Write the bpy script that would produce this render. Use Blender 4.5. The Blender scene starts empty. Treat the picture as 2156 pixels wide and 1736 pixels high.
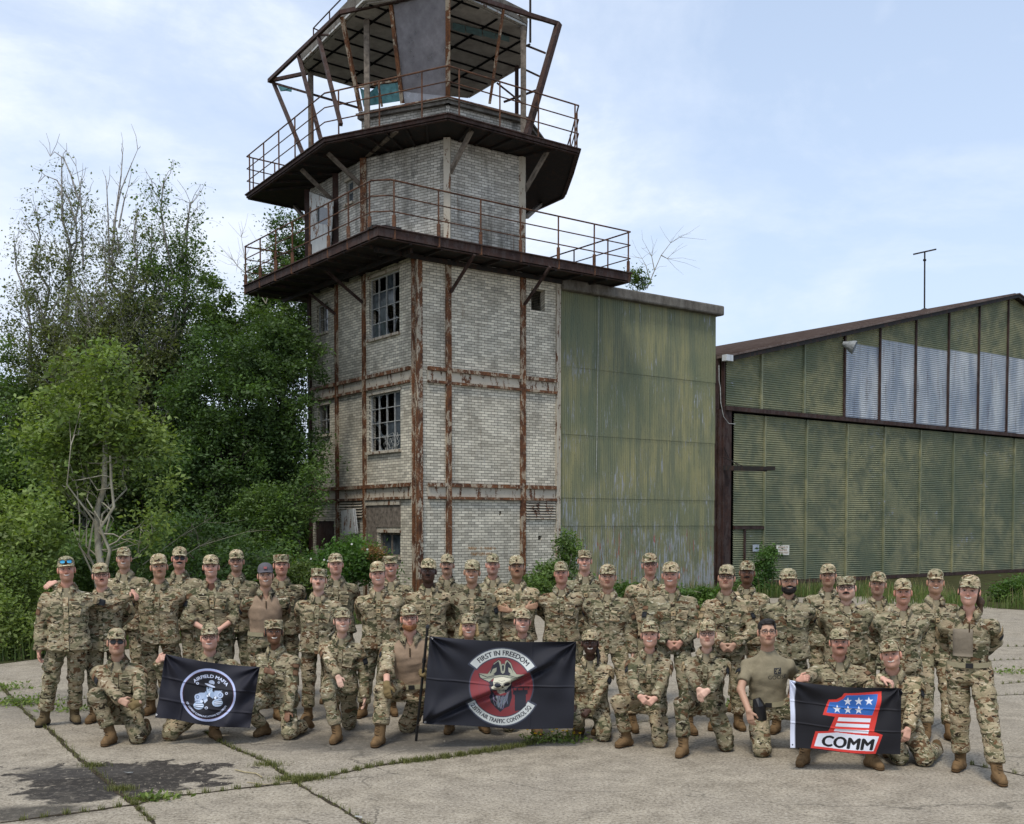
import bpy, math, random
import numpy as np
from mathutils import Vector, Matrix
R=math.radians
# ---------------------------------------------------------------- camera
F=2270.; PY=1193.6; CX=1078.; PIT=R(2.27); HC=2.13
scene=bpy.context.scene
cam=bpy.data.cameras.new('camera'); camo_=bpy.data.objects.new('camera',cam)
scene.collection.objects.link(camo_); scene.camera=camo_
camo_.location=(0,0,HC); camo_.rotation_euler=(R(90)-PIT,0,0)
cam.sensor_width=36; cam.sensor_fit='HORIZONTAL'; cam.lens=F/2156*36
cam.shift_y=(PY-868)/2156; cam.clip_start=.1; cam.clip_end=900
# ---------------------------------------------------------------- sky and sun
SUN_EL,SUN_AZ=R(61),R(200)   # azimuth clockwise from +Y; the sun is veiled, behind the camera
world=bpy.data.worlds.new('World'); scene.world=world; world.use_nodes=True
wt=world.node_tree; wt.nodes.clear()
def sky_nodes():
    n=wt.nodes; l=wt.links
    sky=n.new('ShaderNodeTexSky'); sky.sky_type='NISHITA'; sky.sun_disc=False
    sky.sun_elevation=SUN_EL; sky.sun_rotation=SUN_AZ; sky.air_density=1.3; sky.dust_density=1.5
    tc=n.new('ShaderNodeTexCoord'); sep=n.new('ShaderNodeSeparateXYZ'); l.new(tc.outputs['Generated'],sep.inputs[0])
    # project the view direction on a cloud layer
    mz=n.new('ShaderNodeMath'); mz.operation='MAXIMUM'; mz.inputs[1].default_value=0.0; l.new(sep.outputs[2],mz.inputs[0])
    az=n.new('ShaderNodeMath'); az.operation='ADD'; az.inputs[1].default_value=.22; l.new(mz.outputs[0],az.inputs[0])
    dv=[]
    for i in (0,1):
        d=n.new('ShaderNodeMath'); d.operation='DIVIDE'; l.new(sep.outputs[i],d.inputs[0]); l.new(az.outputs[0],d.inputs[1]); dv.append(d)
    cb=n.new('ShaderNodeCombineXYZ'); l.new(dv[0].outputs[0],cb.inputs[0]); l.new(dv[1].outputs[0],cb.inputs[1])
    def noise(scale,detail,rough,dist,off):
        m=n.new('ShaderNodeMapping'); m.inputs['Location'].default_value=off; l.new(cb.outputs[0],m.inputs[0])
        t=n.new('ShaderNodeTexNoise'); t.inputs['Scale'].default_value=scale; t.inputs['Detail'].default_value=detail
        t.inputs['Roughness'].default_value=rough; t.inputs['Distortion'].default_value=dist; l.new(m.outputs[0],t.inputs['Vector']); return t
    n1=noise(1.15,10,.60,.5,(3.1,1.7,0)); n2=noise(3.2,8,.62,.3,(7.2,4.4,0)); n3=noise(.45,3,.5,0,(1.6,9.,0))
    a=n.new('ShaderNodeMath'); a.operation='MULTIPLY_ADD'; l.new(n2.outputs[0],a.inputs[0]); a.inputs[1].default_value=.35; l.new(n1.outputs[0],a.inputs[2])
    # more cloud on the left of the view
    gx=n.new('ShaderNodeMath'); gx.operation='MULTIPLY_ADD'; l.new(sep.outputs[0],gx.inputs[0]); gx.inputs[1].default_value=-.34; l.new(a.outputs[0],gx.inputs[2])
    b=n.new('ShaderNodeMath'); b.operation='MULTIPLY_ADD'; l.new(n3.outputs[0],b.inputs[0]); b.inputs[1].default_value=.3; l.new(gx.outputs[0],b.inputs[2])
    r=n.new('ShaderNodeValToRGB'); l.new(b.outputs[0],r.inputs[0])
    r.color_ramp.elements[0].position=.67; r.color_ramp.elements[0].color=(0,0,0,1)
    r.color_ramp.elements[1].position=.93; r.color_ramp.elements[1].color=(1,1,1,1)
    e=r.color_ramp.elements.new(.82); e.color=(.42,.42,.42,1)
    # haze towards the horizon
    hz=n.new('ShaderNodeMapRange'); l.new(sep.outputs[2],hz.inputs[0]); hz.inputs[1].default_value=0.; hz.inputs[2].default_value=.62; hz.inputs[3].default_value=.72; hz.inputs[4].default_value=.42
    thin=n.new('ShaderNodeMixRGB'); l.new(hz.outputs[0],thin.inputs[0]); l.new(sky.outputs[0],thin.inputs[1]); thin.inputs[2].default_value=(5.7,6.8,8.8,1)
    cc=n.new('ShaderNodeMixRGB'); l.new(n2.outputs[0],cc.inputs[0]); cc.inputs[1].default_value=(5.0,5.9,7.5,1); cc.inputs[2].default_value=(7.4,7.8,8.5,1)
    mx=n.new('ShaderNodeMixRGB'); l.new(r.outputs[0],mx.inputs[0]); l.new(thin.outputs[0],mx.inputs[1]); l.new(cc.outputs[0],mx.inputs[2])
    bg=n.new('ShaderNodeBackground'); bg.inputs[1].default_value=.122; l.new(mx.outputs[0],bg.inputs[0])
    o=n.new('ShaderNodeOutputWorld'); l.new(bg.outputs[0],o.inputs[0])
sky_nodes()
sl=bpy.data.lights.new('sun','SUN'); sl.energy=2.2; sl.angle=R(14); sl.color=(1,.94,.84)
so=bpy.data.objects.new('sun',sl); scene.collection.objects.link(so)
sd=Vector((math.sin(SUN_AZ)*math.cos(SUN_EL),math.cos(SUN_AZ)*math.cos(SUN_EL),math.sin(SUN_EL)))
so.rotation_euler=sd.to_track_quat('Z','Y').to_euler(); so.location=(0,-5,20)
scene.view_settings.view_transform='Standard'; scene.view_settings.look='None'
scene.view_settings.exposure=0.22; scene.view_settings.gamma=1
scene.render.engine='CYCLES'
scene.cycles.max_bounces=6; scene.cycles.transparent_max_bounces=12; scene.cycles.use_denoising=True
# ---------------------------------------------------------------- helpers
COL=scene.collection
def ray(x,y):
    u=(x-CX)/F; v=-(y-PY)/F
    return np.array([u, v*math.sin(PIT)+math.cos(PIT), v*math.cos(PIT)-math.sin(PIT)])
CAM=np.array([0,0,HC])
def at_y(x,y,Y):
    d=ray(x,y); return CAM+d*(Y/d[1])
def on_z(x,y,z=0.):
    d=ray(x,y); return CAM+d*((z-HC)/d[2])
def V(*a): return np.array(a,float)
def nrm(v): v=np.asarray(v,float); return v/max(np.linalg.norm(v),1e-9)
def setp(o,label=None,cat=None,group=None,kind=None):
    if label: o['label']=label
    if cat: o['category']=cat
    if group: o['group']=group
    if kind: o['kind']=kind
    return o
def thing(name,loc,label,cat,group=None):
    o=bpy.data.objects.new(name,None); COL.objects.link(o); o.location=tuple(map(float,loc)); o.empty_display_size=.2
    return setp(o,label,cat,group)
def link_mesh(name,verts,faces,mat=None,parent=None,smooth=False,base=None,colors=None,uvs=None,mats=None,midx=None):
    """verts in world coordinates; the parent only moves the origin"""
    verts=np.asarray(verts,np.float32).reshape(-1,3)
    if parent is not None: base=np.array(parent_world(parent),np.float32)
    elif base is None: base=np.zeros(3,np.float32)
    base=np.asarray(base,np.float32)
    me=bpy.data.meshes.new(name)
    if isinstance(faces,np.ndarray) and faces.ndim==2:
        nf,k=faces.shape
        me.vertices.add(len(verts)); me.vertices.foreach_set('co',(verts-base).ravel())
        me.loops.add(nf*k); me.loops.foreach_set('vertex_index',faces.astype(np.int32).ravel())
        me.polygons.add(nf); me.polygons.foreach_set('loop_start',np.arange(0,nf*k,k,dtype=np.int32))
        me.polygons.foreach_set('loop_total',np.full(nf,k,np.int32)) if hasattr(me.polygons[0],'loop_total') and False else None
        me.update(calc_edges=True)
    else:
        me.from_pydata([tuple(map(float,v)) for v in (verts-base)],[],[tuple(map(int,f)) for f in faces])
    if mats:
        for m in mats: me.materials.append(m)
        if midx is not None: me.polygons.foreach_set('material_index',np.asarray(midx,np.int32))
    elif mat: me.materials.append(mat)
    if smooth: me.polygons.foreach_set('use_smooth',np.ones(len(me.polygons),bool))
    if colors is not None:
        ca=me.color_attributes.new('Col','FLOAT_COLOR','POINT')
        c=np.ones((len(verts),4),np.float32); c[:,:3]=colors; ca.data.foreach_set('color',c.ravel())
    if uvs is not None:
        uv=me.uv_layers.new(name='UV'); li=np.empty(len(me.loops),np.int32); me.loops.foreach_get('vertex_index',li)
        uv.data.foreach_set('uv',np.asarray(uvs,np.float32)[li].ravel())
    me.validate(); me.update()
    o=bpy.data.objects.new(name,me); COL.objects.link(o)
    if parent is not None: o.parent=parent
    else: o.location=tuple(map(float,base))
    return o
def parent_world(p):
    v=Vector((0,0,0))
    while p is not None: v+=p.location; p=p.parent
    return v
class MB:
    def __init__(s): s.v=[]; s.f=[]; s.uv=[]
    def add(s,vs,fs,uv=None):
        n=len(s.v); s.v+= [tuple(map(float,v)) for v in vs]; s.f+=[tuple(i+n for i in f) for f in fs]
        s.uv+= uv if uv is not None else [(0,0)]*len(vs); return s
    def obox(s,c,ax,ay,az):
        """box centred at c with half-axis vectors"""
        c=np.asarray(c,float); vs=[c+i*ax+j*ay+k*az for k in(-1,1) for j in(-1,1) for i in(-1,1)]
        f=[(0,2,3,1),(4,5,7,6),(0,1,5,4),(2,6,7,3),(0,4,6,2),(1,3,7,5)]
        if np.dot(np.cross(ax,ay),az)<0: f=[t[::-1] for t in f]
        return s.add(vs,f)
    def bar(s,p,q,w,h,up=(0,0,1)):
        p=np.asarray(p,float);q=np.asarray(q,float);d=q-p;L=np.linalg.norm(d);d=d/L;up=np.asarray(up,float)
        if abs(np.dot(d,up))>.98: up=V(0,1,0) if abs(d[1])<.9 else V(1,0,0)
        sx=nrm(np.cross(d,up)); sz=np.cross(sx,d)
        return s.obox((p+q)/2,sx*w/2,sz*h/2,d*L/2) if False else s.obox((p+q)/2,sx*w/2,d*L/2,sz*h/2)
    def tube(s,pts,rs,n=6,cap=True):
        pts=[np.asarray(p,float) for p in pts]
        if not hasattr(rs,'__len__'): rs=[rs]*len(pts)
        ref=V(0.13,0.27,1) ; vs=[];fs=[]
        for i,p in enumerate(pts):
            d=nrm(pts[min(i+1,len(pts)-1)]-pts[max(i-1,0)])
            a=np.cross(d,ref)
            if np.linalg.norm(a)<.1: a=np.cross(d,V(1,0,0))
            a=nrm(a);b=np.cross(d,a)
            for k in range(n):
                t=2*math.pi*k/n; vs.append(p+rs[i]*(math.cos(t)*a+math.sin(t)*b))
        for i in range(len(pts)-1):
            for k in range(n):
                k2=(k+1)%n; fs.append((i*n+k,i*n+k2,(i+1)*n+k2,(i+1)*n+k))
        if cap: fs.append(tuple(range(n))[::-1]); fs.append(tuple((len(pts)-1)*n+k for k in range(n)))
        return s.add(vs,fs)
    def prism(s,poly,z0,z1):
        n=len(poly); vs=[(p[0],p[1],z0) for p in poly]+[(p[0],p[1],z1) for p in poly]
        a=sum(poly[i][0]*poly[(i+1)%n][1]-poly[(i+1)%n][0]*poly[i][1] for i in range(n))
        fs=[tuple(range(n))[::-1],tuple(range(n,2*n))]+[(i,(i+1)%n,n+(i+1)%n,n+i) for i in range(n)]
        if a<0: fs=[f[::-1] for f in fs]
        return s.add(vs,fs)
    def build(s,name,mat,parent=None,smooth=False,base=None,uv=False):
        return link_mesh(name,s.v,s.f,mat,parent,smooth,base,uvs=np.array(s.uv) if uv else None)
# ---------------------------------------------------------------- materials
class NT:
    def __init__(s,name,rough=.8,spec=.3):
        s.m=bpy.data.materials.new(name); s.m.use_nodes=True; s.t=s.m.node_tree; s.t.nodes.clear()
        s.b=s.t.nodes.new('ShaderNodeBsdfPrincipled'); s.o=s.t.nodes.new('ShaderNodeOutputMaterial')
        s.t.links.new(s.b.outputs[0],s.o.inputs[0]); s.b.inputs['Roughness'].default_value=rough; s.b.inputs['Specular IOR Level'].default_value=spec
    def n(s,k): return s.t.nodes.new(k)
    def l(s,a,b): s.t.links.new(a,b)
    def put(s,sock,v):
        if isinstance(v,(int,float)): sock.default_value=v
        elif isinstance(v,(tuple,list)): sock.default_value=tuple(v)+((1,) if len(v)==3 and len(sock.default_value)==4 else ())
        else: s.l(v,sock)
    def coord(s,kind='Object',scale=(1,1,1),off=(0,0,0),rnd=False,rot=(0,0,0)):
        tc=s.n('ShaderNodeTexCoord'); m=s.n('ShaderNodeMapping'); m.inputs['Scale'].default_value=scale; m.inputs['Location'].default_value=off; m.inputs['Rotation'].default_value=rot
        src=tc.outputs[kind]
        if rnd:
            oi=s.n('ShaderNodeObjectInfo'); mu=s.n('ShaderNodeMath'); mu.operation='MULTIPLY'; mu.inputs[1].default_value=37.; s.l(oi.outputs['Random'],mu.inputs[0])
            ad=s.n('ShaderNodeVectorMath'); ad.operation='ADD'; s.l(src,ad.inputs[0]); s.l(mu.outputs[0],ad.inputs[1]); src=ad.outputs[0]
        s.l(src,m.inputs[0]); return m.outputs[0]
    def noise(s,vec,scale,detail=3,rough=.5,dist=0.):
        t=s.n('ShaderNodeTexNoise'); s.l(vec,t.inputs['Vector']); t.inputs['Scale'].default_value=scale; t.inputs['Detail'].default_value=detail
        t.inputs['Roughness'].default_value=rough; t.inputs['Distortion'].default_value=dist; return t.outputs[0]
    def ramp(s,v,a,b,ca=0.,cb=1.,interp='LINEAR'):
        m=s.n('ShaderNodeMapRange'); s.put(m.inputs[0],v); m.inputs[1].default_value=a; m.inputs[2].default_value=b; m.inputs[3].default_value=ca; m.inputs[4].default_value=cb; return m.outputs[0]
    def mix(s,f,a,b,mode='MIX'):
        m=s.n('ShaderNodeMixRGB'); m.blend_type=mode; s.put(m.inputs[0],f); s.put(m.inputs[1],a); s.put(m.inputs[2],b); return m.outputs[0]
    def math(s,op,a,b=0.,c=None):
        m=s.n('ShaderNodeMath'); m.operation=op; s.put(m.inputs[0],a); s.put(m.inputs[1],b)
        if c is not None: s.put(m.inputs[2],c)
        return m.outputs[0]
    def bump(s,h,dist=.01,strength=1.):
        b=s.n('ShaderNodeBump'); s.put(b.inputs['Height'],h); b.inputs['Distance'].default_value=dist; b.inputs['Strength'].default_value=strength; s.l(b.outputs[0],s.b.inputs['Normal'])
    def color(s,c): s.put(s.b.inputs['Base Color'],c)
    def sep(s,v):
        q=s.n('ShaderNodeSeparateXYZ'); s.l(v,q.inputs[0]); return q.outputs
def plain(name,c,rough=.8,spec=.3,var=.25,scale=20,metal=0.,bump=0.):
    t=NT(name,rough,spec); v=t.coord(rnd=True); nz=t.noise(v,scale,4,.6)
    a=tuple(x*(1-var) for x in c); b=tuple(min(1,x*(1+var)) for x in c)
    t.color(t.mix(t.ramp(nz,.3,.7),a,b)); t.b.inputs['Metallic'].default_value=metal
    if bump: t.bump(nz,bump)
    return t.m
def make_materials():
    M={}
    # brick, uv in metres
    def brick(name,tint,dirty):
        t=NT(name,.9,.2); uv=t.coord('UV'); b=t.n('ShaderNodeTexBrick'); wob=t.noise(uv,5,2)
        ad=t.n('ShaderNodeVectorMath'); ad.operation='MULTIPLY_ADD'; cb=t.n('ShaderNodeCombineXYZ'); t.l(t.ramp(wob,0,1,-.5,.5),cb.inputs[1]); t.l(cb.outputs[0],ad.inputs[0]); ad.inputs[1].default_value=(0,.012,0); t.l(uv,ad.inputs[2])
        t.l(ad.outputs[0],b.inputs['Vector']); b.inputs['Scale'].default_value=1; b.inputs['Brick Width'].default_value=.225; b.inputs['Row Height'].default_value=.0755
        b.inputs['Mortar Size'].default_value=.0062; b.inputs['Mortar Smooth'].default_value=.15; b.offset=.5; b.inputs['Bias'].default_value=-.1
        c1=tuple(x*1.0 for x in tint); c2=tuple(x*.52 for x in tint)
        t.put(b.inputs['Color1'],c1); t.put(b.inputs['Color2'],c2); t.put(b.inputs['Mortar'],(.075,.068,.058))
        c=b.outputs['Color']
        # soot patches, stretched downwards
        st=t.noise(t.coord('UV',(1.1,.28,1)),1.6,6,.65,.4); c=t.mix(t.ramp(st,.50,.70,0,dirty),c,(.07,.068,.06))
        fl=t.noise(uv,1.1,5,.6); c=t.mix(t.ramp(fl,.42,.62,0,.45),c,t.mix(.5,c,(.36,.31,.22)))
        ru=t.noise(t.coord('UV',(2.6,.16,1),(3,9,0)),2.2,5,.7); c=t.mix(t.ramp(ru,.61,.74,0,.6),c,(.17,.085,.035))
        wh=t.noise(t.coord('UV',(3,.35,1),(7,2,0)),2.5,5,.7); c=t.mix(t.ramp(wh,.60,.72,0,.5),c,(.52,.51,.47))
        gr=t.noise(uv,45,4,.7); c=t.mix(t.ramp(gr,.3,.75,0,.55),c,t.mix(.65,c,(.05,.05,.045)))
        t.color(c); h=t.math('MULTIPLY_ADD',b.outputs['Fac'],-1.,t.math('MULTIPLY',gr,.25)); t.bump(h,.012,.9); return t.m
    M['brick']=brick('old_brick',(.86,.80,.65),.40); M['brick_top']=brick('old_brick_weathered',(.74,.71,.63),.85)
    def rusty(name,paint,amount,rust=(.085,.035,.020),orange=(.24,.10,.035)):
        t=NT(name,.75,.3); v=t.coord(rnd=True); vs=t.coord(scale=(1,1,.35),rnd=True)
        n1=t.noise(vs,5.5,7,.7,.5); n2=t.noise(v,22,5,.7); n3=t.noise(v,3,4,.6)
        rc=t.mix(t.ramp(n2,.35,.7),rust,orange); rc=t.mix(t.ramp(n3,.45,.65,0,.8),rc,tuple(x*.45 for x in rust))
        m=t.math('MULTIPLY_ADD',n2,.35,n1); pc=t.mix(t.ramp(n3,.3,.7,0,.5),paint,tuple(x*.6 for x in paint))
        t.color(t.mix(t.ramp(m,amount-.02,amount+.03),rc,pc) if amount<2 else rc); t.bump(m,.006); return t.m
    M['rust_mid']=rusty('rusting_cream_paint',(.44,.38,.29),.72); M['rust']=rusty('rusty_steel',(.40,.33,.24),.715); M['rust_cream']=rusty('flaking_cream_paint',(.50,.45,.36),.60); M['rail']=rusty('rusty_railing',(.30,.22,.15),.84,(.060,.028,.018),(.16,.070,.030)); M['rust_dark']=rusty('dark_rust',(.06,.04,.035),.70,(.034,.017,.014),(.062,.029,.019))
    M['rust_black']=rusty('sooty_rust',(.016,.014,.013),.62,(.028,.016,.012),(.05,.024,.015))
    M['white_flaking']=rusty('flaking_white_paint',(.55,.56,.54),.60,(.14,.07,.04),(.3,.16,.08))
    M['wood_grey']=plain('weathered_timber',(.16,.135,.11),.9,.2,.5,9,bump=.01)
    M['window_frame']=plain('old_window_paint',(.36,.365,.35),.7,.3,.4,14)
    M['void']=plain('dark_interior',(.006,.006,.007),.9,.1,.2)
    M['glass_dark']=plain('dirty_dark_glass',(.05,.062,.072),.15,.6,.5,6)
    M['teal']=plain('teal_glass_film',(.075,.21,.23),.3,.5,.35,9)
    # dusty translucent pane
    t=NT('dusty_glass',.5,.4); nz=t.noise(t.coord(),3,6,.65); t.color(t.mix(t.ramp(nz,.3,.7),(.26,.25,.27),(.17,.165,.18)))
    t.put(t.b.inputs['Alpha'],t.ramp(nz,.3,.75,  .80,.55)); M['dusty']=t.m
    # corrugated olive sheet; kx: streak direction
    def corr(name,vert):
        t=NT(name,.62,.4); sc=(2.2,2.2,.22) if vert else (.8,.8,.8); v=t.coord(scale=sc); n1=t.noise(v,1.7,6,.7,.3)
        c=t.mix(t.ramp(n1,.40,.60),(.145,.160,.100) if vert else (.145,.160,.100),(.265,.252,.125) if vert else (.285,.275,.155))
        n0=t.noise(t.coord(),.35,3,.5); c=t.mix(t.ramp(n0,.42,.6,0,.65),c,(.105,.135,.085))
        v2=t.coord(scale=(7,7,.8) if vert else (2.5,2.5,3.)); n2=t.noise(v2,2.,7,.75,.3); n4=t.noise(t.coord(),.55,4,.6)
        k=t.math('MULTIPLY_ADD',n4,.55,n2)
        if vert:   # more bare metal near the ground
            z=t.sep(t.coord())[2]; k=t.math('ADD',k,t.ramp(z,0.,4.5,.16,0.))
        c=t.mix(t.ramp(k,.885 if vert else .93,.97),c,(.27,.29,.31))
        if vert:
            n6=t.noise(t.coord(scale=(9,9,1.2),off=(3,1,4)),1.4,5,.7); zz=t.sep(t.coord())[2]
            c=t.mix(t.math('MULTIPLY',t.ramp(n6,.60,.66),t.ramp(zz,1.6,2.2,.75,0.)),c,(.33,.05,.045))
        n5=t.noise(t.coord(),30,3,.6); c=t.mix(t.ramp(n5,.60,.72,0,.6),c,(.05,.045,.03))
        t.color(c); t.bump(n5,.002); return t.m
    M['corr_v']=corr('olive_corrugated_sheet',True); M['corr_h']=corr('olive_corrugated_panel',False)
    t=NT('bare_galvanised_panel',.6,.35); n1=t.noise(t.coord(scale=(1,1,.3),rnd=True),1.6,5,.6); c=t.mix(t.ramp(n1,.35,.65),(.30,.345,.41),(.58,.60,.61))
    n2=t.noise(t.coord(scale=(3,3,.35),rnd=True),2.4,6,.7); c=t.mix(t.ramp(n2,.55,.72,0,.8),c,(.13,.10,.10)); t.color(c); t.b.inputs['Metallic'].default_value=.1; M['silver']=t.m
    t=NT('red_roof_sheet',.8,.3); n1=t.noise(t.coord(),1.5,6,.7); c=t.mix(t.ramp(n1,.35,.65),(.065,.042,.036),(.15,.115,.10)); t.color(c); M['roof']=t.m
    t=NT('weathered_concrete',.95,.2); n1=t.noise(t.coord(scale=(1,1,.4)),3,7,.7); n2=t.noise(t.coord(),30,4,.7); c=t.mix(t.ramp(n1,.35,.65),(.075,.065,.055),(.20,.185,.16)); c=t.mix(t.ramp(n2,.5,.7,0,.5),c,(.06,.06,.05)); t.color(c); t.bump(n1,.05); M['parapet']=t.m
    t=NT('ceiling_panel',.9,.2); n1=t.noise(t.coord(),2.5,6,.7); c=t.mix(t.ramp(n1,.4,.7),(.46,.45,.43),(.26,.25,.24)); t.color(c); M['ceil']=t.m
    return M
M=make_materials()
# ---------------------------------------------------------------- building frame
TH=R(53.5); rv=V(math.sin(TH),math.cos(TH),0); lv=V(-math.cos(TH),math.sin(TH),0)
C0=V(-2.574,29,0); nR=-lv; nL=-rv; UP=V(0,0,1)
def on_plane(x,y,O,n):
    d=ray(x,y); return CAM+d*(np.dot(O-CAM,n)/np.dot(d,n))
def st(x,y,face):
    p=on_plane(x,y,C0,nR if face=='R' else nL); a=np.dot(p-C0,rv if face=='R' else lv); return a,p[2]
def zz(zx,zy): return 484.5+.3987*zx,.3987*zy          # photo detail window -> picture units
def wall_mesh(mb,O,d,n,a0,a1,z0,z1,holes=(),depth=.22,uo=0.):
    A=sorted({a0,a1,*[h[0] for h in holes],*[h[1] for h in holes]}); Z=sorted({z0,z1,*[h[2] for h in holes],*[h[3] for h in holes]})
    P=lambda a,z,k=0.: O+d*a+UP*z+n*k
    for i in range(len(A)-1):
        for j in range(len(Z)-1):
            am,zm=(A[i]+A[i+1])/2,(Z[j]+Z[j+1])/2
            if any(h[0]<am<h[1] and h[2]<zm<h[3] for h in holes): continue
            mb.add([P(A[i],Z[j]),P(A[i+1],Z[j]),P(A[i+1],Z[j+1]),P(A[i],Z[j+1])],[(0,1,2,3)],[(A[i]+uo,Z[j]),(A[i+1]+uo,Z[j]),(A[i+1]+uo,Z[j+1]),(A[i]+uo,Z[j+1])])
    for h in holes:
        q=[(h[0],h[2]),(h[1],h[2]),(h[1],h[3]),(h[0],h[3])]
        for k in range(4):
            (a,z),(b,w)=q[k],q[(k+1)%4]
            mb.add([P(a,z),P(b,w),P(b,w,-depth),P(a,z,-depth)],[(0,1,2,3)],[(a,z),(b,w),(b+.1,w+.1),(a+.1,z+.1)])
ZP0,ZP1=9.27,9.54      # lower gallery underside / top
ZU0,ZU1=12.55,12.69    # upper gallery
ZS=13.88               # cab sill
aR=[st(x,700,'R')[0] for x in (943,1100,1173)]; aL=[st(x,700,'L')[0] for x in (768,710,651)]
tower=thing('control_tower',C0,'derelict white brick control tower with rusty galleries and an open glass cab on top','tower')
def bld(mb,name,mat,parent=tower,**k): return mb.build(name,M[mat] if isinstance(mat,str) else mat,parent,**k)
LL=aL[2]; RR=aR[2]
# windows on the left face
W=lambda x0,y0,x1,y1,f='L':(min(st(x0,y0,f)[0],st(x1,y1,f)[0]),max(st(x0,y0,f)[0],st(x1,y1,f)[0]),st((x0+x1)/2,y1,f)[1],st((x0+x1)/2,y0,f)[1])
z2=lambda x,y:(562.6+x*.4275,468.8+y*.4275)
winsL=[W(*z2(500,255),*z2(652,560)),W(*z2(500,840),*z2(657,1125)),W(*z2(244,405),*z2(300,545)),W(*z2(250,900),*z2(308,1045))]
z9=lambda x,y:((700+x*.2087)*.7814,(1250+y*.2087)*.7814)
doorL=[W(*z9(712,740),*z9(960,1100)),W(*z9(1255,770),*z9(1292,1050)),W(*z9(1535,890),*z9(1815,1200))]
hR=[W(*z2(1300,330),*z2(1368,436),'R'),W(1133,1128,1140,1138,'R'),W(1051,1077,1054.5,1086,'R')]
mb=MB()
wall_mesh(mb,C0,rv,nR,0,RR,-.05,ZP0,hR)
wall_mesh(mb,C0,lv,nL,0,LL,-.05,ZP0,winsL+doorL,uo=.4)
E1=C0+lv*LL; E2=C0+rv*RR
wall_mesh(mb,E1,rv,lv,0,RR,-.05,ZP0); wall_mesh(mb,E2,lv,rv,0,LL,-.05,ZP0)
bld(mb,'wall','brick',uv=True)
mb=MB()
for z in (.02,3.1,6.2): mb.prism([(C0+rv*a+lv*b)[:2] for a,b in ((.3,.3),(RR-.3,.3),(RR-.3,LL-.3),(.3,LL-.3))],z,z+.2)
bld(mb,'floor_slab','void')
# columns
def column(p,n,d,w,z0,z1,mat,pr=.05):
    m=MB(); m.obox(p+n*(pr-.045)+UP*(z0+z1)/2,d*w/2,n*.045,UP*(z1-z0)/2)
    m.obox(p+n*(pr+.004)+UP*(z0+z1)/2-d*w*.36,d*w*.12,n*.012,UP*(z1-z0)/2); m.obox(p+n*(pr+.004)+UP*(z0+z1)/2+d*w*.36,d*w*.12,n*.012,UP*(z1-z0)/2)
    bld(m,'column',mat)
for a in aR[:2]: column(C0+rv*a,nR,rv,.17,0,ZP0,'rust')
for a in aR[2:]: column(C0+rv*(a+.02),nR,rv,.15,0,ZP0,'rust_cream')
for a in aL[:2]: column(C0+lv*a,nL,lv,.15,0,ZP0,'rust')
column(C0+lv*(LL-.08),nL,lv,.16,0,ZP0,'rust_dark')
m=MB(); m.obox(C0+nR*.03+rv*.085+UP*ZP0/2,rv*.085,nR*.05,UP*ZP0/2); m.obox(C0+nR*.085+rv*.02+UP*ZP0/2,rv*.03,nR*.02,UP*ZP0/2)
bld(m,'corner_column','rust_mid')
m=MB(); m.obox(C0+nL*.035+lv*.06+UP*ZP0/2,lv*.035,nL*.045,UP*ZP0/2); bld(m,'corner_flange','rust')
# beams between the columns
for zt in (st(864,768,'R')[1],st(864,1016,'R')[1]):
    for face,ks in (('R',[.28]+aR),('L',[.16]+aL)):
        d,n=(rv,nR) if face=='R' else (lv,nL)
        for i in range(len(ks)-1):
            a,b=ks[i]+.085,ks[i+1]-.085
            if i==len(ks)-2: b=ks[i+1]-.07
            m=MB()
            m.obox(C0+d*(a+b)/2+UP*(zt-.05)+n*.04,d*(b-a)/2,n*.05,UP*.05)
            m.obox(C0+d*(a+b)/2+UP*(zt-.40)+n*.04,d*(b-a)/2,n*.05,UP*.035)
            bm_=bld(m,'beam','rust_mid' if i==0 else 'rust'); m=MB()
            m.obox(C0+d*(a+b)/2+UP*(zt-.233)+n*.008,d*(b-a)/2,n*.012,UP*.13); m.build('web',M['rust_cream'],bm_)
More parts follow.
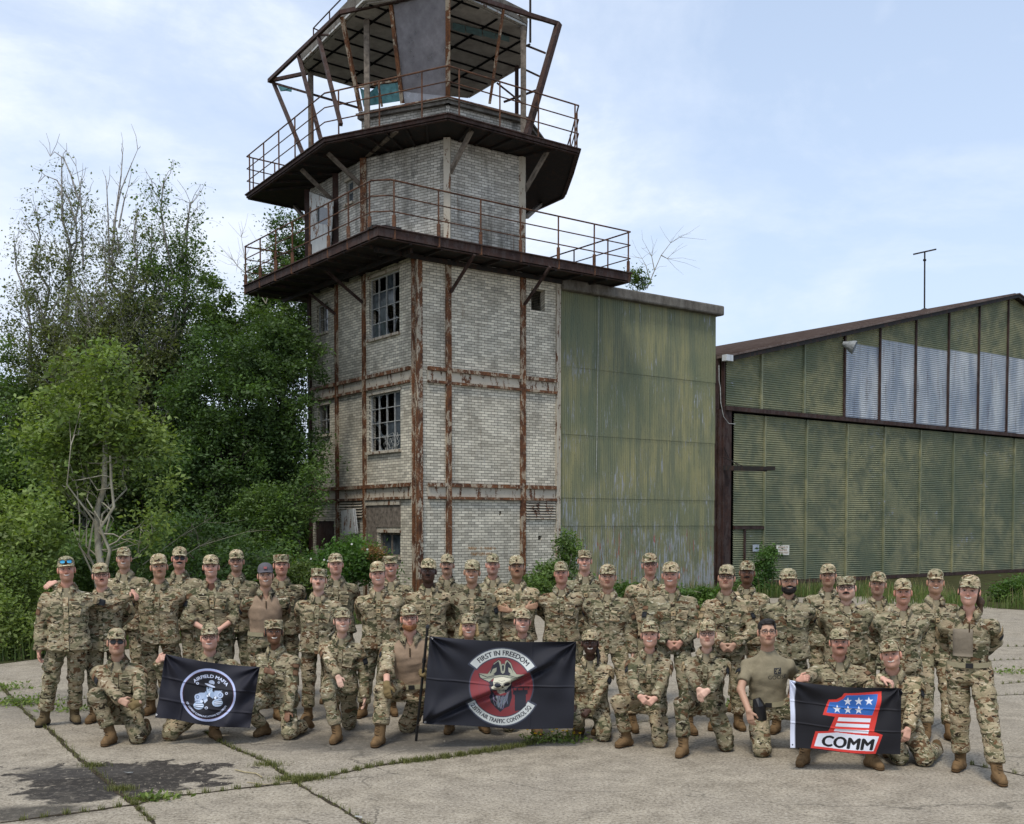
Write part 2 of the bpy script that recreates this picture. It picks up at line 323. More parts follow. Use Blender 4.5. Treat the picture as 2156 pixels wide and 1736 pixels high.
# windows
def window(h,nx,ny,frame='window_frame',broken=.6,O=C0,d=lv,n=nL,seed=1,fw=.035):
    rnd=random.Random(seed); a0,a1,b0,b1=h; m=MB(); k=-.10
    def vb(a,w): m.obox(O+d*a+UP*(b0+b1)/2+n*k,d*w/2,n*.022,UP*(b1-b0)/2)
    def hb(z,w): m.obox(O+d*(a0+a1)/2+UP*z+n*(k+.003),d*(a1-a0)/2,n*.018,UP*w/2)
    for i in range(nx+1): vb(a0+(a1-a0)*i/nx*(1-fw/(a1-a0))+fw/2 if 0<i<nx else (a0+fw/2 if i==0 else a1-fw/2),fw if i in(0,nx) else fw*.75)
    for j in range(ny+1): hb(b0+(b1-b0)*j/ny if 0<j<ny else (b0+fw/2 if j==0 else b1-fw/2),fw if j in(0,ny) else fw*.6)
    f=bld(m,'window',frame)
    pa=MB()
    for i in range(nx):
        for j in range(ny):
            x0,x1=a0+(a1-a0)*i/nx+.01,a0+(a1-a0)*(i+1)/nx-.01; y0,y1=b0+(b1-b0)*j/ny+.01,b0+(b1-b0)*(j+1)/ny-.01
            u=rnd.random()
            P=lambda a,z:O+d*a+UP*z+n*(k-.01)
            if u>broken: pa.add([P(x0,y0),P(x1,y0),P(x1,y1),P(x0,y1)],[(0,1,2,3)])
            elif u>.12:   # shards left in the corners
                for cx,cy,sx,sy in ((x0,y0,1,1),(x1,y0,-1,1),(x0,y1,1,-1),(x1,y1,-1,-1)):
                    if rnd.random()<.6:
                        a=(x1-x0)*rnd.uniform(.2,.7);b=(y1-y0)*rnd.uniform(.2,.7); pa.add([P(cx,cy),P(cx+sx*a,cy),P(cx+sx*a*.4,cy+sy*b*.35),P(cx,cy+sy*b)],[(0,1,2,3)])
    if pa.v: pa.build('pane',M['glass_dark'],f)
    m=MB(); m.obox(O+d*(a0+a1)/2+UP*(b0-.035)+n*.035,d*((a1-a0)/2+.05),n*.05,UP*.035); m.obox(O+d*(a0+a1)/2+UP*(b1+.04)+n*.012,d*((a1-a0)/2+.05),n*.02,UP*.04); m.build('sill',M['rust_cream'],f)
window(winsL[0],4,4,seed=3); window(winsL[1],4,4,seed=5); window(winsL[2],2,2,seed=2,broken=.4); window(winsL[3],2,2,seed=9)
window(doorL[2],2,1,'wood_grey',0.,seed=4,fw=.06)
# plank-covered opening above the low window, louvres, hanging shutter, rust door
def slab(h,mat,name,off=.02,th=.02,O=C0,d=lv,n=nL,parent=tower):
    m=MB(); m.obox(O+d*(h[0]+h[1])/2+UP*(h[2]+h[3])/2+n*off,d*(h[1]-h[0])/2,n*th,UP*(h[3]-h[2])/2); return m.build(name,M[mat],parent)
b=W(*z9(1385,535),*z9(1820,820)); slab(b,'wood_grey','plaster_panel',.012,.014)
b2=W(*z9(1385,820),*z9(1515,1200)); slab(b2,'wood_grey','plaster_panel',.012,.014)
slab(W(*z9(1385,480),*z9(1820,535)),'rust_cream','lintel',.03,.03)
slab((doorL[0][0],doorL[0][1],doorL[0][2]-.6,doorL[0][3]),'rust_dark','iron_door',-.06,.02)
def louvre(h,k,d,n):
    m=MB(); N=k
    for i in range(N):
        z=h[2]+(h[3]-h[2])*(i+.5)/N
        m.obox(C0+d*(h[0]+h[1])/2+UP*z+n*.03,d*(h[1]-h[0])/2,nrm(n-UP*.9)*.045,np.cross(nrm(n-UP*.9),d)*.008)
    bld(m,'louvre','rust_cream')
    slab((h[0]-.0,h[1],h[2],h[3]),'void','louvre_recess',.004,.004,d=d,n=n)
louvre(W(*z9(1040,450),*z9(1335,700)),7,lv,nL); louvre(W(*z2(1272,1355),*z2(1415,1462),'R'),8,rv,nR)
m=MB(); p=[on_plane(*z9(x,y),C0+nL*.25,nL) for x,y in ((1060,610),(1215,580),(1250,900),(1080,930))]
m.add(p+[q+nL*.04 for q in p],[(0,1,2,3),(7,6,5,4),(0,4,5,1),(1,5,6,2),(2,6,7,3),(3,7,4,0)]); p=[on_plane(*z9(x,y),C0+nL*.18,nL) for x,y in ((1222,575),(1238,590),(1275,900),(1250,905))]
m.add(p+[q+nL*.04 for q in p],[(0,1,2,3),(7,6,5,4),(0,4,5,1),(1,5,6,2),(2,6,7,3),(3,7,4,0)]); bld(m,'hanging_shutter','white_flaking')
# ------------------------------------------------ galleries
Q=V(-3.33,27.2,0)
low=[Q,Q+rv*8.5,Q+rv*8.5+lv*4,Q+rv*7+lv*4,Q+rv*7+lv*8.41,Q+lv*8.41]
def gallery(poly,z0,z1,name,mat_f,edge=.12,joist=None):
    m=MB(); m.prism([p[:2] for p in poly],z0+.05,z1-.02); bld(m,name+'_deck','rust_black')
    n=len(poly); m=MB(); cen=sum(poly)/n
    for i in range(n):
        p,q=poly[i],poly[(i+1)%n]; e=nrm(q-p); o=V(e[1],-e[0],0)
        if np.dot(o,(p+q)/2-cen)<0: o=-o
        L=np.linalg.norm(q-p); m.obox((p+q)/2+o*.004+UP*((z0+z1)/2+.02),e*(L/2+.006),o*.022,UP*((z1-z0)/2-.025))
        m.obox((p+q)/2+o*.03+UP*(z1+.004),e*(L/2+.03),o*.045,UP*.014)
        m.obox((p+q)/2-o*.05+UP*(z0+.008),e*(L/2-.03),o*.05,UP*.008)
    bld(m,name+'_fascia',mat_f)
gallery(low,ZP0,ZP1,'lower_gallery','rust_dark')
m=MB()
for k in range(1,9): m.bar(Q+rv*k*.95+lv*.03+UP*(ZP0+.03),Q+rv*k*.95+lv*1.7+UP*(ZP0+.03),.07,.13)
for k in range(1,9): m.bar(Q+lv*k*.95+rv*.03+UP*(ZP0+.03),Q+lv*k*.95+rv*1.75+UP*(ZP0+.03),.07,.13)
m.bar(Q+rv*.4+lv*.9+UP*(ZP0-.06),Q+rv*8.3+lv*.9+UP*(ZP0-.06),.08,.12); m.bar(Q+lv*.4+rv*1.2+UP*(ZP0-.06),Q+lv*8.2+rv*1.2+UP*(ZP0-.06),.08,.12)
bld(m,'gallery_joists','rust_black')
m=MB()
for k in range(14):
    rr_=random.Random(k); m.obox(Q+rv*rr_.uniform(.1,.8)*(1 if k%2 else 0)+lv*(rr_.uniform(.0,.5) if k%2==0 else .05)+UP*(ZP1+.02),rv*rr_.uniform(.04,.12),lv*rr_.uniform(.03,.1),UP*rr_.uniform(.02,.05))
bld(m,'rubble','rust_black')
UPZ=lambda x,y,z:on_z(x,y,z)
up=[UPZ(*zz(90,1055),ZU0),UPZ(*zz(500,760),ZU0),UPZ(943,252,ZU0),UPZ(1218,326,ZU0),UPZ(1203,377,ZU0),UPZ(1188,418.6,ZU0),UPZ(1106,456,ZU0),UPZ(900,470,ZU0),UPZ(700,470,ZU0),UPZ(648,447,ZU0)]
up=[V(p[0],p[1],0) for p in up]
gallery(up,ZU0,ZU1,'upper_gallery','rust_dark')
P=lambda f,a:C0+(rv if f=='R' else lv)*a
S=[P('L',LL),P('L',aL[1]),P('L',aL[0]),P('R',aR[0]),P('R',aR[1]),P('R',aR[1])+lv*1.8+rv*1.1,P('R',aR[1])+lv*4.6+rv*1.1,P('R',aR[0])+lv*6.2,P('L',LL)+rv*.6]
mb=MB(); uo=0
for i in range(len(S)):
    p,q=S[i],S[(i+1)%len(S)]; L=np.linalg.norm(q-p); e=(q-p)/L; o=V(-e[1],e[0],0)
    if np.dot(o,(p+q)/2-(C0+rv*2.4+lv*3))<0:o=-o
    hs=[]
    if i==1:
        a=[np.dot(on_plane(*zz(x,y),p,o)-p,e) for x,y in((612,1000),(650,1000))]; zq=[on_plane(*zz(630,y),p,o)[2] for y in (1075,955)]
        hs=[(min(a),max(a),zq[0],zq[1])]
    if i==0: pass
    wall_mesh(mb,p,e,o,0,L,ZP1-.3,ZU0,hs,uo=uo)
    if i==1 and hs: window(hs[0],1,2,O=p,d=e,n=o,seed=8,broken=0.)
    uo+=L+.1
bld(mb,'upper_wall','brick_top',uv=True)
for p,mt in ((S[1],'rust_dark'),(S[2],'rust'),(S[3],'rust_cream'),(S[4],'rust_cream'),(S[0],'rust_dark')):
    m=MB(); m.obox(p+UP*(ZP1+ZU0)/2-rv*.02-lv*.02,nrm(rv-lv)*.09,nrm(rv+lv)*.07,UP*(ZU0-ZP1)/2); bld(m,'column',mt)
# door leaf standing on the lower gallery
m=MB(); dp=[on_plane(*zz(x,y),C0+nL*.22,nL) for x,y in((425,1015),(548,1062),(530,1330),(427,1370))]; dw=[on_plane(*zz(x,y),C0+nL*.22,nL) for x,y in((462,1090),(522,1102),(520,1190),(462,1180))]
for i in range(4):
    j=(i+1)%4; q=[dp[i],dp[j],dw[j],dw[i]]; m.add(q+[x+nL*.04 for x in q],[(0,1,2,3),(7,6,5,4),(0,4,5,1),(1,5,6,2),(2,6,7,3),(3,7,4,0)])
dr=bld(m,'door','white_flaking'); m=MB(); m.add([x-nL*.01 for x in dw],[(0,1,2,3)]); m.build('pane',M['glass_dark'],dr)
# railings: posts and three rails
def railing(path,z,posts,h=1.22,brk=False,mat='rail',name='railing'):
    m=MB()
    for i in range(len(path)-1):
        p,q=path[i],path[i+1]
        for k,(f,r) in enumerate(((1.,.022),(.68,.017),(.36,.017))): m.tube([p+UP*(z+h*f),q+UP*(z+h*f)],r,6)
    bld(m,name,mat)
    for p in posts:
        m=MB(); m.tube([p+UP*(z-.05),p+UP*(z+h)],.024,6)
        if brk: m.obox(p+UP*(z+.05),nrm(rv-lv)*.045,nrm(rv+lv)*.03,UP*.30)
        bld(m,'railing_post',mat)
def along(p,q,n,e0=0.,e1=1.): return [p+(q-p)*(e0+(e1-e0)*i/(n-1)) for i in range(n)]
lo=[low[5]+lv*-.02,Q+lv*.35,Q+rv*.35,low[1],low[2]]
railing(lo+[low[3]],ZP1,[on_z(zz(x,1)[0],500,ZP1)*0+Q+lv*s for x,s in zip([0]*8,np.linspace(.45,8.35,8))]+[Q+rv*t for t in np.linspace(.45,8.42,7)]+[low[1]+(low[2]-low[1])*k for k in(.25,.65,1.)],brk=True)
railing([low[5]+rv*1.6,low[5]],ZP1,[low[5]+rv*1.0])
railing([up[9],up[0],up[1],up[2],up[3],up[4],up[5]],ZU1,along(up[0],up[1],5,.04,.86)+along(up[1],up[2],3,.12,.80)+along(up[2],up[3],4,.08,.97)+along(up[3],up[5],3,.1,1.)+along(up[9],up[0],3,.2,.9))
# diagonal braces
br=[((515,810),(690,980)),((375,895),(545,1065)),((1275,690),(1160,915)),((1675,800),(1555,1010)),((880,690),(722,822)),((1640,1080),(1565,1148)),((340,1090),(400,1160))]
for a,b in br:
    A=on_z(*zz(*a),ZU0+.02); nn=nL if b[0]<700 else (nR if b[0]>1000 else nrm(nL+nR)); O=C0 if b[0]<700 or b[0]>1000 else S[2]
    B=on_plane(*zz(*b),O+nn*.05,nn); m=MB(); m.bar(A,B,.10,.10); bld(m,'brace','wood_grey')
for a,b in [((500,1425),(700,1600)),((400,1535),(555,1660)),((1290,1345),(1165,1545)),((1690,1410),(1555,1610))]:
    A=on_z(*zz(*a),ZP0); nn=nL if b[0]<710 else nR; B=on_plane(*zz(*b),C0+nn*.06,nn); m=MB(); m.bar(A,B,.07,.07); bld(m,'brace','rust_dark')
m=MB()
for i in range(1,6):
    for (p,q,s) in ((up[0],up[1],S[1]),(up[1],up[2],S[2]),(up[2],up[3],S[4])):
        a=p+(q-p)*(i/6); c=(C0+rv*2.4+lv*3); e=nrm(c-a); m.bar(a+e*.05+UP*(ZU0+.03),a+e*2.4+UP*(ZU0+.03),.06,.1)
bld(m,'gallery_joists','rust_black')
# ------------------------------------------------ cab
SB=[on_z(638,325,ZS),on_z(757,238,ZS),on_z(943,204,ZS),on_z(1109,247,ZS)]
SB=[V(p[0],p[1],0) for p in SB]; SB+= [SB[3]+V(.75,2.6,0),SB[3]+V(-.7,5.2,0),SB[3]+V(-3.6,6.2,0),SB[0]+V(.6,2.4,0)]
mb=MB(); uo=0; sill=MB()
for i in range(8):
    p,q=SB[i],SB[(i+1)%8]; L=np.linalg.norm(q-p); e=(q-p)/L; o=V(e[1],-e[0],0)
    if np.dot(o,(p+q)/2-sum(SB)/8)<0:o=-o
    top=ZS-.19 if i else ZS-.75
    wall_mesh(mb,p-o*.10,e,o,0,L,ZU1-.05,top,uo=uo); uo+=L
    if i: sill.obox((p+q)/2+UP*(ZS-.13)-o*.06,e*(L/2+.05),o*.10,UP*.055); sill.obox((p+q)/2+UP*(ZS-.07)-o*.02,e*(L/2+.07),o*.12,UP*.025)
bld(mb,'cab_wall','brick_top',uv=True); bld(sill,'cab_sill','parapet')
m=MB(); rr_=random.Random(4)
for k in range(26): m.obox(SB[0]+(SB[1]-SB[0])*rr_.uniform(.3,1)+V(rr_.uniform(-.1,.25),rr_.uniform(-.2,.2),ZU1+rr_.uniform(.1,.55)*rr_.random()),nrm(V(rr_.uniform(-1,1),rr_.uniform(-1,1),.3))*rr_.uniform(.05,.12),nrm(V(rr_.uniform(-1,1),rr_.uniform(-1,1),.3))*rr_.uniform(.04,.08),V(0,0,rr_.uniform(.02,.05)))
bld(m,'rubble','parapet')
m=MB()
for i in range(1,8):
    p,q=SB[i],SB[(i+1)%8]; e=nrm(q-p); m.bar(p+UP*(ZS-.02),q+UP*(ZS-.02),.10,.04)
bld(m,'sill_frame','rust')
ZR=16.2
TT=[on_z(566,171,ZR),on_z(717,27,ZR),on_z(943,-22,ZR),on_z(1176,51,ZR)]
TT=[V(p[0],p[1],0) for p in TT]; TT+=[TT[3]+V(.75,3.,0),TT[3]+V(-.8,6.2,0),TT[3]+V(-5.,7.2,0)]
ring=MB(); TQ=TT[:4]
for i in range(3): ring.bar(TQ[i]+UP*ZR,TQ[i+1]+UP*ZR,.09,.11)
bld(ring,'window_ring','rust_dark')
mull=[((690,590),(590,90),'rust'),((910,548),(848,20),'rust'),((585,660),(465,190),'rust_dark'),((480,742),(360,290),'rust_dark'),((385,815),(230,440),'rust_dark')]
for a,b,mt in mull:
    x0,y0=zz(*a); zb=ZS if a[0]>600 else (ZU1+.02); A=on_z(x0,y0,zb)
    if a[0]<600:   # stands on the ring line left of the collapsed wall
        A=on_z(x0,y0,zb)
    B=on_z(*zz(*b),ZR); m=MB(); m.bar(A,B,.10,.09); bld(m,'mullion',mt)
m=MB(); m.bar(SB[2]+UP*ZS,TT[2]+UP*ZR,.13,.12); bld(m,'mullion','rust')
m=MB(); m.bar(on_z(1109,285,ZU1+.05),TT[3]+UP*ZR,.16,.14); bld(m,'mullion','rust_dark')
for a,b in (((1370,550),(1445,40)),):
    m=MB(); m.bar(on_z(*zz(*a),ZS),on_z(*zz(*b),ZR),.06,.06); bld(m,'mullion','rust')
# ceiling with battens, roof slab
K=[zz(390,345),(771.5,8),(943,-14),(1098.5,60),(1094.5,139.5),(983,205),(743.6,181),(656,155.5)]
K=[on_z(*k,ZR-.02) for k in K]; K=[V(k[0],k[1],0) for k in K]
m=MB(); m.prism([k[:2] for k in K],ZR-.02,ZR+.06); bld(m,'ceiling','ceil')
m=MB(); kc=sum(K)/8; m.prism([(kc+(k-kc)*1.05)[:2] for k in K],ZR+.065,ZR+.42); m.prism([(kc+(k-kc)*.9)[:2] for k in K],ZR+.42,ZR+.62); bld(m,'roof','parapet')
def inside(p,poly):
    c=False
    for i in range(len(poly)):
        a,b=poly[i],poly[i-1]
        if (a[1]>p[1])!=(b[1]>p[1]) and p[0]<(b[0]-a[0])*(p[1]-a[1])/(b[1]-a[1])+a[0]: c=not c
    return c
m=MB(); d1,d2=rv,lv
for dd,ee,stp in ((d1,d2,.80),(d2,d1,1.35)):
    for k in np.arange(-6,6,stp):
        pts=[t for t in np.arange(-6,6,.1) if inside(kc+ee*k+dd*t,K)]
        if len(pts)>3:
            m.obox(kc+ee*k+dd*(pts[0]+pts[-1])/2+UP*(ZR-.035-(.004 if dd is d2 else 0)),dd*(pts[-1]-pts[0])/2,ee*.03,UP*.014)
bld(m,'ceiling_battens','void')
m=MB()
for i in range(8):
    p,q=kc+(K[i]-kc)*1.03,kc+(K[(i+1)%8]-kc)*1.03; m.bar(p+UP*(ZR+.03),q+UP*(ZR+.03),.09,.06)
bld(m,'roof_edge','white_flaking')
for i,x in ((0,None),(7,None)):
    pass
m=MB(); m.bar(TT[0]+UP*ZR,K[7]+UP*(ZR+.03),.09,.10); bld(m,'roof_strut','rust_dark'); m=MB(); m.bar(TT[0]+UP*(ZR-.02),on_z(750,226,ZS+1.0)*0+on_plane(753,227,C0+rv*1.2,nL),.06,.06); bld(m,'roof_strut','rust_dark'); m=MB()
m.bar(on_z(*zz(350,282),ZR),K[0]+UP*(ZR+.02),.05,.05); bld(m,'roof_strut','rust_dark'); m=MB(); m.bar(on_z(*zz(470,185),ZR),on_z(*zz(600,190),ZR+.05),.05,.05); bld(m,'roof_strut','rust_dark')
# inner posts
for (x0,y0,x1,y1,w,mt) in ((652,312,654,155,.15,'wood_grey'),(772,228,772,42,.15,'wood_grey'),(1100,240,1102,58,.16,'wood_grey'),(1087,235,1088,140,.12,'rust_dark')):
    B=on_z(x1,y1,ZR-.03); A=V(B[0],B[1],ZU1); m=MB(); m.bar(A,B,w,w); bld(m,'inner_post',mt)
m=MB()
for a,b in (((1560,240),(1665,282)),((1560,370),(1662,418)),((1445,540),(1640,470)),((1410,440),(1560,560))):
    pa=on_plane(*zz(*a),V(.5,31.6,0),V(0,1,0)); pb=on_plane(*zz(*b),V(1.2,31.3,0),V(0,1,0)); m.bar(pa,pb,.05,.05)
bld(m,'cab_strut','rust_dark')
# panes
def quad(name,pts,mat,th=.012,nn=V(0,-1,0)):
    m=MB(); p=[np.asarray(x) for x in pts]; n=nrm(np.cross(p[1]-p[0],p[3]-p[0])); k=len(p)
    m.add(p+[q+n*th for q in p],[tuple(range(k)),tuple(range(k,2*k))[::-1]]+[(i,k+i,k+(i+1)%k,(i+1)%k) for i in range(k)][::1]); return bld(m,name,mat)
sm=lambda x,y,a,b,c:None
A=SB[2]+UP*(ZS+.01); B=TT[2]+UP*ZR
A2=on_z(847.5,219,ZS+.01); B2=on_z(823,6,ZR)
quad('window_pane',[A+V(-.05,0,0),A2+V(.06,0,0),B2+V(.06,0,0),B+V(-.05,0,0)],'dusty')
lerp=lambda a,b,t:a+(b-a)*t
C1=on_z(760,232,ZS+.01); D1=on_z(720,32,ZR)
for t0,t1 in ((.08,.48),(.54,.95)):
    quad('window_pane',[lerp(lerp(C1,A2,t0),lerp(D1,B2,t0),.03),lerp(lerp(C1,A2,t1),lerp(D1,B2,t1),.03),lerp(lerp(C1,A2,t1),lerp(D1,B2,t1),.22),lerp(lerp(C1,A2,(t0+t1)/2),lerp(D1,B2,(t0+t1)/2),.17+.05*(t0>.5)),lerp(lerp(C1,A2,t0),lerp(D1,B2,t0),.23)],'teal')
m=MB(); 
for t in (.51,): m.bar(lerp(C1,A2,t),lerp(lerp(C1,A2,t),lerp(D1,B2,t),.24),.05,.05)
m.bar(lerp(C1,D1,.24),lerp(A2,B2,.24),.06,.05); bld(m,'transom','rust')
f0=on_z(*zz(250,450),ZR-.05); quad('glass_shard',[f0,f0+V(.45,.1,-.02),f0+V(.43,.1,-.18),f0+V(.25,.06,-.16),f0+V(.1,0,-.2)],'teal')
m=MB()
for x0,x1 in ((1175,1240),(1245,1330),(1335,1400),(1405,1475)):
    q=[on_z(*zz(x,y),ZR-.06) for x,y in ((x0,120+(x0-1175)*.25),(x1,120+(x1-1175)*.25),(x1,165+(x1-1175)*.2),(x0,158+(x0-1175)*.2))]; m.add(q,[(0,1,2,3)])
bld(m,'ceiling_insulation','teal')
# roof railing at the left, aerial mount at the right
z3=ZR+.62; rl=[on_z(*zz(440,150),z3+.75),on_z(*zz(525,60),z3+.75),on_z(*zz(622,-40),z3+.75),on_z(*zz(760,-150),z3+.75)]
m=MB()
for k in (0,.4,.8):
    for i in range(3): m.tube([rl[i]-UP*k,rl[i+1]-UP*k],.022,6)
for p in rl: m.tube([p,p-UP*1.2],.022,6)
m.tube([rl[0]-UP*.0,rl[0]+V(1.2,.8,-.25)],.02,6); m.tube([rl[0]-UP*.45,rl[0]+V(1.2,.8,-.7)],.02,6)
bld(m,'roof_railing','rust_dark')
p0=on_plane(*zz(1585,130),V(1.,31,0),V(0,1,0)); m=MB(); m.tube([p0-UP*.5,p0+UP*1.45],.035,6); m.tube([p0-UP*.55,p0-UP*.5+V(-.12,0,-.1)],.03,6); m.tube([p0+UP*1.3,p0+UP*1.75],[.16,.13],8); m.tube([p0+UP*1.0+V(-.45,0,.25),p0+UP*1.2],.02,5); bld(m,'lamp_bracket','rust_black')
m=MB(); m.bar(on_z(*zz(1225,10),ZR+.15),on_z(*zz(1570,118),ZR+.15),.05,.05); m.bar(on_z(*zz(1180,0),ZR+.35),on_z(*zz(1735,128),ZR+.1),.07,.05);m.bar(on_z(*zz(1350,45),ZR+.1),on_z(*zz(1420,12),ZR+.4),.05,.05); bld(m,'roof_strut','white_flaking')
# faded orange notice painted on the brick and razor wire in the window
t_=NT('faded_orange_paint',.9,.1); n_=t_.noise(t_.coord(),22,5,.8); t_.color((.42,.19,.04)); t_.put(t_.b.inputs['Alpha'],t_.ramp(n_,.42,.60,0,.75)); M['orange']=t_.m
m=MB()
def strip(x0,x1,y0,y1,w):
    q=[on_plane(x,y,C0+nR*.006,nR) for x,y in ((x0,y1),(x1,y1),(x1,y0),(x0,y0))]; m.add(q,[(0,1,2,3)])
z10=lambda x,y:((1230+x*.06494)*.7814,(1450+y*.06494)*.7814)
for (a,b,y0,y1) in ((480,760,375,508),(765,850,375,508),(975,1060,375,500),(1165,1230,380,490),(1240,1520,375,490),(1545,1630,385,480),(600,895,605,735),(915,1190,610,735),(1230,1515,600,725)):
    X0,Y0=z10(a,y0);X1,Y1=z10(b,y1); strip(X0,X1,Y0,Y1,0)
o_=link_mesh('painted_notice',m.v,m.f,M['orange'],tower)
m=MB(); wr=random.Random(7); a0,a1,b0,b1=winsL[1]
for k in range(9):
    c=C0+lv*wr.uniform(a0+.2,a1-.2)+UP*(b0+wr.uniform(.12,.35))-nL*.02; r_=wr.uniform(.12,.22); m.tube([c+lv*r_*math.cos(t)+UP*r_*math.sin(t)+nL*.03*math.sin(3*t) for t in np.linspace(0,6.0,14)],.006,4)
bld(m,'razor_wire','window_frame')

# ---------------------------------------------------------------- corrugated hall beside the tower
hall=thing('corrugated_hall',C0+rv*9,'tall olive green corrugated iron building with a mossy concrete parapet between tower and hangar','building')
def corr_sheet(name,O,d,n,a0,a1,z0,z1,vert,mat,parent,off=0.,pitch=.0765,amp=.019,zt=None,sag=0.):
    """corrugated sheet; zt(a) gives the upper edge when it slopes"""
    if vert:
        N=max(2,int((a1-a0)/pitch*6)); a=np.linspace(a0,a1,N+1); k=amp*np.sin(2*np.pi*a/pitch)+off; zs=np.array([z0,z1]); 
        Vs=[];
        for z in zs: Vs.append(O+np.outer(a,d)+np.outer(k+(.012 if z==z0 else 0),n)+np.array([0,0,z]))
    else:
        N=max(2,int((z1-z0)/pitch*6)); z=np.linspace(z0,z1,N+1); k=amp*np.sin(2*np.pi*z/pitch)+off; Vs=[]
        m_=max(2,int((a1-a0)/.4)+1); As=np.linspace(a0,a1,m_)
        if zt is None:
            for a in As: Vs.append(O+d*a+np.outer(k,n)+np.outer(z,UP))
        else:
            for a in As:
                zc=np.minimum(z,zt(a)); Vs.append(O+d*a+np.outer(k,n)+np.outer(zc,UP))
    n1=len(Vs[0]); Vv=np.concatenate(Vs); F_=[]
    for r in range(len(Vs)-1):
        i=np.arange(n1-1); F_.append(np.stack([r*n1+i,r*n1+i+1,(r+1)*n1+i+1,(r+1)*n1+i],1))
    F_=np.concatenate(F_)
    return link_mesh(name,Vv,F_,M[mat] if isinstance(mat,str) else mat,parent,True)
g0=aR[2]+.13; g1=st(1509,760,'R')[0]
zt0=st(1183,600,'R')[1]; ztop=(st(1290,630,'R')[1]+st(1512,666,'R')[1])/2
zs=[-.1]+[st(1182,y,'R')[1] for y in (1108,1048.5,913.6,770.3)]+[ztop]
for i in range(5):
    k=3; aa=np.linspace(g0,g1,k+1)
    for j in range(k): corr_sheet('corrugated_sheet',C0,rv,nR,aa[j]-(.04 if j else 0),aa[j+1],zs[i]-(.0 if i else 0),zs[i+1]+.03,True,'corr_v',hall,off=-.06+.006*(j%2)+.002*i)
m=MB(); m.obox(C0+rv*(g0+g1)/2+lv*2.9+UP*(ztop/2-.1),rv*(g1-g0)/2*.98,lv*2.75,UP*(ztop/2-.1)); m.build('hall_core',M['void'],hall)
hp0=st(1262,600,'R')[0]; m=MB(); hz1=st(1284,606,'R')[1]
m.obox(C0+rv*(g0+g1+.12)/2+nR*.05+UP*(ztop+hz1)/2,rv*(g1-g0+.2)/2,nR*.14,UP*(hz1-ztop)/2)
m.obox(C0+rv*(g1+.02)+lv*2.9+UP*(ztop+hz1)/2,rv*.14,lv*2.85,UP*(hz1-ztop)/2)
o=m.build('parapet',M['parapet'],hall); bv=o.modifiers.new('bev','BEVEL'); bv.width=.05; bv.segments=2
m=MB(); m.prism([(C0+rv*a+lv*b)[:2] for a,b in ((g0,.1),(g1,.1),(g1,5.7),(g0,5.7))],ztop-.1,ztop); m.build('flat_roof',M['parapet'],hall)
m=MB(); m.tube([on_plane(*(lambda x,y:(1094+x*.4925,468.8+y*.4925))(x,y),C0+nR*.04,nR) for x,y in ((340,275),(337,500),(333,700),(331,900),(328,1068))],.008,4); m.build('loose_cable',M['window_frame'],hall)
# cut slot line in the sheets
q0=(lambda x,y:(1094+x*.4925,468.8+y*.4925))
# ---------------------------------------------------------------- hangar
hang=thing('hangar',C0+rv*13,'long hangar with ribbed olive sliding doors, silver gable panels and rusty roof','hangar')
z4=lambda x,y:(1094+x*.4925,468.8+y*.4925)
hO=C0+nR*.0
def hs(x,y): return st(*z4(x,y),'R')
zl=np.mean([hs(1048,812)[1],hs(1560,858)[1],hs(2083,906)[1]])   # lintel height
up_x=[880,1030,1213,1385,1535,1688,1828,1957,2080]; lo_x=[917,1048,1227,1400,1560,1713,1855,1988,2115]
ua=[hs(x,700)[0] for x in up_x]; la=[hs(x,1100)[0] for x in lo_x]
du=np.mean(np.diff(ua[1:])); dl=np.mean(np.diff(la[1:]))
pk=hs(2105,318); ev=hs(870,585)
for k in range(7): ua.append(ua[-1]+du); la.append(la[-1]+dl)
slope=(pk[1]-ev[1])/(pk[0]-ev[0]); zt=lambda a: pk[1]-slope*abs(a-pk[0])-.06
sil=[3,4,5,6,7,8,9,10]
for i in range(len(ua)-1):
    a,b=ua[i]+.03,ua[i+1]-.03; top=max(zt(a),zt(b)) if not(a<pk[0]<b) else zt(pk[0])
    if i in sil:
        lim=min(hs(1380+165*(i-3),[505,495,525,545,560,590,600,600][i-3])[1] if i<9 else zl+3.2,zt(a)-.12) if i<9 else zl+3.
        corr_sheet('gable_panel',hO,rv,nR,a,b,zl+.1,lim,False,'silver',hang,off=.0,zt=zt); corr_sheet('gable_panel',hO,rv,nR,a,b,lim-.04,top,False,'corr_h',hang,off=.012,zt=zt)
    else: corr_sheet('gable_panel',hO,rv,nR,a,b,zl+.1,top,False,'corr_h',hang,zt=zt)
for i,a in enumerate(ua[1:-1]):
    m=MB(); m.obox(hO+rv*a+nR*.03+UP*(zl+zt(a))/2,rv*.04,nR*.05,UP*(zt(a)-zl)/2); m.build('mullion',M['rust_dark' if 2<=i<=8 else 'corr_h'],hang)
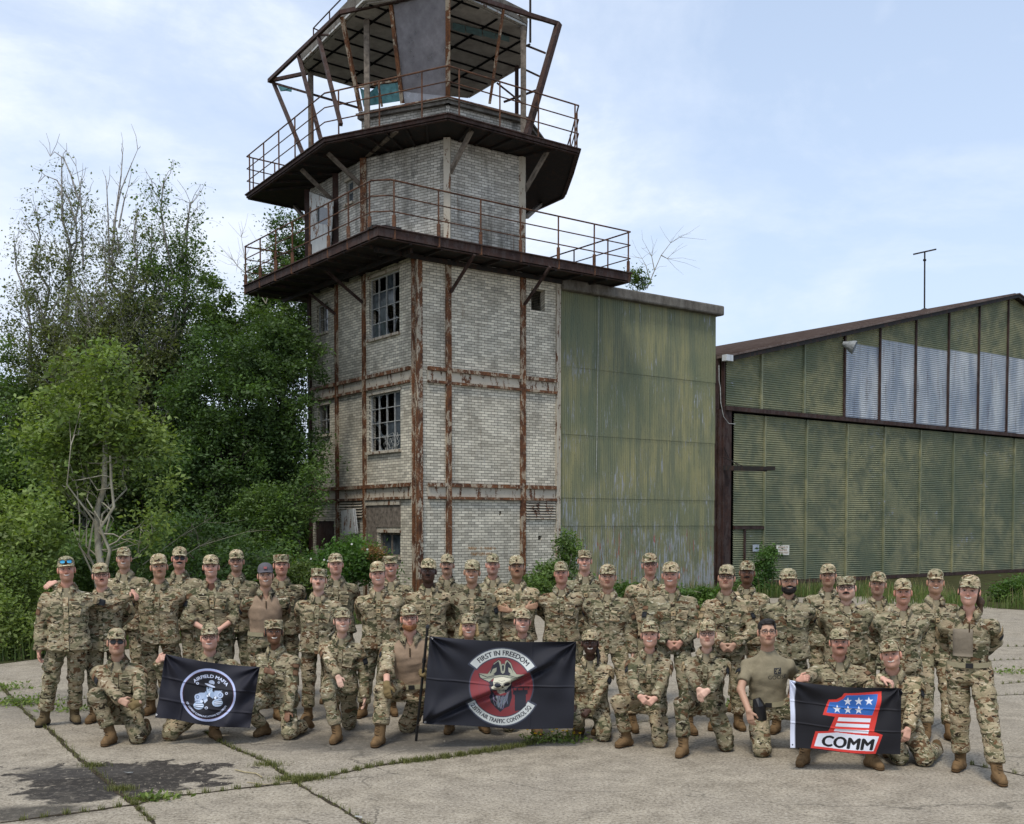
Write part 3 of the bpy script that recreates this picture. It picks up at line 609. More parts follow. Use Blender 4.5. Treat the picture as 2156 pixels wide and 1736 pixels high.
for i in range(len(la)-1):
    a,b=la[i]+.025,la[i+1]-.025
    if i==0:
        zd=hs(980,1305)[1]; corr_sheet('door_panel',hO,rv,nR,a,b,zd+.06,zl-.12,False,'corr_h',hang,off=-.05)
        ax=hs(963,1400)[0]; corr_sheet('wicket_door',hO,rv,nR,ax+.03,b,.1,zd-.04,False,'corr_h',hang,off=-.05); corr_sheet('door_panel',hO,rv,nR,a,ax-.03,.1,zd-.04,False,'corr_h',hang,off=-.05)
        m=MB(); m.obox(hO+rv*(a+b)/2+UP*zd-nR*.02,rv*(b-a)/2,nR*.04,UP*.05); m.obox(hO+rv*ax+UP*zd/2-nR*.02,rv*.03,nR*.04,UP*(zd/2-.06)); m.build('door_frame',M['rust_dark'],hang)
    else: corr_sheet('door_panel',hO,rv,nR,a,b,.12,zl-.12,False,'corr_h',hang,off=-.05)
for a in la[1:-1]:
    m=MB(); m.obox(hO+rv*a-nR*.02+UP*(zl-.1)/2,rv*.028,nR*.05,UP*(zl-.1)/2-UP*.06); m.build('mullion',M['corr_h'],hang)
e1=ua[-1]
m=MB(); m.obox(hO+rv*(ua[0]+e1)/2+UP*(zl)+nR*.05,rv*(e1-ua[0]+.1)/2,nR*.09,UP*.07); m.obox(hO+rv*(ua[0]+e1)/2+UP*.08+nR*.03,rv*(e1-ua[0])/2,nR*.05,UP*.06); m.build('lintel',M['rust_dark'],hang)
# rusty steel column at the joint and the bracket arm
c0=st(1507,900,'R')[0]; c1=st(1543,900,'R')[0]
m=MB(); zc=ev[1]
m.obox(hO+rv*(c0+.12)+UP*zc/2-nR*.1,rv*.10,nR*.05,UP*zc/2); m.obox(hO+rv*(c0+c1)/2+UP*(zl/2-.02)+nR*.02,rv*(c1-c0)/2*.72,nR*.03,UP*(zl/2-.02)); m.obox(hO+rv*(c0+.30)+UP*(zc/2)+nR*.04,rv*.03,nR*.06,UP*zc/2)
m.build('steel_column',M['rust_dark'],hang)
m=MB(); a=hs(862,1050); A=hO+rv*a[0]+nR*.1+UP*a[1]; B=A+nR*1.1+rv*.9+UP*-.06; m.bar(A,B,.12,.16); m.bar(B-nrm(B-A)*.35,B+nrm(B-A)*.25+UP*.04,.18,.12); m.tube([A+UP*.35,A+(B-A)*.55],.015,5); m.tube([A+UP*.7,A+UP*.35+rv*.25,A+(B-A)*.4],.012,5); m.build('bracket_arm',M['rust_black'],hang)
m=MB(); m.tube([on_plane(*z4(x,y),hO+nR*.15,nR) for x,y in((852,610),(853,680),(858,705),(860,770),(872,830),(895,860),(922,862))],.012,5); m.build('cable',M['window_frame'],hang)
# roof
def roofq(a,b,off,th):
    za,zb=zt(a)+.12+off,zt(b)+.12+off; m=MB(); p=[hO+rv*a+nR*.35+UP*za,hO+rv*b+nR*.35+UP*zb,hO+rv*b-nR*28+UP*zb,hO+rv*a-nR*28+UP*za]
    m.add(p+[q+UP*th for q in p],[(3,2,1,0),(4,5,6,7),(0,1,5,4),(1,2,6,5),(2,3,7,6),(3,0,4,7)]); return m
roofq(ua[0]-.35,pk[0],0,.05).build('roof',M['roof'],hang); roofq(pk[0],2*pk[0]-ua[0]+.35,0,.05).build('roof',M['roof'],hang)
m=MB()
for a,b in((ua[0]-.3,pk[0]),(pk[0],2*pk[0]-ua[0])): m.bar(hO+rv*a+nR*.30+UP*(zt(a)+.03),hO+rv*b+nR*.30+UP*(zt(b)+.05),.04,.13)
m.build('barge_board',M['rust_black'],hang)
m=MB(); 
for k in range(60):
    a=ua[0]-.3+(pk[0]-ua[0]+.3)*k/60; m.bar(hO+rv*a+nR*.32+UP*(zt(a)+.18),hO+rv*a-nR*27+UP*(zt(a)+.18),.05,.03)
m.build('roof_ribs',M['roof'],hang)
m=MB(); m.obox(hO+rv*(ua[0]-.3)+nR*.36+UP*(ev[1]-.02),rv*.16,nR*.10,UP*.10); m.build('gutter_end',M['silver'],hang)
m=MB(); m.obox(hO+rv*(ua[0]+.1)-nR*14+UP*(zl/2),rv*.05,nR*13.6,UP*(ev[1]/2-.2)); m.build('side_wall',M['rust_dark'],hang)
m=MB(); m.obox(hO+rv*((ua[0]+e1)/2)-nR*1.2+UP*(zl/2+.1),rv*(e1-ua[0])/2*.98,nR*.05,UP*(zl/2)); m.build('hangar_core',M['void'],hang)
# floodlight on the gable
pf=on_plane(*z4(1410,527),hO+nR*.55,nR); m=MB(); ax_=nrm(nR*.75+rv*.45-UP*.35)
m.tube([pf-ax_*.25,pf-ax_*.12,pf+ax_*.12,pf+ax_*.20],[.08,.12,.23,.24],16); fl=m.build('floodlight',plain('grey_lamp_housing',(.20,.21,.21),.6,.3,.3,12),hang,smooth=False)
m=MB(); m.tube([pf+ax_*.202,pf+ax_*.21],[.205,.20],16); m.build('lens',M['glass_dark'],fl)
m=MB(); m.tube([pf-ax_*.2,on_plane(*z4(1388,508),hO,nR)],.03,6); m.build('arm',M['rust_black'],fl)
# antenna mast on the hangar roof
ab=on_plane(*z4(1731,378),hO-nR*4.,nR); at=on_plane(*z4(1732,128),hO-nR*4.,nR)
ant=thing('antenna_mast',ab,'thin black T shaped aerial mast standing on the hangar roof','antenna')
m=MB(); m.tube([ab-UP*.15,at],.035,6); m.build('mast',M['rust_black'],ant)
m=MB(); m.bar(at+V(-.52,.0,-.09),at+V(.52,.0,.14),.06,.06); m.tube([at-UP*.35+V(-.06,0,0),at-UP*.35+V(.06,0,0)],.05,6); m.build('crossbar',M['rust_black'],ant)
m=MB(); m.tube([ab-UP*.35,ab-UP*.02,ab+UP*.12],[.42,.36,.05],4); m.build('base_cowl',M['rust_black'],ant)
# warning sign
def text_mesh(s,size,font_bold=False):
    cu=bpy.data.curves.new('t','FONT'); cu.body=s; cu.size=size; cu.align_x='CENTER'; cu.align_y='CENTER'; cu.resolution_u=3
    if font_bold: cu.offset=0
    ob=bpy.data.objects.new('t',cu); COL.objects.link(ob); bpy.context.view_layer.update()
    dg=bpy.context.evaluated_depsgraph_get(); me=bpy.data.meshes.new_from_object(ob.evaluated_get(dg)); me.calc_loop_triangles()
    vs=np.array([v.co[:] for v in me.vertices]); tr=np.array([t.vertices[:] for t in me.loop_triangles])
    bpy.data.objects.remove(ob); bpy.data.curves.remove(cu); bpy.data.meshes.remove(me); return vs,tr
z11=lambda x,y:((2060+x*.04638)*.7814,(1440+y*.04638)*.7814)
s0=on_plane(*z11(700,650),hO+nR*.03,nR); s1=on_plane(*z11(1425,1200),hO+nR*.03,nR); sc=(s0+s1)/2; sw=np.dot(s1-s0,rv); sh=s0[2]-s1[2]
sg=thing('warning_sign',sc,'small white French danger notice with rust coloured letters on the hangar door','sign')
m=MB(); m.obox(sc,rv*sw/2,nR*.006,UP*sh/2); o=m.build('plate',plain('sign_white',(.72,.70,.62),.7,.2,.12,8),sg)
M['sign_ink']=plain('sign_ink',(.30,.13,.05),.8,.2,.5,30)
m=MB()
for i,s in enumerate(('DEFENSE DE','PENETRER','DANGER MORT')):
    vs,tr=text_mesh(s,sh*.27,True); w=vs[:,0].max()-vs[:,0].min(); vs=vs*np.array([min(1.05,sw*.86/w),1,1]); off=sh*(.28-.28*i)
    m.add([sc+rv*v[0]+UP*(v[1]+off)+nR*.010 for v in vs],[tuple(t) for t in tr])
m.build('lettering',M['sign_ink'],sg)
pp=on_plane(*z4(1010,1392),hO+nR*.02,nR); pb=thing('blank_plate',pp,'small blank grey plate on the wicket door of the hangar','sign'); m=MB(); m.obox(pp,rv*.16,nR*.006,UP*.12); m.build('plate',M['silver'],pb)
# low lean-to left of the tower, behind the weeds
lt=C0+lv*(LL+.25)+rv*.6; lean=thing('lean_to_wall',lt,'low rusty metal doors and brick stub at the left foot of the tower','wall')
m=MB(); m.obox(lt+lv*.35+UP*1.2,lv*.30,nL*.08,UP*1.25); m.build('brick_stub',M['brick'],lean)
for k,mt in ((1.0,'white_flaking'),(1.75,'rust_dark')):
    m=MB(); m.obox(lt+lv*k+UP*1.25,lv*.34,nL*.03,UP*1.25); m.build('door',M[mt],lean)
# ================================================================ people
def camo_mat(name,shift=0.,dark=1.,sc=1.):
    t=NT(name,.95,.12); v=t.coord(scale=(4.7*sc,4.7*sc,8.6*sc),rnd=True,off=(shift,shift*2,shift*3)); wv=t.noise(t.coord(rnd=True),9,2)
    k=lambda c:tuple(x*dark*1.0 for x in c)
    n1=t.noise(v,1.25,4,.55,.6); c=t.mix(t.ramp(n1,.42,.58),k((.345,.285,.195)),k((.225,.205,.130)))
    def off(a,b,cc): 
        m=t.n('ShaderNodeMapping'); m.inputs['Location'].default_value=(a,b,cc); t.l(v,m.inputs[0]); return m.outputs[0]
    n2=t.noise(off(5,1,2),1.7,4,.55,.9); c=t.mix(t.ramp(n2,.54,.57),c,k((.090,.092,.052)))
    n3=t.noise(off(9,7,3),1.9,4,.6,.8); c=t.mix(t.ramp(n3,.565,.59),c,k((.135,.080,.045)))
    n6=t.noise(off(2,5,8),2.6,3,.5,.6); c=t.mix(t.ramp(n6,.585,.61),c,k((.37,.33,.225)))
    v2=t.coord(scale=(5.6*sc,5.6*sc,13*sc),rnd=True,off=(3,1,4)); n4=t.noise(v2,2.2,3,.55,.9); c=t.mix(t.ramp(n4,.605,.62),c,k((.032,.026,.018)))
    v3=t.coord(scale=(6*sc,6*sc,14*sc),rnd=True,off=(8,11,6)); n5=t.noise(v3,2.6,3,.55,.7); c=t.mix(t.ramp(n5,.635,.65),c,k((.52,.48,.37)))
    oi=t.n('ShaderNodeObjectInfo'); c=t.mix(1.,c,t.mix(t.ramp(oi.outputs['Random'],0,1),(.84,.86,.84),(1.16,1.10,1.04)),'MULTIPLY')
    t.color(c); fb=t.noise(t.coord(scale=(1,1,1.7),rnd=True),17,5,.62,1.6); t.bump(fb,.022,.9); return t.m
M['camo']=camo_mat('camouflage_cloth'); M['camo2']=camo_mat('camouflage_cloth_worn',4.,1.12,1.1); M['camo3']=camo_mat('camouflage_cloth_dark',9.,.72,.95); M['camob']=camo_mat('camouflage_cloth_brown',2.,.85,.9)
M['camocap']=camo_mat('camouflage_cap_cloth',6.,1.28,1.5)
def cloth(name,c,var=.12,b=.006):
    t=NT(name,.95,.1); v=t.coord(rnd=True); n1=t.noise(v,14,5,.65,.8); t.color(t.mix(t.ramp(n1,.3,.7),tuple(x*(1-var) for x in c),tuple(x*(1+var) for x in c))); t.bump(n1,b); return t.m
M['tee']=cloth('tan_tshirt',(.23,.20,.135)); M['teebrown']=cloth('brown_tshirt',(.10,.05,.035)); M['combat']=cloth('tan_combat_shirt',(.27,.195,.135)); M['combatg']=cloth('grey_tan_mesh',(.20,.17,.13))
M['belt']=cloth('belt_webbing',(.19,.17,.11)); M['boot']=cloth('coyote_suede',(.150,.095,.048),.35,.006); M['boot2']=cloth('olive_boot',(.12,.09,.05),.25,.004); M['sole']=cloth('boot_sole',(.10,.06,.03)); M['sole2']=cloth('dark_sole',(.03,.028,.025))
M['glove']=cloth('tan_glove',(.17,.125,.06)); M['black']=plain('black_plastic',(.012,.012,.013),.35,.5,.1); M['patch']=cloth('tan_patch',(.33,.25,.145)); M['patchb']=cloth('brown_patch',(.17,.10,.06)); M['patchd']=cloth('dark_patch',(.03,.032,.035)); M['patcht']=cloth('tape_cloth',(.26,.235,.155)); M['thread']=cloth('dark_thread',(.045,.03,.018))
M['greycap']=cloth('grey_cap',(.105,.10,.112)); M['lightcap']=cloth('light_cap_mesh',(.42,.40,.38)); M['red']=cloth('red_thread',(.26,.09,.09)); M['bluelens']=plain('blue_mirror_lens',(.05,.42,.75),.12,.8,.25,30); M['lens']=plain('eyeglass_lens',(.30,.22,.19),.1,.6,.1)
t_=NT('skin',.55,.35); at_=t_.n('ShaderNodeAttribute'); at_.attribute_name='Col'; nz_=t_.noise(t_.coord(),60,3,.6); t_.color(t_.mix(t_.ramp(nz_,.3,.7,0,.14),at_.outputs[0],(.25,.10,.06))); t_.b.inputs['Subsurface Weight'].default_value=0.; M['skin']=t_.m
HAIRC={'brown':(.055,.032,.018),'dark':(.014,.011,.010),'blonde':(.36,.25,.11),'ginger':(.24,.10,.04),'grey':(.22,.20,.18),'light':(.17,.11,.06)}
for k_,c_ in HAIRC.items(): M['hair_'+k_]=plain('hair_'+k_,c_,.6,.3,.35,60,bump=.004)
SKIN={'pale':(.62,.40,.305),'pink':(.62,.36,.27),'ruddy':(.54,.29,.21),'tan':(.47,.28,.185),'olive':(.38,.22,.135),'brown':(.17,.088,.05),'dark':(.060,.032,.022),'mid':(.46,.28,.195)}
def rz(a): c,s=math.cos(a),math.sin(a); return np.array([[c,-s,0],[s,c,0],[0,0,1.]])
def rx(a): c,s=math.cos(a),math.sin(a); return np.array([[1,0,0],[0,c,-s],[0,s,c]])
def ry(a): c,s=math.cos(a),math.sin(a); return np.array([[c,0,s],[0,1,0],[-s,0,c]])
def axis(lo,hi,fine,hc):
    p=[lo]; 
    while p[-1]<hi:
        h=hc
        for a,b,hf in fine:
            if a-hc<=p[-1]<=b: h=min(h,hf)
        p.append(p[-1]+h)
    return np.array(p,np.float32)
class Grid:
    def __init__(s,lo,hi,h,fine=()):
        s.ax=[axis(lo[i],hi[i],[(f[0][i],f[1][i],f[2]) for f in fine],h) for i in range(3)]
        s.f=np.full([len(a) for a in s.ax],.5,np.float32)
    def blk(s,lo,hi):
        sl=[]; 
        for i in range(3):
            a=max(0,np.searchsorted(s.ax[i],lo[i])-2); b=min(len(s.ax[i]),np.searchsorted(s.ax[i],hi[i])+2)
            if b<=a: return None
            sl.append(slice(a,b))
        return tuple(sl),s.ax[0][sl[0]][:,None,None],s.ax[1][sl[1]][None,:,None],s.ax[2][sl[2]][None,None,:]
    def add(s,fn,lo,hi,k=0.,mode='u'):
        r=s.blk(np.asarray(lo)-k-.035,np.asarray(hi)+k+.035)
        if r is None: return s
        sl,X,Y,Z=r; d=fn(X,Y,Z).astype(np.float32); b=s.f[sl]
        if mode=='u':
            if k>0: h=np.clip(k-np.abs(b-d),0,None)/k; s.f[sl]=np.minimum(b,d)-h*h*k*.25
            else: s.f[sl]=np.minimum(b,d)
        elif mode=='s':
            d=-d
            if k>0: h=np.clip(k-np.abs(b-d),0,None)/k; s.f[sl]=np.maximum(b,d)+h*h*k*.25
            else: s.f[sl]=np.maximum(b,d)
        return s
    def cone(s,a,b,ra,rb,k=0.,cut0=None,cut1=None,mode='u'):
        a=np.asarray(a,float);b=np.asarray(b,float);ab=b-a;L2=float(ab@ab)+1e-9;L=math.sqrt(L2);m=max(ra,rb)
        def fn(X,Y,Z):
            t=((X-a[0])*ab[0]+(Y-a[1])*ab[1]+(Z-a[2])*ab[2])/L2; tc=np.clip(t,0,1)
            d=np.sqrt((X-a[0]-tc*ab[0])**2+(Y-a[1]-tc*ab[1])**2+(Z-a[2]-tc*ab[2])**2)-(ra+(rb-ra)*tc)
            if cut1 is not None: d=np.maximum(d,(t-1)*L-cut1)
            if cut0 is not None: d=np.maximum(d,-t*L-cut0)
            return d
        return s.add(fn,np.minimum(a,b)-m,np.maximum(a,b)+m,k,mode)
    def ell(s,c,r,k=0.,Mx=None,mode='u'):
        c=np.asarray(c,float);r=np.asarray(r,float);Mx=np.eye(3) if Mx is None else Mx; m=r.max()
        def fn(X,Y,Z):
            x,y,z=X-c[0],Y-c[1],Z-c[2]; q=[(x*Mx[0,i]+y*Mx[1,i]+z*Mx[2,i])/r[i] for i in range(3)]
            return (np.sqrt(q[0]**2+q[1]**2+q[2]**2)-1)*r.min()
        return s.add(fn,c-m,c+m,k,mode)
    def mesh(s,noise=None):
        if noise is not None: s.f=s.f+noise(s.ax[0][:,None,None],s.ax[1][None,:,None],s.ax[2][None,None,:]).astype(np.float32)
        return surfnet(s.f,s.ax)
CO=[(i,j,k) for i in(0,1) for j in(0,1) for k in(0,1)]
ED=[(a,b) for a in range(8) for b in range(a+1,8) if sum(abs(CO[a][q]-CO[b][q]) for q in range(3))==1]
def surfnet(f,ax):
    ins=f<0; sh=tuple(n-1 for n in f.shape); sm=np.zeros(sh,np.uint8)
    for i,j,k in CO: sm+=ins[i:sh[0]+i,j:sh[1]+j,k:sh[2]+k]
    act=(sm>0)&(sm<8); I,J,K=np.nonzero(act)
    if len(I)==0: return np.zeros((0,3)),np.zeros((0,4),int)
    vid=np.full(sh,-1,np.int32); vid[I,J,K]=np.arange(len(I))
    val=[f[I+i,J+j,K+k] for i,j,k in CO]; acc=np.zeros((len(I),3)); cnt=np.zeros(len(I))
    for a,b in ED:
        fa,fb=val[a],val[b]; m=(fa<0)!=(fb<0); t=np.where(m,fa/np.where(m,fa-fb,1),0)
        ca,cb=np.array(CO[a],float),np.array(CO[b],float)
        acc+=np.where(m[:,None],ca+t[:,None]*(cb-ca),0); cnt+=m
    acc/=cnt[:,None]; P=np.empty_like(acc)
    for q,idx in enumerate((I,J,K)): A=ax[q]; P[:,q]=A[idx]+acc[:,q]*(A[idx+1]-A[idx])
    F_=[]
    for q in range(3):
        u,w=[(1,2),(2,0),(0,1)][q]
        A=np.moveaxis(ins,q,0); d=A[:-1]!=A[1:]; d=np.moveaxis(d,0,q)
        X=list(np.nonzero(d)); 
        ok=(X[u]>0)&(X[w]>0)&(X[u]<f.shape[u]-1)&(X[w]<f.shape[w]-1); X=[x[ok] for x in X]
        def g(du,dw):
            Y=[x.copy() for x in X]; Y[u]=Y[u]-du; Y[w]=Y[w]-dw; return vid[Y[0],Y[1],Y[2]]
        qd=np.stack([g(1,1),g(0,1),g(0,0),g(1,0)],1); inside_=ins[X[0],X[1],X[2]]
        qd[~inside_]=qd[~inside_][:,::-1]; F_.append(qd)
    F_=np.concatenate(F_); F_=F_[(F_>=0).all(1)]
    return P,F_
def foldnoise(seed,amp=.006,sc=1.,base=(0,0,0)):
    r=np.random.RandomState(seed); ks=[]
    for i in range(5):
        d=r.normal(size=3); d[2]*=1.7; d/=np.linalg.norm(d); ks.append((d*r.uniform(38,80)*sc,r.uniform(0,6.28),r.normal(size=3)*18))
    def f(X,Y,Z):
        o=0
        for i,(k,p,w) in enumerate(ks):
            o=o+np.sin(k[0]*X+k[1]*Y+k[2]*Z+p+1.4*np.sin(w[0]*X+w[1]*Y+w[2]*Z))
        return o*amp*.42
    return f
def ik(a,b,l1,l2,pole):
    d=b-a; L=np.linalg.norm(d); mx=(l1+l2)*.999
    if L>mx: b=a+d*mx/L; d=b-a; L=mx
    if L<abs(l1-l2)+.02: L=abs(l1-l2)+.02
    u=d/np.linalg.norm(d); x=(l1*l1-l2*l2+L*L)/(2*L); h=math.sqrt(max(l1*l1-x*x,0)); p=pole-u*np.dot(pole,u)
    return a+u*x+nrm(p)*h, b
TJ=np.array([[-.16,.232,.165],[-.06,.222,.158],[.06,.200,.148],[.16,.196,.145],[.28,.208,.150],[.35,.210,.144],[.40,.190,.128],[.445,.160,.108],[.485,.112,.090],[.52,.082,.076],[.56,.070,.070]])
def hand(g,w,d,pn,side,curl,sc=1.,infl=0.,spread=0.,thumb=.8):
    """w wrist, d finger direction, pn palm normal, side = unit vector towards the thumb"""
    d=nrm(d); pn=nrm(pn-d*np.dot(pn,d)); sd=nrm(np.cross(d,pn)); 
    if np.dot(sd,side)<0: sd=-sd
    k=.85*sc; r0=.0105*k+infl
    for o in (-.027,-.009,.010,.028): g.cone(w+sd*o*.7*k,w+d*.088*k+sd*o*k,.0165*k+infl,.0135*k+infl,.012)
    for i,(o,L) in enumerate(((.030,.070),(.010,.080),(-.011,.075),(-.031,.058))):
        p=w+d*.086*k+sd*o*k; a=curl*(.8+.12*i)*.55; dd=nrm(d+sd*spread*o*12)
        for j,f in enumerate((.45,.32,.23)):
            ang=a*(j+1)*(1.0 if j<2 else .9); q=nrm(dd*math.cos(ang)+pn*math.sin(ang)); e=p+q*L*f*k
            g.cone(p,e,r0*(1-.07*j),r0*(.95-.09*j),.004); p=e
    p=w+d*.022*k+sd*.024*k; q=nrm(d*.62+sd*thumb+pn*.25); e=p+q*.05*k; g.cone(p,e,.0155*k+infl,.0125*k+infl,.010)
    q2=nrm(d*.95+sd*.25*thumb+pn*(.25+.4*min(curl,1.2))); g.cone(e,e+q2*.038*k,.0122*k+infl,.0098*k+infl,.004)
def head_sdf(g,h,Mh,k,nose=1.,jaw=1.,wide=1.,female=False):
    T=lambda x,y,z:h+Mh@(np.array([x*wide,y,z])*k)
    g.ell(T(0,.012,.022),np.array([.0765*wide,.096,.096])*k,.0,Mh); g.ell(T(0,-.020,-.040),np.array([.063*wide*jaw,.068,.072])*k,.03,Mh)
    g.ell(T(0,-.052,-.086),np.array([.022*jaw,.024,.021])*k,.03,Mh); 
    for s in (-1,1):
        g.ell(T(s*.040,-.054,-.024),np.array([.027,.027,.026])*k,.022,Mh); g.ell(T(s*.044*jaw,-.002,-.064),np.array([.018,.03,.022])*k,.03,Mh)
        g.ell(T(s*.032,-.098,.010),np.array([.019,.016,.011])*k,.012,Mh,'s'); g.ell(T(s*.031,-.0755,.008),np.array([.0145,.0145,.012])*k,.003,Mh)
        g.cone(T(s*.012,-.088,.028),T(s*.044,-.076,.028),.0085*k,.008*k,.012)
        g.ell(T(s*.083,.012,-.000),np.array([.011,.020,.034])*k,.005,Mh); g.ell(T(s*.012,-.096,-.030),np.array([.010,.011,.009])*k*nose,.006,Mh)
    g.cone(T(0,-.088,.016),T(0,-.112*1.,-.024),.0085*k*nose,.0115*k*nose,.010)
    g.cone(T(-.021,-.081,-.054),T(.021,-.081,-.054),.0085*k,.0085*k,.008); g.cone(T(0,-.0865,-.054),T(0,-.0865,-.054),.0095*k,.0095*k,.008)
def paint(P,h,Mh,k,skin,sp):
    c=np.tile(np.array(skin,np.float32),(len(P),1)); q=((P-h)@Mh)/k; x,y,z=q[:,0]/sp.get('wide',1.),q[:,1],q[:,2]
    nearh=(np.linalg.norm(q,axis=1)<.17)
    dark=np.array(skin)*np.array([.60,.5,.5]); lum=skin[0]
    fr=nearh&(y<-.03)
    def put(m,col,a=1.): c[m]=c[m]*(1-a)+np.array(col)*a
    put(nearh&(np.hypot(x,z+.028)<.026)&(y<-.09),np.array(skin)*[1.0,.72,.68],.55)          # nose tip
    for s in(-1,1):
        put(fr&(np.hypot((x-s*.040)/.022,(z+.022)/.017)<1),np.array(skin)*[1.02,.76,.70],.55)   # cheeks
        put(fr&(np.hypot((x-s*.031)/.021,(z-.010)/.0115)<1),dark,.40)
        eye=fr&(np.hypot((x-s*.031)/.0150,(z-.0085)/(.0055 if sp.get('smile') else .0070))<1); put(eye,(.42,.38,.35) if lum>.1 else (.32,.29,.27))
        put(fr&(np.hypot((x-s*.031)/.0080,(z-.0085)/.0070)<1),(.03,.022,.02)); put(fr&(np.abs(x-s*.031)<.0175)&(np.abs(z-.0160+.25*abs(1)*0)<.0034),(.06,.035,.025),.7)
        bz=.0305-.35*(np.abs(x)-.030)*((np.abs(x)>.030)); put(fr&(np.abs(x-s*.032)<.021)&(np.abs(z-bz)<.0052),np.array(HAIRC[sp.get('hair','brown')])*1.3+.02,.75 if sp.get('hair')!='blonde' else .35)
        put(nearh&(np.abs(x-s*.085)<.010)&(np.abs(z)<.035),np.array(skin)*[1.,.72,.66],.5)
    ml=.0275; smile=sp.get('smile',0); zc=-.053+ (14.*x*x if smile else 4*x*x)-.004*bool(smile)
    m=fr&(y<-.045)&(np.abs(x)<ml-.002)
    put(m&(np.abs(z-zc)<.0105),np.array(skin)*[.86,.50,.46],.85)
    if smile==2: put(m&(np.abs(z-zc)<.0057)&(np.abs(x)<.0245),(.66,.63,.56)); put(m&(z-zc<-.0050)&(z-zc>-.0072),dark*.6,.6)
    else: put(m&(np.abs(z-zc)<.0026),dark*.45,.9)
    if sp.get('stubble'): 
        st_=nearh&(y<.01)&(z<-.035)&(z>-.13)&~(m&(np.abs(z-zc)<.0105)); put(st_,np.array(HAIRC[sp.get('hair','brown')])*1.2+.03,sp['stubble'])
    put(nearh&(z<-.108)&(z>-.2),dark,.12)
    return c
def strip_mesh(name,rows,mat,parent,close=False,th=.003,base=None,smooth=True):
    """rows: list of rows of points; thin shell with thickness along the computed normals"""
    R_=np.array(rows,float); a,b,_=R_.shape
    du=np.gradient(R_,axis=0); dv=np.gradient(R_,axis=1); n=np.cross(du,dv); n/=np.linalg.norm(n,axis=2,keepdims=True)+1e-9
    V_=np.concatenate([(R_+n*th/2).reshape(-1,3),(R_-n*th/2).reshape(-1,3)]); N=a*b; f=[]
    for i in range(a-1):
        for j in range(b-1):
            q=(i*b+j,i*b+j+1,(i+1)*b+j+1,(i+1)*b+j); f.append(q); f.append(tuple(N+x for x in q[::-1]))
    for i in range(a-1):
        for j in (0,b-1): q=(i*b+j,(i+1)*b+j,N+(i+1)*b+j,N+i*b+j); f.append(q)
    for j in range(b-1):
        for i in (0,a-1): q=(i*b+j,i*b+j+1,N+i*b+j+1,N+i*b+j); f.append(q)
    return link_mesh(name,V_,f,mat,parent,smooth)
def cap_mesh(h,Mh,k,kind,mat,par,wide=1.,crownmat=None,tilt=0.):
    T=lambda x,y,z:h+Mh@(np.array([x*wide,y,z])*k)
    zb=.050; n=28
    if kind=='ball': prof=[(1.0,0),(1.0,.018),(.965,.040),(.88,.060),(.73,.077),(.52,.088),(.27,.094),(.0,.096)]
    else: prof=[(1.0,0),(1.02,.02),(1.035,.045),(1.05,.066),(1.03,.073),(.85,.077),(.5,.079),(.0,.080)]
    rows=[]
    for r,z in prof:
        row=[]
        for i in range(n+1):
            t=2*math.pi*i/n; x=math.cos(t)*.0845*r; y=math.sin(t)*.103*r+.010; 
            back=max(0,math.sin(t)); zz_=zb+z-(.020*back*(1-z/.104))+(0.004*math.sin(3*t+r*9) if kind!='ball' else .002*math.sin(5*t+r*11))
            if kind=='ball' and math.sin(t)<-.2: zz_+=.004*min(1,z/.05)
            row.append(T(x,y,zz_))
        rows.append(row)
    o=strip_mesh('cap',rows,crownmat or mat,par,th=.003)
    rows=[]
    L=.066 if kind=='ball' else .052
    for j in range(5):
        f=j/4; row=[]
        for i in range(15):
            u=-1+i/7.; ang=-math.pi/2+u*1.02
            x=math.cos(ang)*.0865; y=math.sin(ang)*.104+.010
            ext=L*f*(1-abs(u)**2.6*.92)
            row.append(T(x*(1+.02*f),y-ext,zb+.003-.34*ext-.027*(abs(u)**2.2)*(.25+f*.75)+.004*f+.002))
        rows.append(row)
    strip_mesh('visor',rows,mat,o,th=.004)
    return o
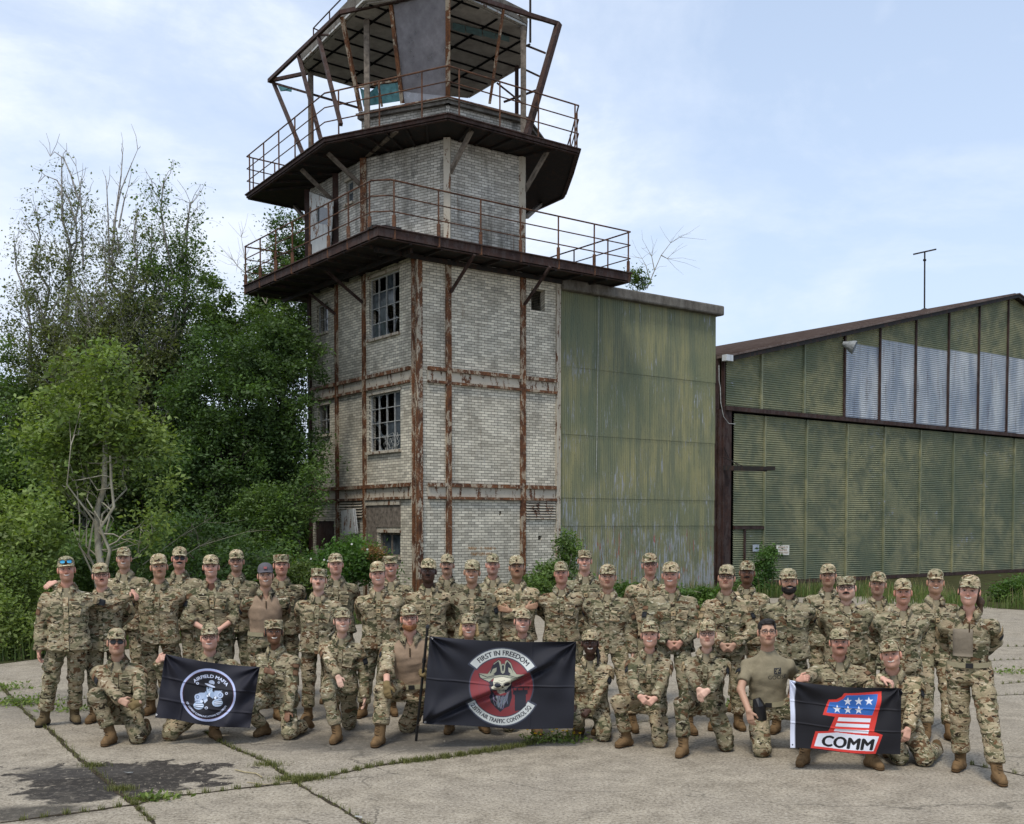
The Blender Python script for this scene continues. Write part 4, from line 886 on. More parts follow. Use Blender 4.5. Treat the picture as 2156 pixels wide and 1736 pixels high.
def person(sp):
    Y=sp['Y']; kneel=sp.get('kneel'); rnd=random.Random(sp['id']*13+5)
    for k_,v_ in (('hyaw',None),('hr',rnd.uniform(-4,4)),('nose',rnd.uniform(.85,1.2)),('jaw',rnd.uniform(.86,1.08)),('wide',rnd.uniform(.96,1.05)),('hk',rnd.uniform(.98,1.04))): sp.setdefault(k_,v_)
    yc=-math.degrees(math.atan((sp['x']-CX)/F))
    if 'yaw' not in sp: sp['yaw']=yc*.7+rnd.uniform(-7,7)
    if 'roll' not in sp: sp['roll']=rnd.uniform(-2,2)
    if sp['hyaw'] is None: sp['hyaw']=yc-sp['yaw']+rnd.uniform(-6,6)
    yaw=R(sp['yaw']); top=at_y(sp['x'],sp['cap'],Y); capk=0 if sp.get('bare') else .028
    fem=sp.get('fem',False)
    if kneel: H=sp.get('H',1.66 if fem else 1.76)
    else: H=sp.get('H',(top[2]-capk))
    s=H/1.78; hk=(s**.4)*sp.get('hk',1.0); bw=sp.get('bw',1.0)*(.92 if fem else 1.0)
    lean=R(sp.get('lean',3 if not kneel else 8)); roll=R(sp.get('roll',0))
    Mt=rz(yaw)@rx(lean)@ry(roll); Mh=rz(yaw+R(sp.get('hyaw',0)))@rx(R(sp.get('hp',-6 if not kneel else -9)))@ry(R(sp.get('hr',sp.get('roll',0)*.4)))
    Xt,Yt,Zt=Mt[:,0],Mt[:,1],Mt[:,2]; fwd=-rz(yaw)[:,1]; side=rz(yaw)[:,0]
    h=np.array(top)-Mh@np.array([0,0,(.1175+capk)*hk]); nb=h-Mt@np.array([0,-.022*hk,.126*hk+.014*s])
    o=nb-Zt*.56*s                                   # hip centre
    base=V(h[0],h[1]+.0,0)
    if not kneel: base=V(o[0],o[1],0)
    U=lambda x,y,u:o+Xt*x*s+Yt*y*s+Zt*u*s
    root=thing('person',base,sp['label'],'person',sp.get('group','people in the group photo'))
    # -------- legs
    legs=[]; hipz=o[2]
    l1,l2=.43*s,.41*s
    for sd in (-1,1):
        hip=o+Xt*sd*.092*s*bw
        if kneel is None:
            ft=sp.get('feet',{}).get(sd)
            if ft: g_=on_z(ft[0],ft[1],0); fx,fy=g_[0],g_[1]
            else: fx,fy=o[0]+side[0]*sd*.13*s*sp.get('st',1)+0,o[1]+side[1]*sd*.13*s-(.0 if sd>0 else .03)
            A=V(fx,fy,.095*s); L=np.linalg.norm(hip-A)
            kn,A=ik(hip,A,max(l1,L*.513),max(l2,L*.489),fwd); fd=nrm(fwd*1.+side*sd*.35); legs.append((hip,kn,A,fd,'stand'))
        elif sd==kneel['down']:
            kp=on_z(*kneel['knee'],0.); r_=hipz-.075; 
            ll=max(l1,r_+.01); hz=math.sqrt(max(ll*ll-r_*r_,0)); e=nrm(V(kp[0]-hip[0],kp[1]-hip[1]-.02,0)) if True else 0
            dist=np.linalg.norm((V(kp[0],kp[1],0)-hip)[:2]); hz=max(hz,min(dist,hz+.10)); kn=V(hip[0],hip[1],.075)+e*hz
            back=nrm(-fwd*1.+side*sd*kneel.get('out',.0)); A=kn+back*l2; A[2]=.085; legs.append((hip,kn,A,nrm(back*.8+V(0,0,-.35)),'down'))
        else:
            fp=on_z(*kneel['foot'],0.); fo=fp+V(0,.10,0); A=V(fo[0],fo[1],.10*s); 
            if kneel.get('foot2') and sd==1: fo=on_z(*kneel['foot2'],0.)+V(0,.10,0); A=V(fo[0],fo[1],.10*s)
            L=np.linalg.norm(hip-A); pole=nrm(fwd*1.+side*sd*kneel.get('ko',.25)+V(0,0,.8))
            kn,A2=ik(hip,A,max(l1,L*.52),max(l2,L*.49),pole); legs.append((hip,kn,A,nrm(fwd+side*sd*kneel.get('fo',.3)),'plant'))
    # -------- arms
    arms=[]
    for sd in (-1,1):
        mode=sp.get('arms',('back','back'))[0 if sd<0 else 1]; S_=U(sd*.190*bw,.005,.388)
        a1,a2=.285*s,.258*s; hd=None; curl=.9; pn=None; ts=None
        if isinstance(mode,tuple) and mode[0]=='px':
            T_=at_y(mode[1],mode[2],mode[3]); opt=mode[4] if len(mode)>4 else {}
            pole=nrm(opt.get('pole',side*sd*.9+V(0,.3,-.6))); hdv=opt.get('hd'); curl=opt.get('curl',1.3)
            hdv=nrm(np.array(hdv,float)) if hdv is not None else None
            Wr=T_-(hdv if hdv is not None else nrm(T_-S_))*.075*s
            E_,Wr=ik(S_,Wr,a1,a2,pole); hd=hdv; pn=opt.get('pn')
        elif mode=='side': Wr=S_+side*sd*.075*s+V(0,-.03,-.520*s)+fwd*.02; E_,Wr=ik(S_,Wr,a1,a2,nrm(-fwd+side*sd*.5)); hd=nrm(V(0,0,-1)+fwd*.12); curl=.7; pn=-side*sd+fwd*.2
        elif mode=='back': Wr=o+side*sd*.05*s-fwd*.17*s+V(0,0,.06*s); E_,Wr=ik(S_,Wr,a1,a2,nrm(side*sd*.55-fwd*.8)); hd=nrm(-side*sd*.6+V(0,0,-.8)); pn=-fwd
        elif mode=='hip': Wr=o+side*sd*.20*s-fwd*.10*s+V(0,0,.12*s); E_,Wr=ik(S_,Wr,a1,a2,nrm(side*sd*.9-fwd*.6)); hd=nrm(-side*sd*.6+V(0,0,-.8)); pn=-fwd
        elif mode=='front': Wr=o+side*sd*.075*s+fwd*.20*s+V(0,0,.0*s); E_,Wr=ik(S_,Wr,a1,a2,nrm(side*sd*1.1-fwd*.25)); hd=nrm(-side*sd*.55+V(0,0,-.6)+fwd*.1); curl=1.2; pn=-fwd*1.+(-side*sd*.3)
        elif mode=='cross': Wr=U(-sd*.10,-.215 if sd<0 else -.19,.265 if sd<0 else .235); E_,Wr=ik(S_,Wr,a1*.97,a2,nrm(V(0,0,-1)+side*sd*.55)); hd=nrm(-side*sd+V(0,0,.25)); curl=.5; pn=-fwd
        elif mode=='knee': kk=[q for q in legs if q[4]=='plant'][0][1]; Wr=kk+fwd*.00+V(0,0,.095*s)-side*sd*0+V(0,.05,0)+side*sd*.02; E_,Wr=ik(S_,Wr,a1,a2,nrm(side*sd*.9-fwd*.1+V(0,0,-.3))); hd=nrm(fwd*.8+V(0,0,-.75)); curl=.45; pn=V(0,0,-1)-fwd*.5
        elif mode=='clasp': kk=[q for q in legs if q[4]=='plant'][0][1]; Wr=kk+V(0,0,.085*s)+side*(sd*.05+.03*0)+V(0,.02,0)-fwd*-.02; E_,Wr=ik(S_,Wr,a1,a2,nrm(side*sd*1.-fwd*.1+V(0,0,-.2))); hd=nrm(-side*sd*.7+fwd*.5+V(0,0,-.45)); curl=1.2; pn=V(0,0,-1)-fwd*.6
        elif mode=='thigh': kk=[q for q in legs if q[4]!='plant' or True][0 if sd<0 else 1]; Wr=(kk[0]*.35+kk[1]*.65)+V(0,0,.08)+fwd*.08+side*sd*.03; E_,Wr=ik(S_,Wr,a1,a2,nrm(side*sd-fwd*.3)); hd=nrm(kk[1]-kk[0]+fwd*.2); curl=.5; pn=-fwd-V(0,0,.5)
        elif mode=='over': Wr=S_+side*sd*.42*s+V(0,.10,.07); E_,Wr=ik(S_,Wr,a1,a2,V(0,.5,-1)); hd=nrm(side*sd*.7+V(0,-.7,-.45)); curl=.8; pn=V(0,.0,-1)-side*sd*.4
        if hd is None: hd=nrm(Wr-E_)
        if pn is None: pn=nrm(-side*sd*.3+V(0,0,-1)*.3-fwd*.6)
        arms.append([S_,E_,Wr,hd,nrm(np.array(pn,float)),curl,mode])
    # -------- body (skin), one continuous surface
    allp=np.array([h,o]+[x for a in arms for x in a[:3]]+[x for l in legs for x in l[:3]]); lo=allp.min(0)-.22; hi=allp.max(0)+.22; lo[2]=-.03
    fine=[(h-.14,h+.14,.0046)]
    gl=sp.get('gloves',()); vis=[]
    for i,a in enumerate(arms):
        if a[6]!='back' and a[6]!='hip': c=a[2]+a[3]*.08; fine.append((c-.11,c+.11,.0062)); vis.append(i)
    g=Grid(lo,hi,.02,fine); nk=hk
    T=lambda x,y,z:h+Mh@(np.array([x,y,z])*hk)
    nr_=(.047 if fem else .056)*sp.get('neck',1.)*s
    g.cone(U(0,.012,.46),U(0,.01,.54),.062*s,nr_,.03); g.cone(U(0,.0,.55),T(0,.012,-.05),nr_,nr_*.98,.03)
    g.cone(U(0,0.02,.06),U(0,.03,.40),.09*s,.085*s,.04); 
    for a in arms:
        g.cone(U(0,.01,.38),a[0],.05*s,.045*s,.04); g.cone(a[0],a[1],.046*s,.037*s,.02); g.cone(a[1],a[2],.037*s,.026*s,.015)
    for i,a in enumerate(arms):
        th_=fwd if a[6]=='side' else V(0,0,1)
        if a[6] in ('back','hip'): th_=V(0,0,1)
        sps=.0 if a[6]!='knee' else .25
        ts=a[6][4].get('ts') if isinstance(a[6],tuple) and len(a[6])>4 else None
        hand(g,a[2],a[3],a[4],np.array(ts,float) if ts is not None else th_,a[5],s*(.92 if fem else 1.),0,sps)
    for l in legs: g.cone(l[0],l[1],.07*s,.05*s,.03); g.cone(l[1],l[2],.046*s,.034*s,.02); g.cone(o,l[0],.10*s,.075*s,.03)
    head_sdf(g,h,Mh,hk,sp.get('nose',1.)*(.88 if fem else 1.),sp.get('jaw',1.)*(.9 if fem else 1.),sp.get('wide',1.),fem)
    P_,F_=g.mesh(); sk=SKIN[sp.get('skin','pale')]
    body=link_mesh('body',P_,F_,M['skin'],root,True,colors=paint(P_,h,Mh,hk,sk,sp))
    # -------- jacket or shirt
    top_kind=sp.get('top','jacket'); camoM=M[sp.get('camo','camo')]
    tj=TJ.copy(); tj[:,1]*=bw*(.96 if fem else 1.); tj[:,2]*=sp.get('belly',1.)*(.93 if fem else 1.)
    if sp.get('belly',1)>1: tj[1:5,1]*=1.06
    hem=-.13 if kneel is None else -.06
    if top_kind in('combat','tee','combatg'): hem=.02; tj[:,1]*=.88 if top_kind=='tee' else .93; tj[:4,1]*=.95; tj[:4,2]*=.93
    def torso(X,Y_,Z,infl=0.,u0=hem,u1=.535):
        x,y,z=X-o[0],Y_-o[1],Z-o[2]; lx=x*Xt[0]+y*Xt[1]+z*Xt[2]; ly=x*Yt[0]+y*Yt[1]+z*Yt[2]; u=(x*Zt[0]+y*Zt[1]+z*Zt[2])/s
        a=np.interp(u,tj[:,0],tj[:,1]*s+infl); b=np.interp(u,tj[:,0],tj[:,2]*s+infl)
        q=(np.abs(lx/a)**2.3+np.abs(ly/b)**2.3)**(1/2.3); d=(q-1)*b; return np.maximum(d,np.maximum(u0-u,u-u1)*s)
    amp=.0042*sp.get('fold',1.); nz=foldnoise(sp['id']*7+1,amp)
    tb=(np.minimum(U(0,0,hem),U(0,0,.56))-.3*s,np.maximum(U(0,0,hem),U(0,0,.56))+.3*s)
    def vneck(X,Y_,Z):
        x,y,z=X-o[0],Y_-o[1],Z-o[2]; lx=x*Xt[0]+y*Xt[1]+z*Xt[2]; ly=x*Yt[0]+y*Yt[1]+z*Yt[2]; u=(x*Zt[0]+y*Zt[1]+z*Zt[2])/s
        vb=.435
        return np.maximum(np.abs(lx)-np.clip((u-vb)*.62,0,None)*s,ly+.0)
    h_=.0118 if sp.get('near') else .0135
    lo2=allp.min(0)-.20; hi2=allp.max(0)+.2; lo2[2]=max(.0,lo2[2])
    g=Grid(lo2,hi2,h_); sg=None
    split=top_kind in('combat','combatg')
    g.add(lambda X,Y_,Z:torso(X,Y_,Z),tb[0],tb[1])
    sleeve=1.0
    gs=Grid(lo2,hi2,h_) if split else g
    for i,a in enumerate(arms):
        rs=(np.array([.077,.072,.066,.056,.057]) if top_kind!='tee' else np.array([.056,.060,.05,.05,.05]))*s*(.5+.5*bw)*(.93 if fem else 1.)
        gs.cone(U(np.sign(np.dot(a[0]-o,Xt))*.095,.0,.405),a[0],.062*s,rs[0],.04)
        if top_kind=='tee':
            e=a[0]+(a[1]-a[0])*.70; gs.cone(a[0],e,rs[0]*.98,rs[1]*1.05,.02,cut1=0.)
        else:
            m1=a[0]+(a[1]-a[0])*.28; gs.cone(a[0],m1,rs[0],rs[0]*.72+rs[2]*.28,.03); gs.cone(m1,a[1],rs[0]*.72+rs[2]*.28,rs[2],.006); 
            r_=sp.get('rolled',()); f=.99 if i not in r_ else .42
            e=a[1]+(a[2]-a[1])*f; gs.cone(a[1],e,rs[2],rs[3] if f>.9 else rs[2]*1.02,.010,cut1=0.)
            gs.cone(a[1]+(e-a[1])*(.86 if f>.9 else .5),e,rs[4] if f>.9 else rs[2]*1.08,(rs[4] if f>.9 else rs[2]*1.16)*1.02,.008,cut1=0.,cut0=0.)
    if top_kind!='tee': g.add(vneck,U(-.2,-.2,.40),U(.2,.1,.60),0.,'s')
    if kneel is not None and top_kind=='jacket':
        for l in legs: 
            if l[4]!='stand': e=l[0]+(l[1]-l[0])*.30; g.cone(l[0],e,.105*s,.108*s,.03,cut1=0.)
    mt={'jacket':camoM,'combat':M['combat'],'tee':M['tee'],'combatg':camoM}[top_kind]
    P_,F_=g.mesh(nz); jk=link_mesh({'jacket':'jacket','combat':'combat_shirt','combatg':'combat_shirt','tee':'tshirt'}[top_kind],P_,F_,mt,root,True)
    if split: P_,F_=gs.mesh(nz); link_mesh('sleeves',P_,F_,camoM,jk,True)
    # undershirt at the neck
    if top_kind!='tee':
        g=Grid(U(0,0,.35)-.22,U(0,0,.58)+.22,.011); g.add(lambda X,Y_,Z:torso(X,Y_,Z,-.006,.33,.522),U(0,0,.33)-.25,U(0,0,.55)+.25)
        if split: g.add(vneck,U(-.2,-.2,.48),U(.2,.1,.60),0.,'s')
        P_,F_=g.mesh(); link_mesh('undershirt',P_,F_,M['combat'] if split else (M['teebrown'] if sp.get('browntee') else M['tee']),root,True)
    # collar
    def surf(lx,u,infl=0.):
        a=np.interp(u,tj[:,0],tj[:,1])*s; b=np.interp(u,tj[:,0],tj[:,2])*s; q=max(0.,1-abs(lx/a)**2.3)**(1/2.3)
        p=o+Xt*lx-Yt*(b*q)+Zt*u*s; d=float(nz(p[0],p[1],p[2])); return p-Yt*(-d*0+.004+infl+max(0,-d))
    if top_kind!='tee':
        gap=.42; rows=[[],[],[]]
        for i in range(25):
            ph=-math.pi/2+gap+(2*math.pi-2*gap)*i/24; fr_=max(0,-math.sin(ph))**3; c_,s_=math.cos(ph),math.sin(ph)
            rows[0].append(U(.068*c_,.070*s_,.525-.050*fr_)); rows[1].append(U(.075*c_*(1+.12*fr_),.078*s_-.012*fr_,.568-.045*fr_)); rows[2].append(U(.112*c_*(1+.10*fr_),.096*s_*(1+.42*fr_)-.014*fr_,.508-.075*fr_))
        strip_mesh('collar',rows,camoM,jk,th=.006)
    # front fly, tapes, pockets, patches (torso only)
    def patch(name,cx,cu,w,hh,ang,mat,infl=.004,nx=5,ny=4,th=.004,par=None):
        rows=[]
        for j in range(ny):
            row=[]
            for i in range(nx):
                a=(i/(nx-1)-.5)*w; b=(j/(ny-1)-.5)*hh; x_=cx+a*math.cos(ang)-b*math.sin(ang); u_=cu+(a*math.sin(ang)+b*math.cos(ang)); row.append(surf(x_*s*bw,u_,infl))
            rows.append(row)
        return strip_mesh(name,rows,mat,par or jk,th=th)
    if top_kind=='jacket':
        patch('fly',0,(.43+hem)/2,.045,.43-hem,0,camoM,.003,3,22,.006)
        for sd in(-1,1):
            patch('chest_pocket',sd*.088,.292,.105,.115,-sd*.22,camoM,.005,5,5,.008); 
            tp=patch('name_tape',sd*.088,.375,.108,.024,0,M['patcht'],.006,6,2); 
            patch('lettering',sd*.088,.375,.070,.009,0,M['thread'],.0095,5,2,.002,tp)
        rp=patch('rank_patch',0,.315,.042,.042,0,M['patcht' if sp['id']%3 else 'patch'],.009,3,3); patch('chevron',0,.315,.020,.014,0,M['thread'],.0125,3,2,.002,rp)
    if top_kind=='combatg': patch('chest_panel',-.055,.26,.17,.25,0.0,M['combatg'],.003,7,8,.005)
    if top_kind in('combat','combatg'): patch('zip',0,.395,.012,.08,0,M['thread'],.004,2,4)
    if sp.get('logo'):
        lp=patch('shirt_logo',.085,.372,.062,.052,0,M['patchd'],.002,6,6,.002); 
        vs,tr=text_mesh('GOOSE',.050,True); c=surf(.085*s,.322,.004); link_mesh('lettering',[surf((.082+v[0])*s,.315+v[1],.010) for v in vs],[tuple(t) for t in tr],M['patchd'],jk)
        lm=MB(); 
        for q0,q1 in (((.066,.355),(.104,.392)),((.062,.384),(.108,.362)),((.085,.35),(.085,.39))): lm.tube([surf(q0[0]*s,q0[1],.005),surf(q1[0]*s,q1[1],.005)],.0035,4)
        lm.build('logo_lines',M['tee'],jk)
    # sleeve patches
    for i,a in enumerate(arms):
        sd=(-1,1)[i]; ax_=nrm(a[1]-a[0]); 
        if top_kind!='tee' or i==0:
            rr=.080*s*(.5+.5*bw); out=nrm(side*sd*.75+fwd*.66-ax_*np.dot(side*sd*.75+fwd*.66,ax_)); tw=np.cross(ax_,out)
            def sl(name,t0,t1,wd,mat,inf,par=jk):
                rows=[]
                for j in range(4):
                    t=t0+(t1-t0)*j/3; row=[]
                    for q in range(6):
                        an=(q/5-.5)*wd/rr; row.append(a[0]+ax_*t*s+(out*math.cos(an)+tw*math.sin(an))*(rr+inf+.006)-ax_*0)
                    rows.append(row)
                return strip_mesh(name,rows,mat,par,th=.004)
            if top_kind=='tee': sl('flag_patch',.09,.135,.075,M['patchd'],-.004)
            else:
                sl('flag_patch',.035,.080,.07,M['patch' if sp['id']%2 else 'patchb'],-.002); w_=sl('unit_patch',.10,.165,.062,M[('patchd','patchb','patchd','patch')[(sp['id']+i)%4]],-.004); 
                tab=sp.get('tab',{}).get(sd)
                if tab:
                    tt=sl('tab_patch',.030,.082,.095,M['patch'],.004); vs,tr=text_mesh(tab,.036,True)
                    pts=[]
                    for v in vs: an=v[0]/rr*(1 if np.dot(tw,side)>0 else -1); pts.append(a[0]+ax_*(.058-v[1])*s+(out*math.cos(an)+tw*math.sin(an))*(rr+.0135))
                    link_mesh('lettering',pts,[tuple(t) for t in tr],M['thread'],tt)
    # -------- trousers
    g=Grid(lo2,hi2,h_); tf=sp.get('tf',1.)
    g.add(lambda X,Y_,Z:torso(X,Y_,Z,-.010 if top_kind=='jacket' else .001,-.10,.09 if top_kind=='jacket' else .055),tb[0],tb[1])
    for l in legs:
        w=bw**.5*(.97 if fem else 1.)*tf; g.cone(l[0],l[1],.102*s*w,.080*s*w,.025); 
        e=l[2]+nrm(l[1]-l[2])*.115*s; g.cone(l[1],e,.077*s*w,.068*s*w,.03,cut1=.028); g.cone(l[1]+(e-l[1])*.72,e,.070*s*w,.075*s*w,.02,cut1=.022)
        sdv=nrm(np.cross(l[1]-l[0],fwd)); sdv=sdv if np.dot(sdv,l[0]-o)>0 else -sdv; mid=l[0]+(l[1]-l[0])*.62+sdv*.062*s; g.cone(mid-nrm(l[1]-l[0])*.05,mid+nrm(l[1]-l[0])*.06,.040*s,.040*s,.012)
    nz2=foldnoise(sp['id']*7+2,.0046*sp.get('fold',1.)); P_,F_=g.mesh(nz2); tr_=link_mesh('trousers',P_,F_,M[sp.get('tcamo',sp.get('camo','camo'))],root,True)
    if top_kind!='jacket':
        rows=[]
        for u_ in(.032,.078):
            rows.append([o+Xt*math.cos(t)*(np.interp(u_,tj[:,0],tj[:,1])*s+.018)+Yt*math.sin(t)*(np.interp(u_,tj[:,0],tj[:,2])*s+.018)+Zt*u_*s for t in np.linspace(0,2*math.pi,29)])
        bl=strip_mesh('belt',rows,M['belt'],root,th=.005); 
        m=MB(); bc=o-Yt*(np.interp(.05,tj[:,0],tj[:,2])*s+.024)+Zt*.055*s; m.obox(bc,Xt*.030,Yt*.004,Zt*.021); m.build('buckle',M['black'],bl)
    # -------- boots
    for l in legs:
        A,fd,kd=l[2],l[3],l[4]; up_=nrm(l[1]-A); g=Grid(A-.27,A+.27,.0105)
        if kd=='down': fu=nrm(V(0,0,-.25)-fwd*0+np.array([0,0,-1.])*.0+nrm(l[2]-l[1])*.0+V(0,0,-.9)); toe=nrm(nrm(A-l[1])*.95+V(0,0,-.45)); hl=-V(0,0,-1.)
        if kd!='down':
            f0=A-fd*.045*s; f0[2]=.040; f1=A+fd*.125*s; f1[2]=.036; fm=A+fd*.06*s; fm[2]=.055
            g.cone(A+up_*.15*s,A,.054*s,.050*s,.02,cut0=0.); g.cone(f0,fm,.042*s,.044*s,.03); g.cone(fm,f1,.046*s,.040*s,.025)
            g.f=np.maximum(g.f,(.022-g.ax[2])[None,None,:]); P_,F_=g.mesh(foldnoise(sp['id'],.0015)); bt=link_mesh('boot',P_,F_,M[sp.get('boot','boot')],root,True)
            g=Grid(A-.27,A+.27,.0105); g.cone(f0,fm,.046*s,.046*s,.03); g.cone(fm,f1,.050*s,.046*s,.025); g.f=np.maximum(g.f,np.maximum(g.ax[2]-.026,.001-g.ax[2])[None,None,:]); P_,F_=g.mesh(); link_mesh('sole',P_,F_,M['sole' if sp.get('boot','boot')=='boot' else 'sole2'],bt,True)
            lm=MB(); sv=np.cross(UP,fd)
            for q in range(6):
                f_=q/5; pc=(A+fd*.085*s+V(0,0,-.018)*s)*(1-f_)+(A+up_*.12*s+fd*.052*s)*f_; pc=pc+fd*.004; lm.tube([pc-sv*.020+V(0,0,.006),pc+fd*.006,pc+sv*.020-V(0,0,.004)],.0032,4)
            lm.build('laces',M['thread'],bt)
        else:
            t1=A+toe*.155*s; t1[2]=max(.045,t1[2]); he=A+V(0,0,.045)+nrm(A-l[1])*.02
            g.cone(A+up_*.15*s,A,.052*s,.050*s,.02,cut0=0.); g.cone(he,t1,.040*s,.038*s,.03); P_,F_=g.mesh(foldnoise(sp['id'],.0015)); bt=link_mesh('boot',P_,F_,M[sp.get('boot','boot')],root,True)
    # -------- gloves
    for i in gl:
        a=arms[i]; c=a[2]+a[3]*.07; g=Grid(c-.15,c+.15,.0062); hand(g,a[2],a[3],a[4],V(0,0,1),a[5],s,.0035); g.cone(a[2]-nrm(a[2]-a[1])*.04,a[2]+a[3]*.02,.036*s,.034*s,.01,cut0=0.); P_,F_=g.mesh(); link_mesh('glove',P_,F_,M['glove'],root,True)
    # -------- hair
    hc_=M['hair_'+sp.get('hair','brown')]; wd=sp.get('wide',1.)
    g=Grid(h-.30*hk,h+.22*hk,.0068); grow=.004
    g.ell(T(0,.014,.024),np.array([.0785*wd+grow,.098+grow,.097+grow])*hk,0,Mh)
    def hcut(X,Y_,Z):
        x,y,z=X-h[0],Y_-h[1],Z-h[2]; lx=(x*Mh[0,0]+y*Mh[1,0]+z*Mh[2,0])/hk; ly=(x*Mh[0,1]+y*Mh[1,1]+z*Mh[2,1])/hk; lz=(x*Mh[0,2]+y*Mh[1,2]+z*Mh[2,2])/hk
        front=np.where(lz>.052+(.020 if sp.get('bare') else 0),-.082 if sp.get('bare') else -.078,np.where(lz>.03,-.048+0*lz,-.020)); low=np.where(ly<.03,-.018,-.045); d=np.maximum(front-ly,low-lz); return d*hk
    if sp.get('bare'):
        g.ell(T(0,.01,.070),np.array([.076,.088,.058])*hk,.02,Mh); g.ell(T(.012,-.050,.098),np.array([.050,.038,.026])*hk,.02,Mh)
    d=hcut(g.ax[0][:,None,None],g.ax[1][None,:,None],g.ax[2][None,None,:]); g.f=np.maximum(g.f,d.astype(np.float32))
    hs_=sp.get('hs')
    if hs_=='bob':
        for sd in(-1,1): g.cone(T(sd*.078*wd,.005,.03),T(sd*.088*wd,-.008,-.075),.018*hk,.022*hk,.012)
        g.ell(T(0,.045,-.02),np.array([.085,.06,.09])*hk,.02,Mh)
    elif hs_=='pony': g.cone(T(.02,.10,.02),T(.085,.11,-.07),.028*hk,.032*hk,.02); g.cone(T(.085,.11,-.07),T(.10,.10,-.16),.030*hk,.014*hk,.02); [g.cone(T(sd*.077*wd,.0,.035),T(sd*.080*wd,.0,-.025),.010*hk,.009*hk,.01) for sd in(-1,1)]
    elif hs_=='bun': g.ell(T(0,.115,.0),np.array([.045,.04,.045])*hk,.015,Mh); [g.cone(T(sd*.077*wd,.0,.035),T(sd*.079*wd,.0,-.018),.009*hk,.007*hk,.01) for sd in(-1,1)]
    elif hs_=='braid': g.cone(T(.06,.07,-.02),T(.085,.03,-.13),.022*hk,.020*hk,.02); g.cone(T(.085,.03,-.13),T(.075,-.0,-.21),.018*hk,.012*hk,.02)
    P_,F_=g.mesh(foldnoise(sp['id']+50,.002,2.)); 
    if len(P_): link_mesh('hair',P_,F_,hc_,root,True)
    if sp.get('mous'):
        g=Grid(T(0,-.1,-.04)-.06,T(0,-.1,-.04)+.06,.0042); w_=.031 if sp['mous']>1 else .024; r_=.0112 if sp['mous']>1 else .0072
        for sd in(-1,1): g.cone(T(0,-.0960,-.0415),T(sd*w_,-.0850,-.047),r_*hk,r_*.62*hk,.003)
        P_,F_=g.mesh(foldnoise(3,.0012,4.)); link_mesh('moustache',P_,F_,hc_,root,True)
    if sp.get('beard'):
        g=Grid(h-.16,h+.16,.0052); gr=.005 if sp['beard']>1 else .002
        g.ell(T(0,-.021,-.044),np.array([.062*wd+gr,.069+gr,.077+gr])*hk,0,Mh); g.ell(T(0,-.052,-.093),np.array([.030+gr,.028+gr,.024+gr])*hk,.03,Mh)
        for sd in(-1,1): g.ell(T(sd*.048,-.006,-.072),np.array([.021+gr,.03+gr,.022+gr])*hk,.03,Mh)
        X,Y_,Z=g.ax[0][:,None,None]-h[0],g.ax[1][None,:,None]-h[1],g.ax[2][None,None,:]-h[2]; lx,ly,lz=[(X*Mh[0,i]+Y_*Mh[1,i]+Z*Mh[2,i])/hk for i in range(3)]
        line=-.062+np.clip((np.abs(lx)-.030)/.032,0,1)*.046; d=np.maximum(lz-line,ly-.012); mo=.0165-np.hypot(lx/1.9,lz+.052); g.f=np.maximum(g.f,np.maximum(d,mo).astype(np.float32)*hk)
        P_,F_=g.mesh(foldnoise(5,.0015,3.)); 
        if len(P_): link_mesh('beard',P_,F_,hc_,root,True)
    # -------- eyewear
    ey=sp.get('eyes')
    if ey:
        fr=MB(); ln=MB(); up2=.075 if ey=='oncap' else 0.; dy=.012 if ey=='oncap' else 0
        for sd in(-1,1):
            pts=[]; 
            for q in range(17):
                t=2*math.pi*q/16; ex=.0255 if ey!='glasses' else .0235; ez=.0185; cx=sd*.033; sx=math.copysign(abs(math.cos(t))**.7,math.cos(t)); sz=math.copysign(abs(math.sin(t))**.8,math.sin(t)); X_=cx+ex*sx
                pts.append(T(X_*wd,-.104-dy*1.3+1.6*X_*X_*4,.008+ez*sz+up2))
            fr.tube(pts,.0021*hk if ey=='glasses' else .0028*hk,5,False)
            if ey!='glasses': ln.add([p for p in pts[:-1]],[tuple(range(16))])
            fr.tube([T(sd*.057*wd,-.085-dy*1.3,.014+up2),T(sd*.080*wd,-.02,.012+up2),T(sd*.080*wd,.015,.006+up2)],.0022*hk,5)
        fr.tube([T(-.010,-.105-dy*1.3,.012+up2),T(.010,-.105-dy*1.3,.012+up2)],.0024*hk,5)
        fo=fr.build('eyewear_frame',M['black'],root)
        if ln.v: ln.build('lens',M['bluelens' if ey=='oncap' else 'black'],fo)
    # -------- cap
    if not sp.get('bare'):
        ck=sp.get('capk','ball'); cm=M['greycap'] if sp.get('grey') else M['camocap']
        c_=cap_mesh(h,Mh,hk*1.0,ck,M['lightcap'] if False else cm,root,wd)
        if sp.get('grey'):
            m=MB(); q=h+Mh@(np.array([0,-.100,.088])*hk); m.obox(q,Mh[:,0]*.017,Mh[:,1]*.006,nrm(Mh[:,2]+Mh[:,1]*.4)*.013); m.build('cap_badge',M['red'],c_)
        else:
            m=MB(); q=h+Mh@(np.array([0,-.098,.078])*hk); m.obox(q,Mh[:,0]*.009,Mh[:,1]*.004,Mh[:,2]*.011); m.build('cap_badge',M['thread'],c_)
    if sp.get('watch') is not None:
        a=arms[sp['watch']]; m=MB(); q=a[2]-nrm(a[2]-a[1])*.02; m.tube([q-nrm(a[2]-a[1])*.012,q+nrm(a[2]-a[1])*.012],.034*s,12); m.build('wristwatch',M['black'],root)
    sp['_arms']=arms; sp['_legs']=legs; return root
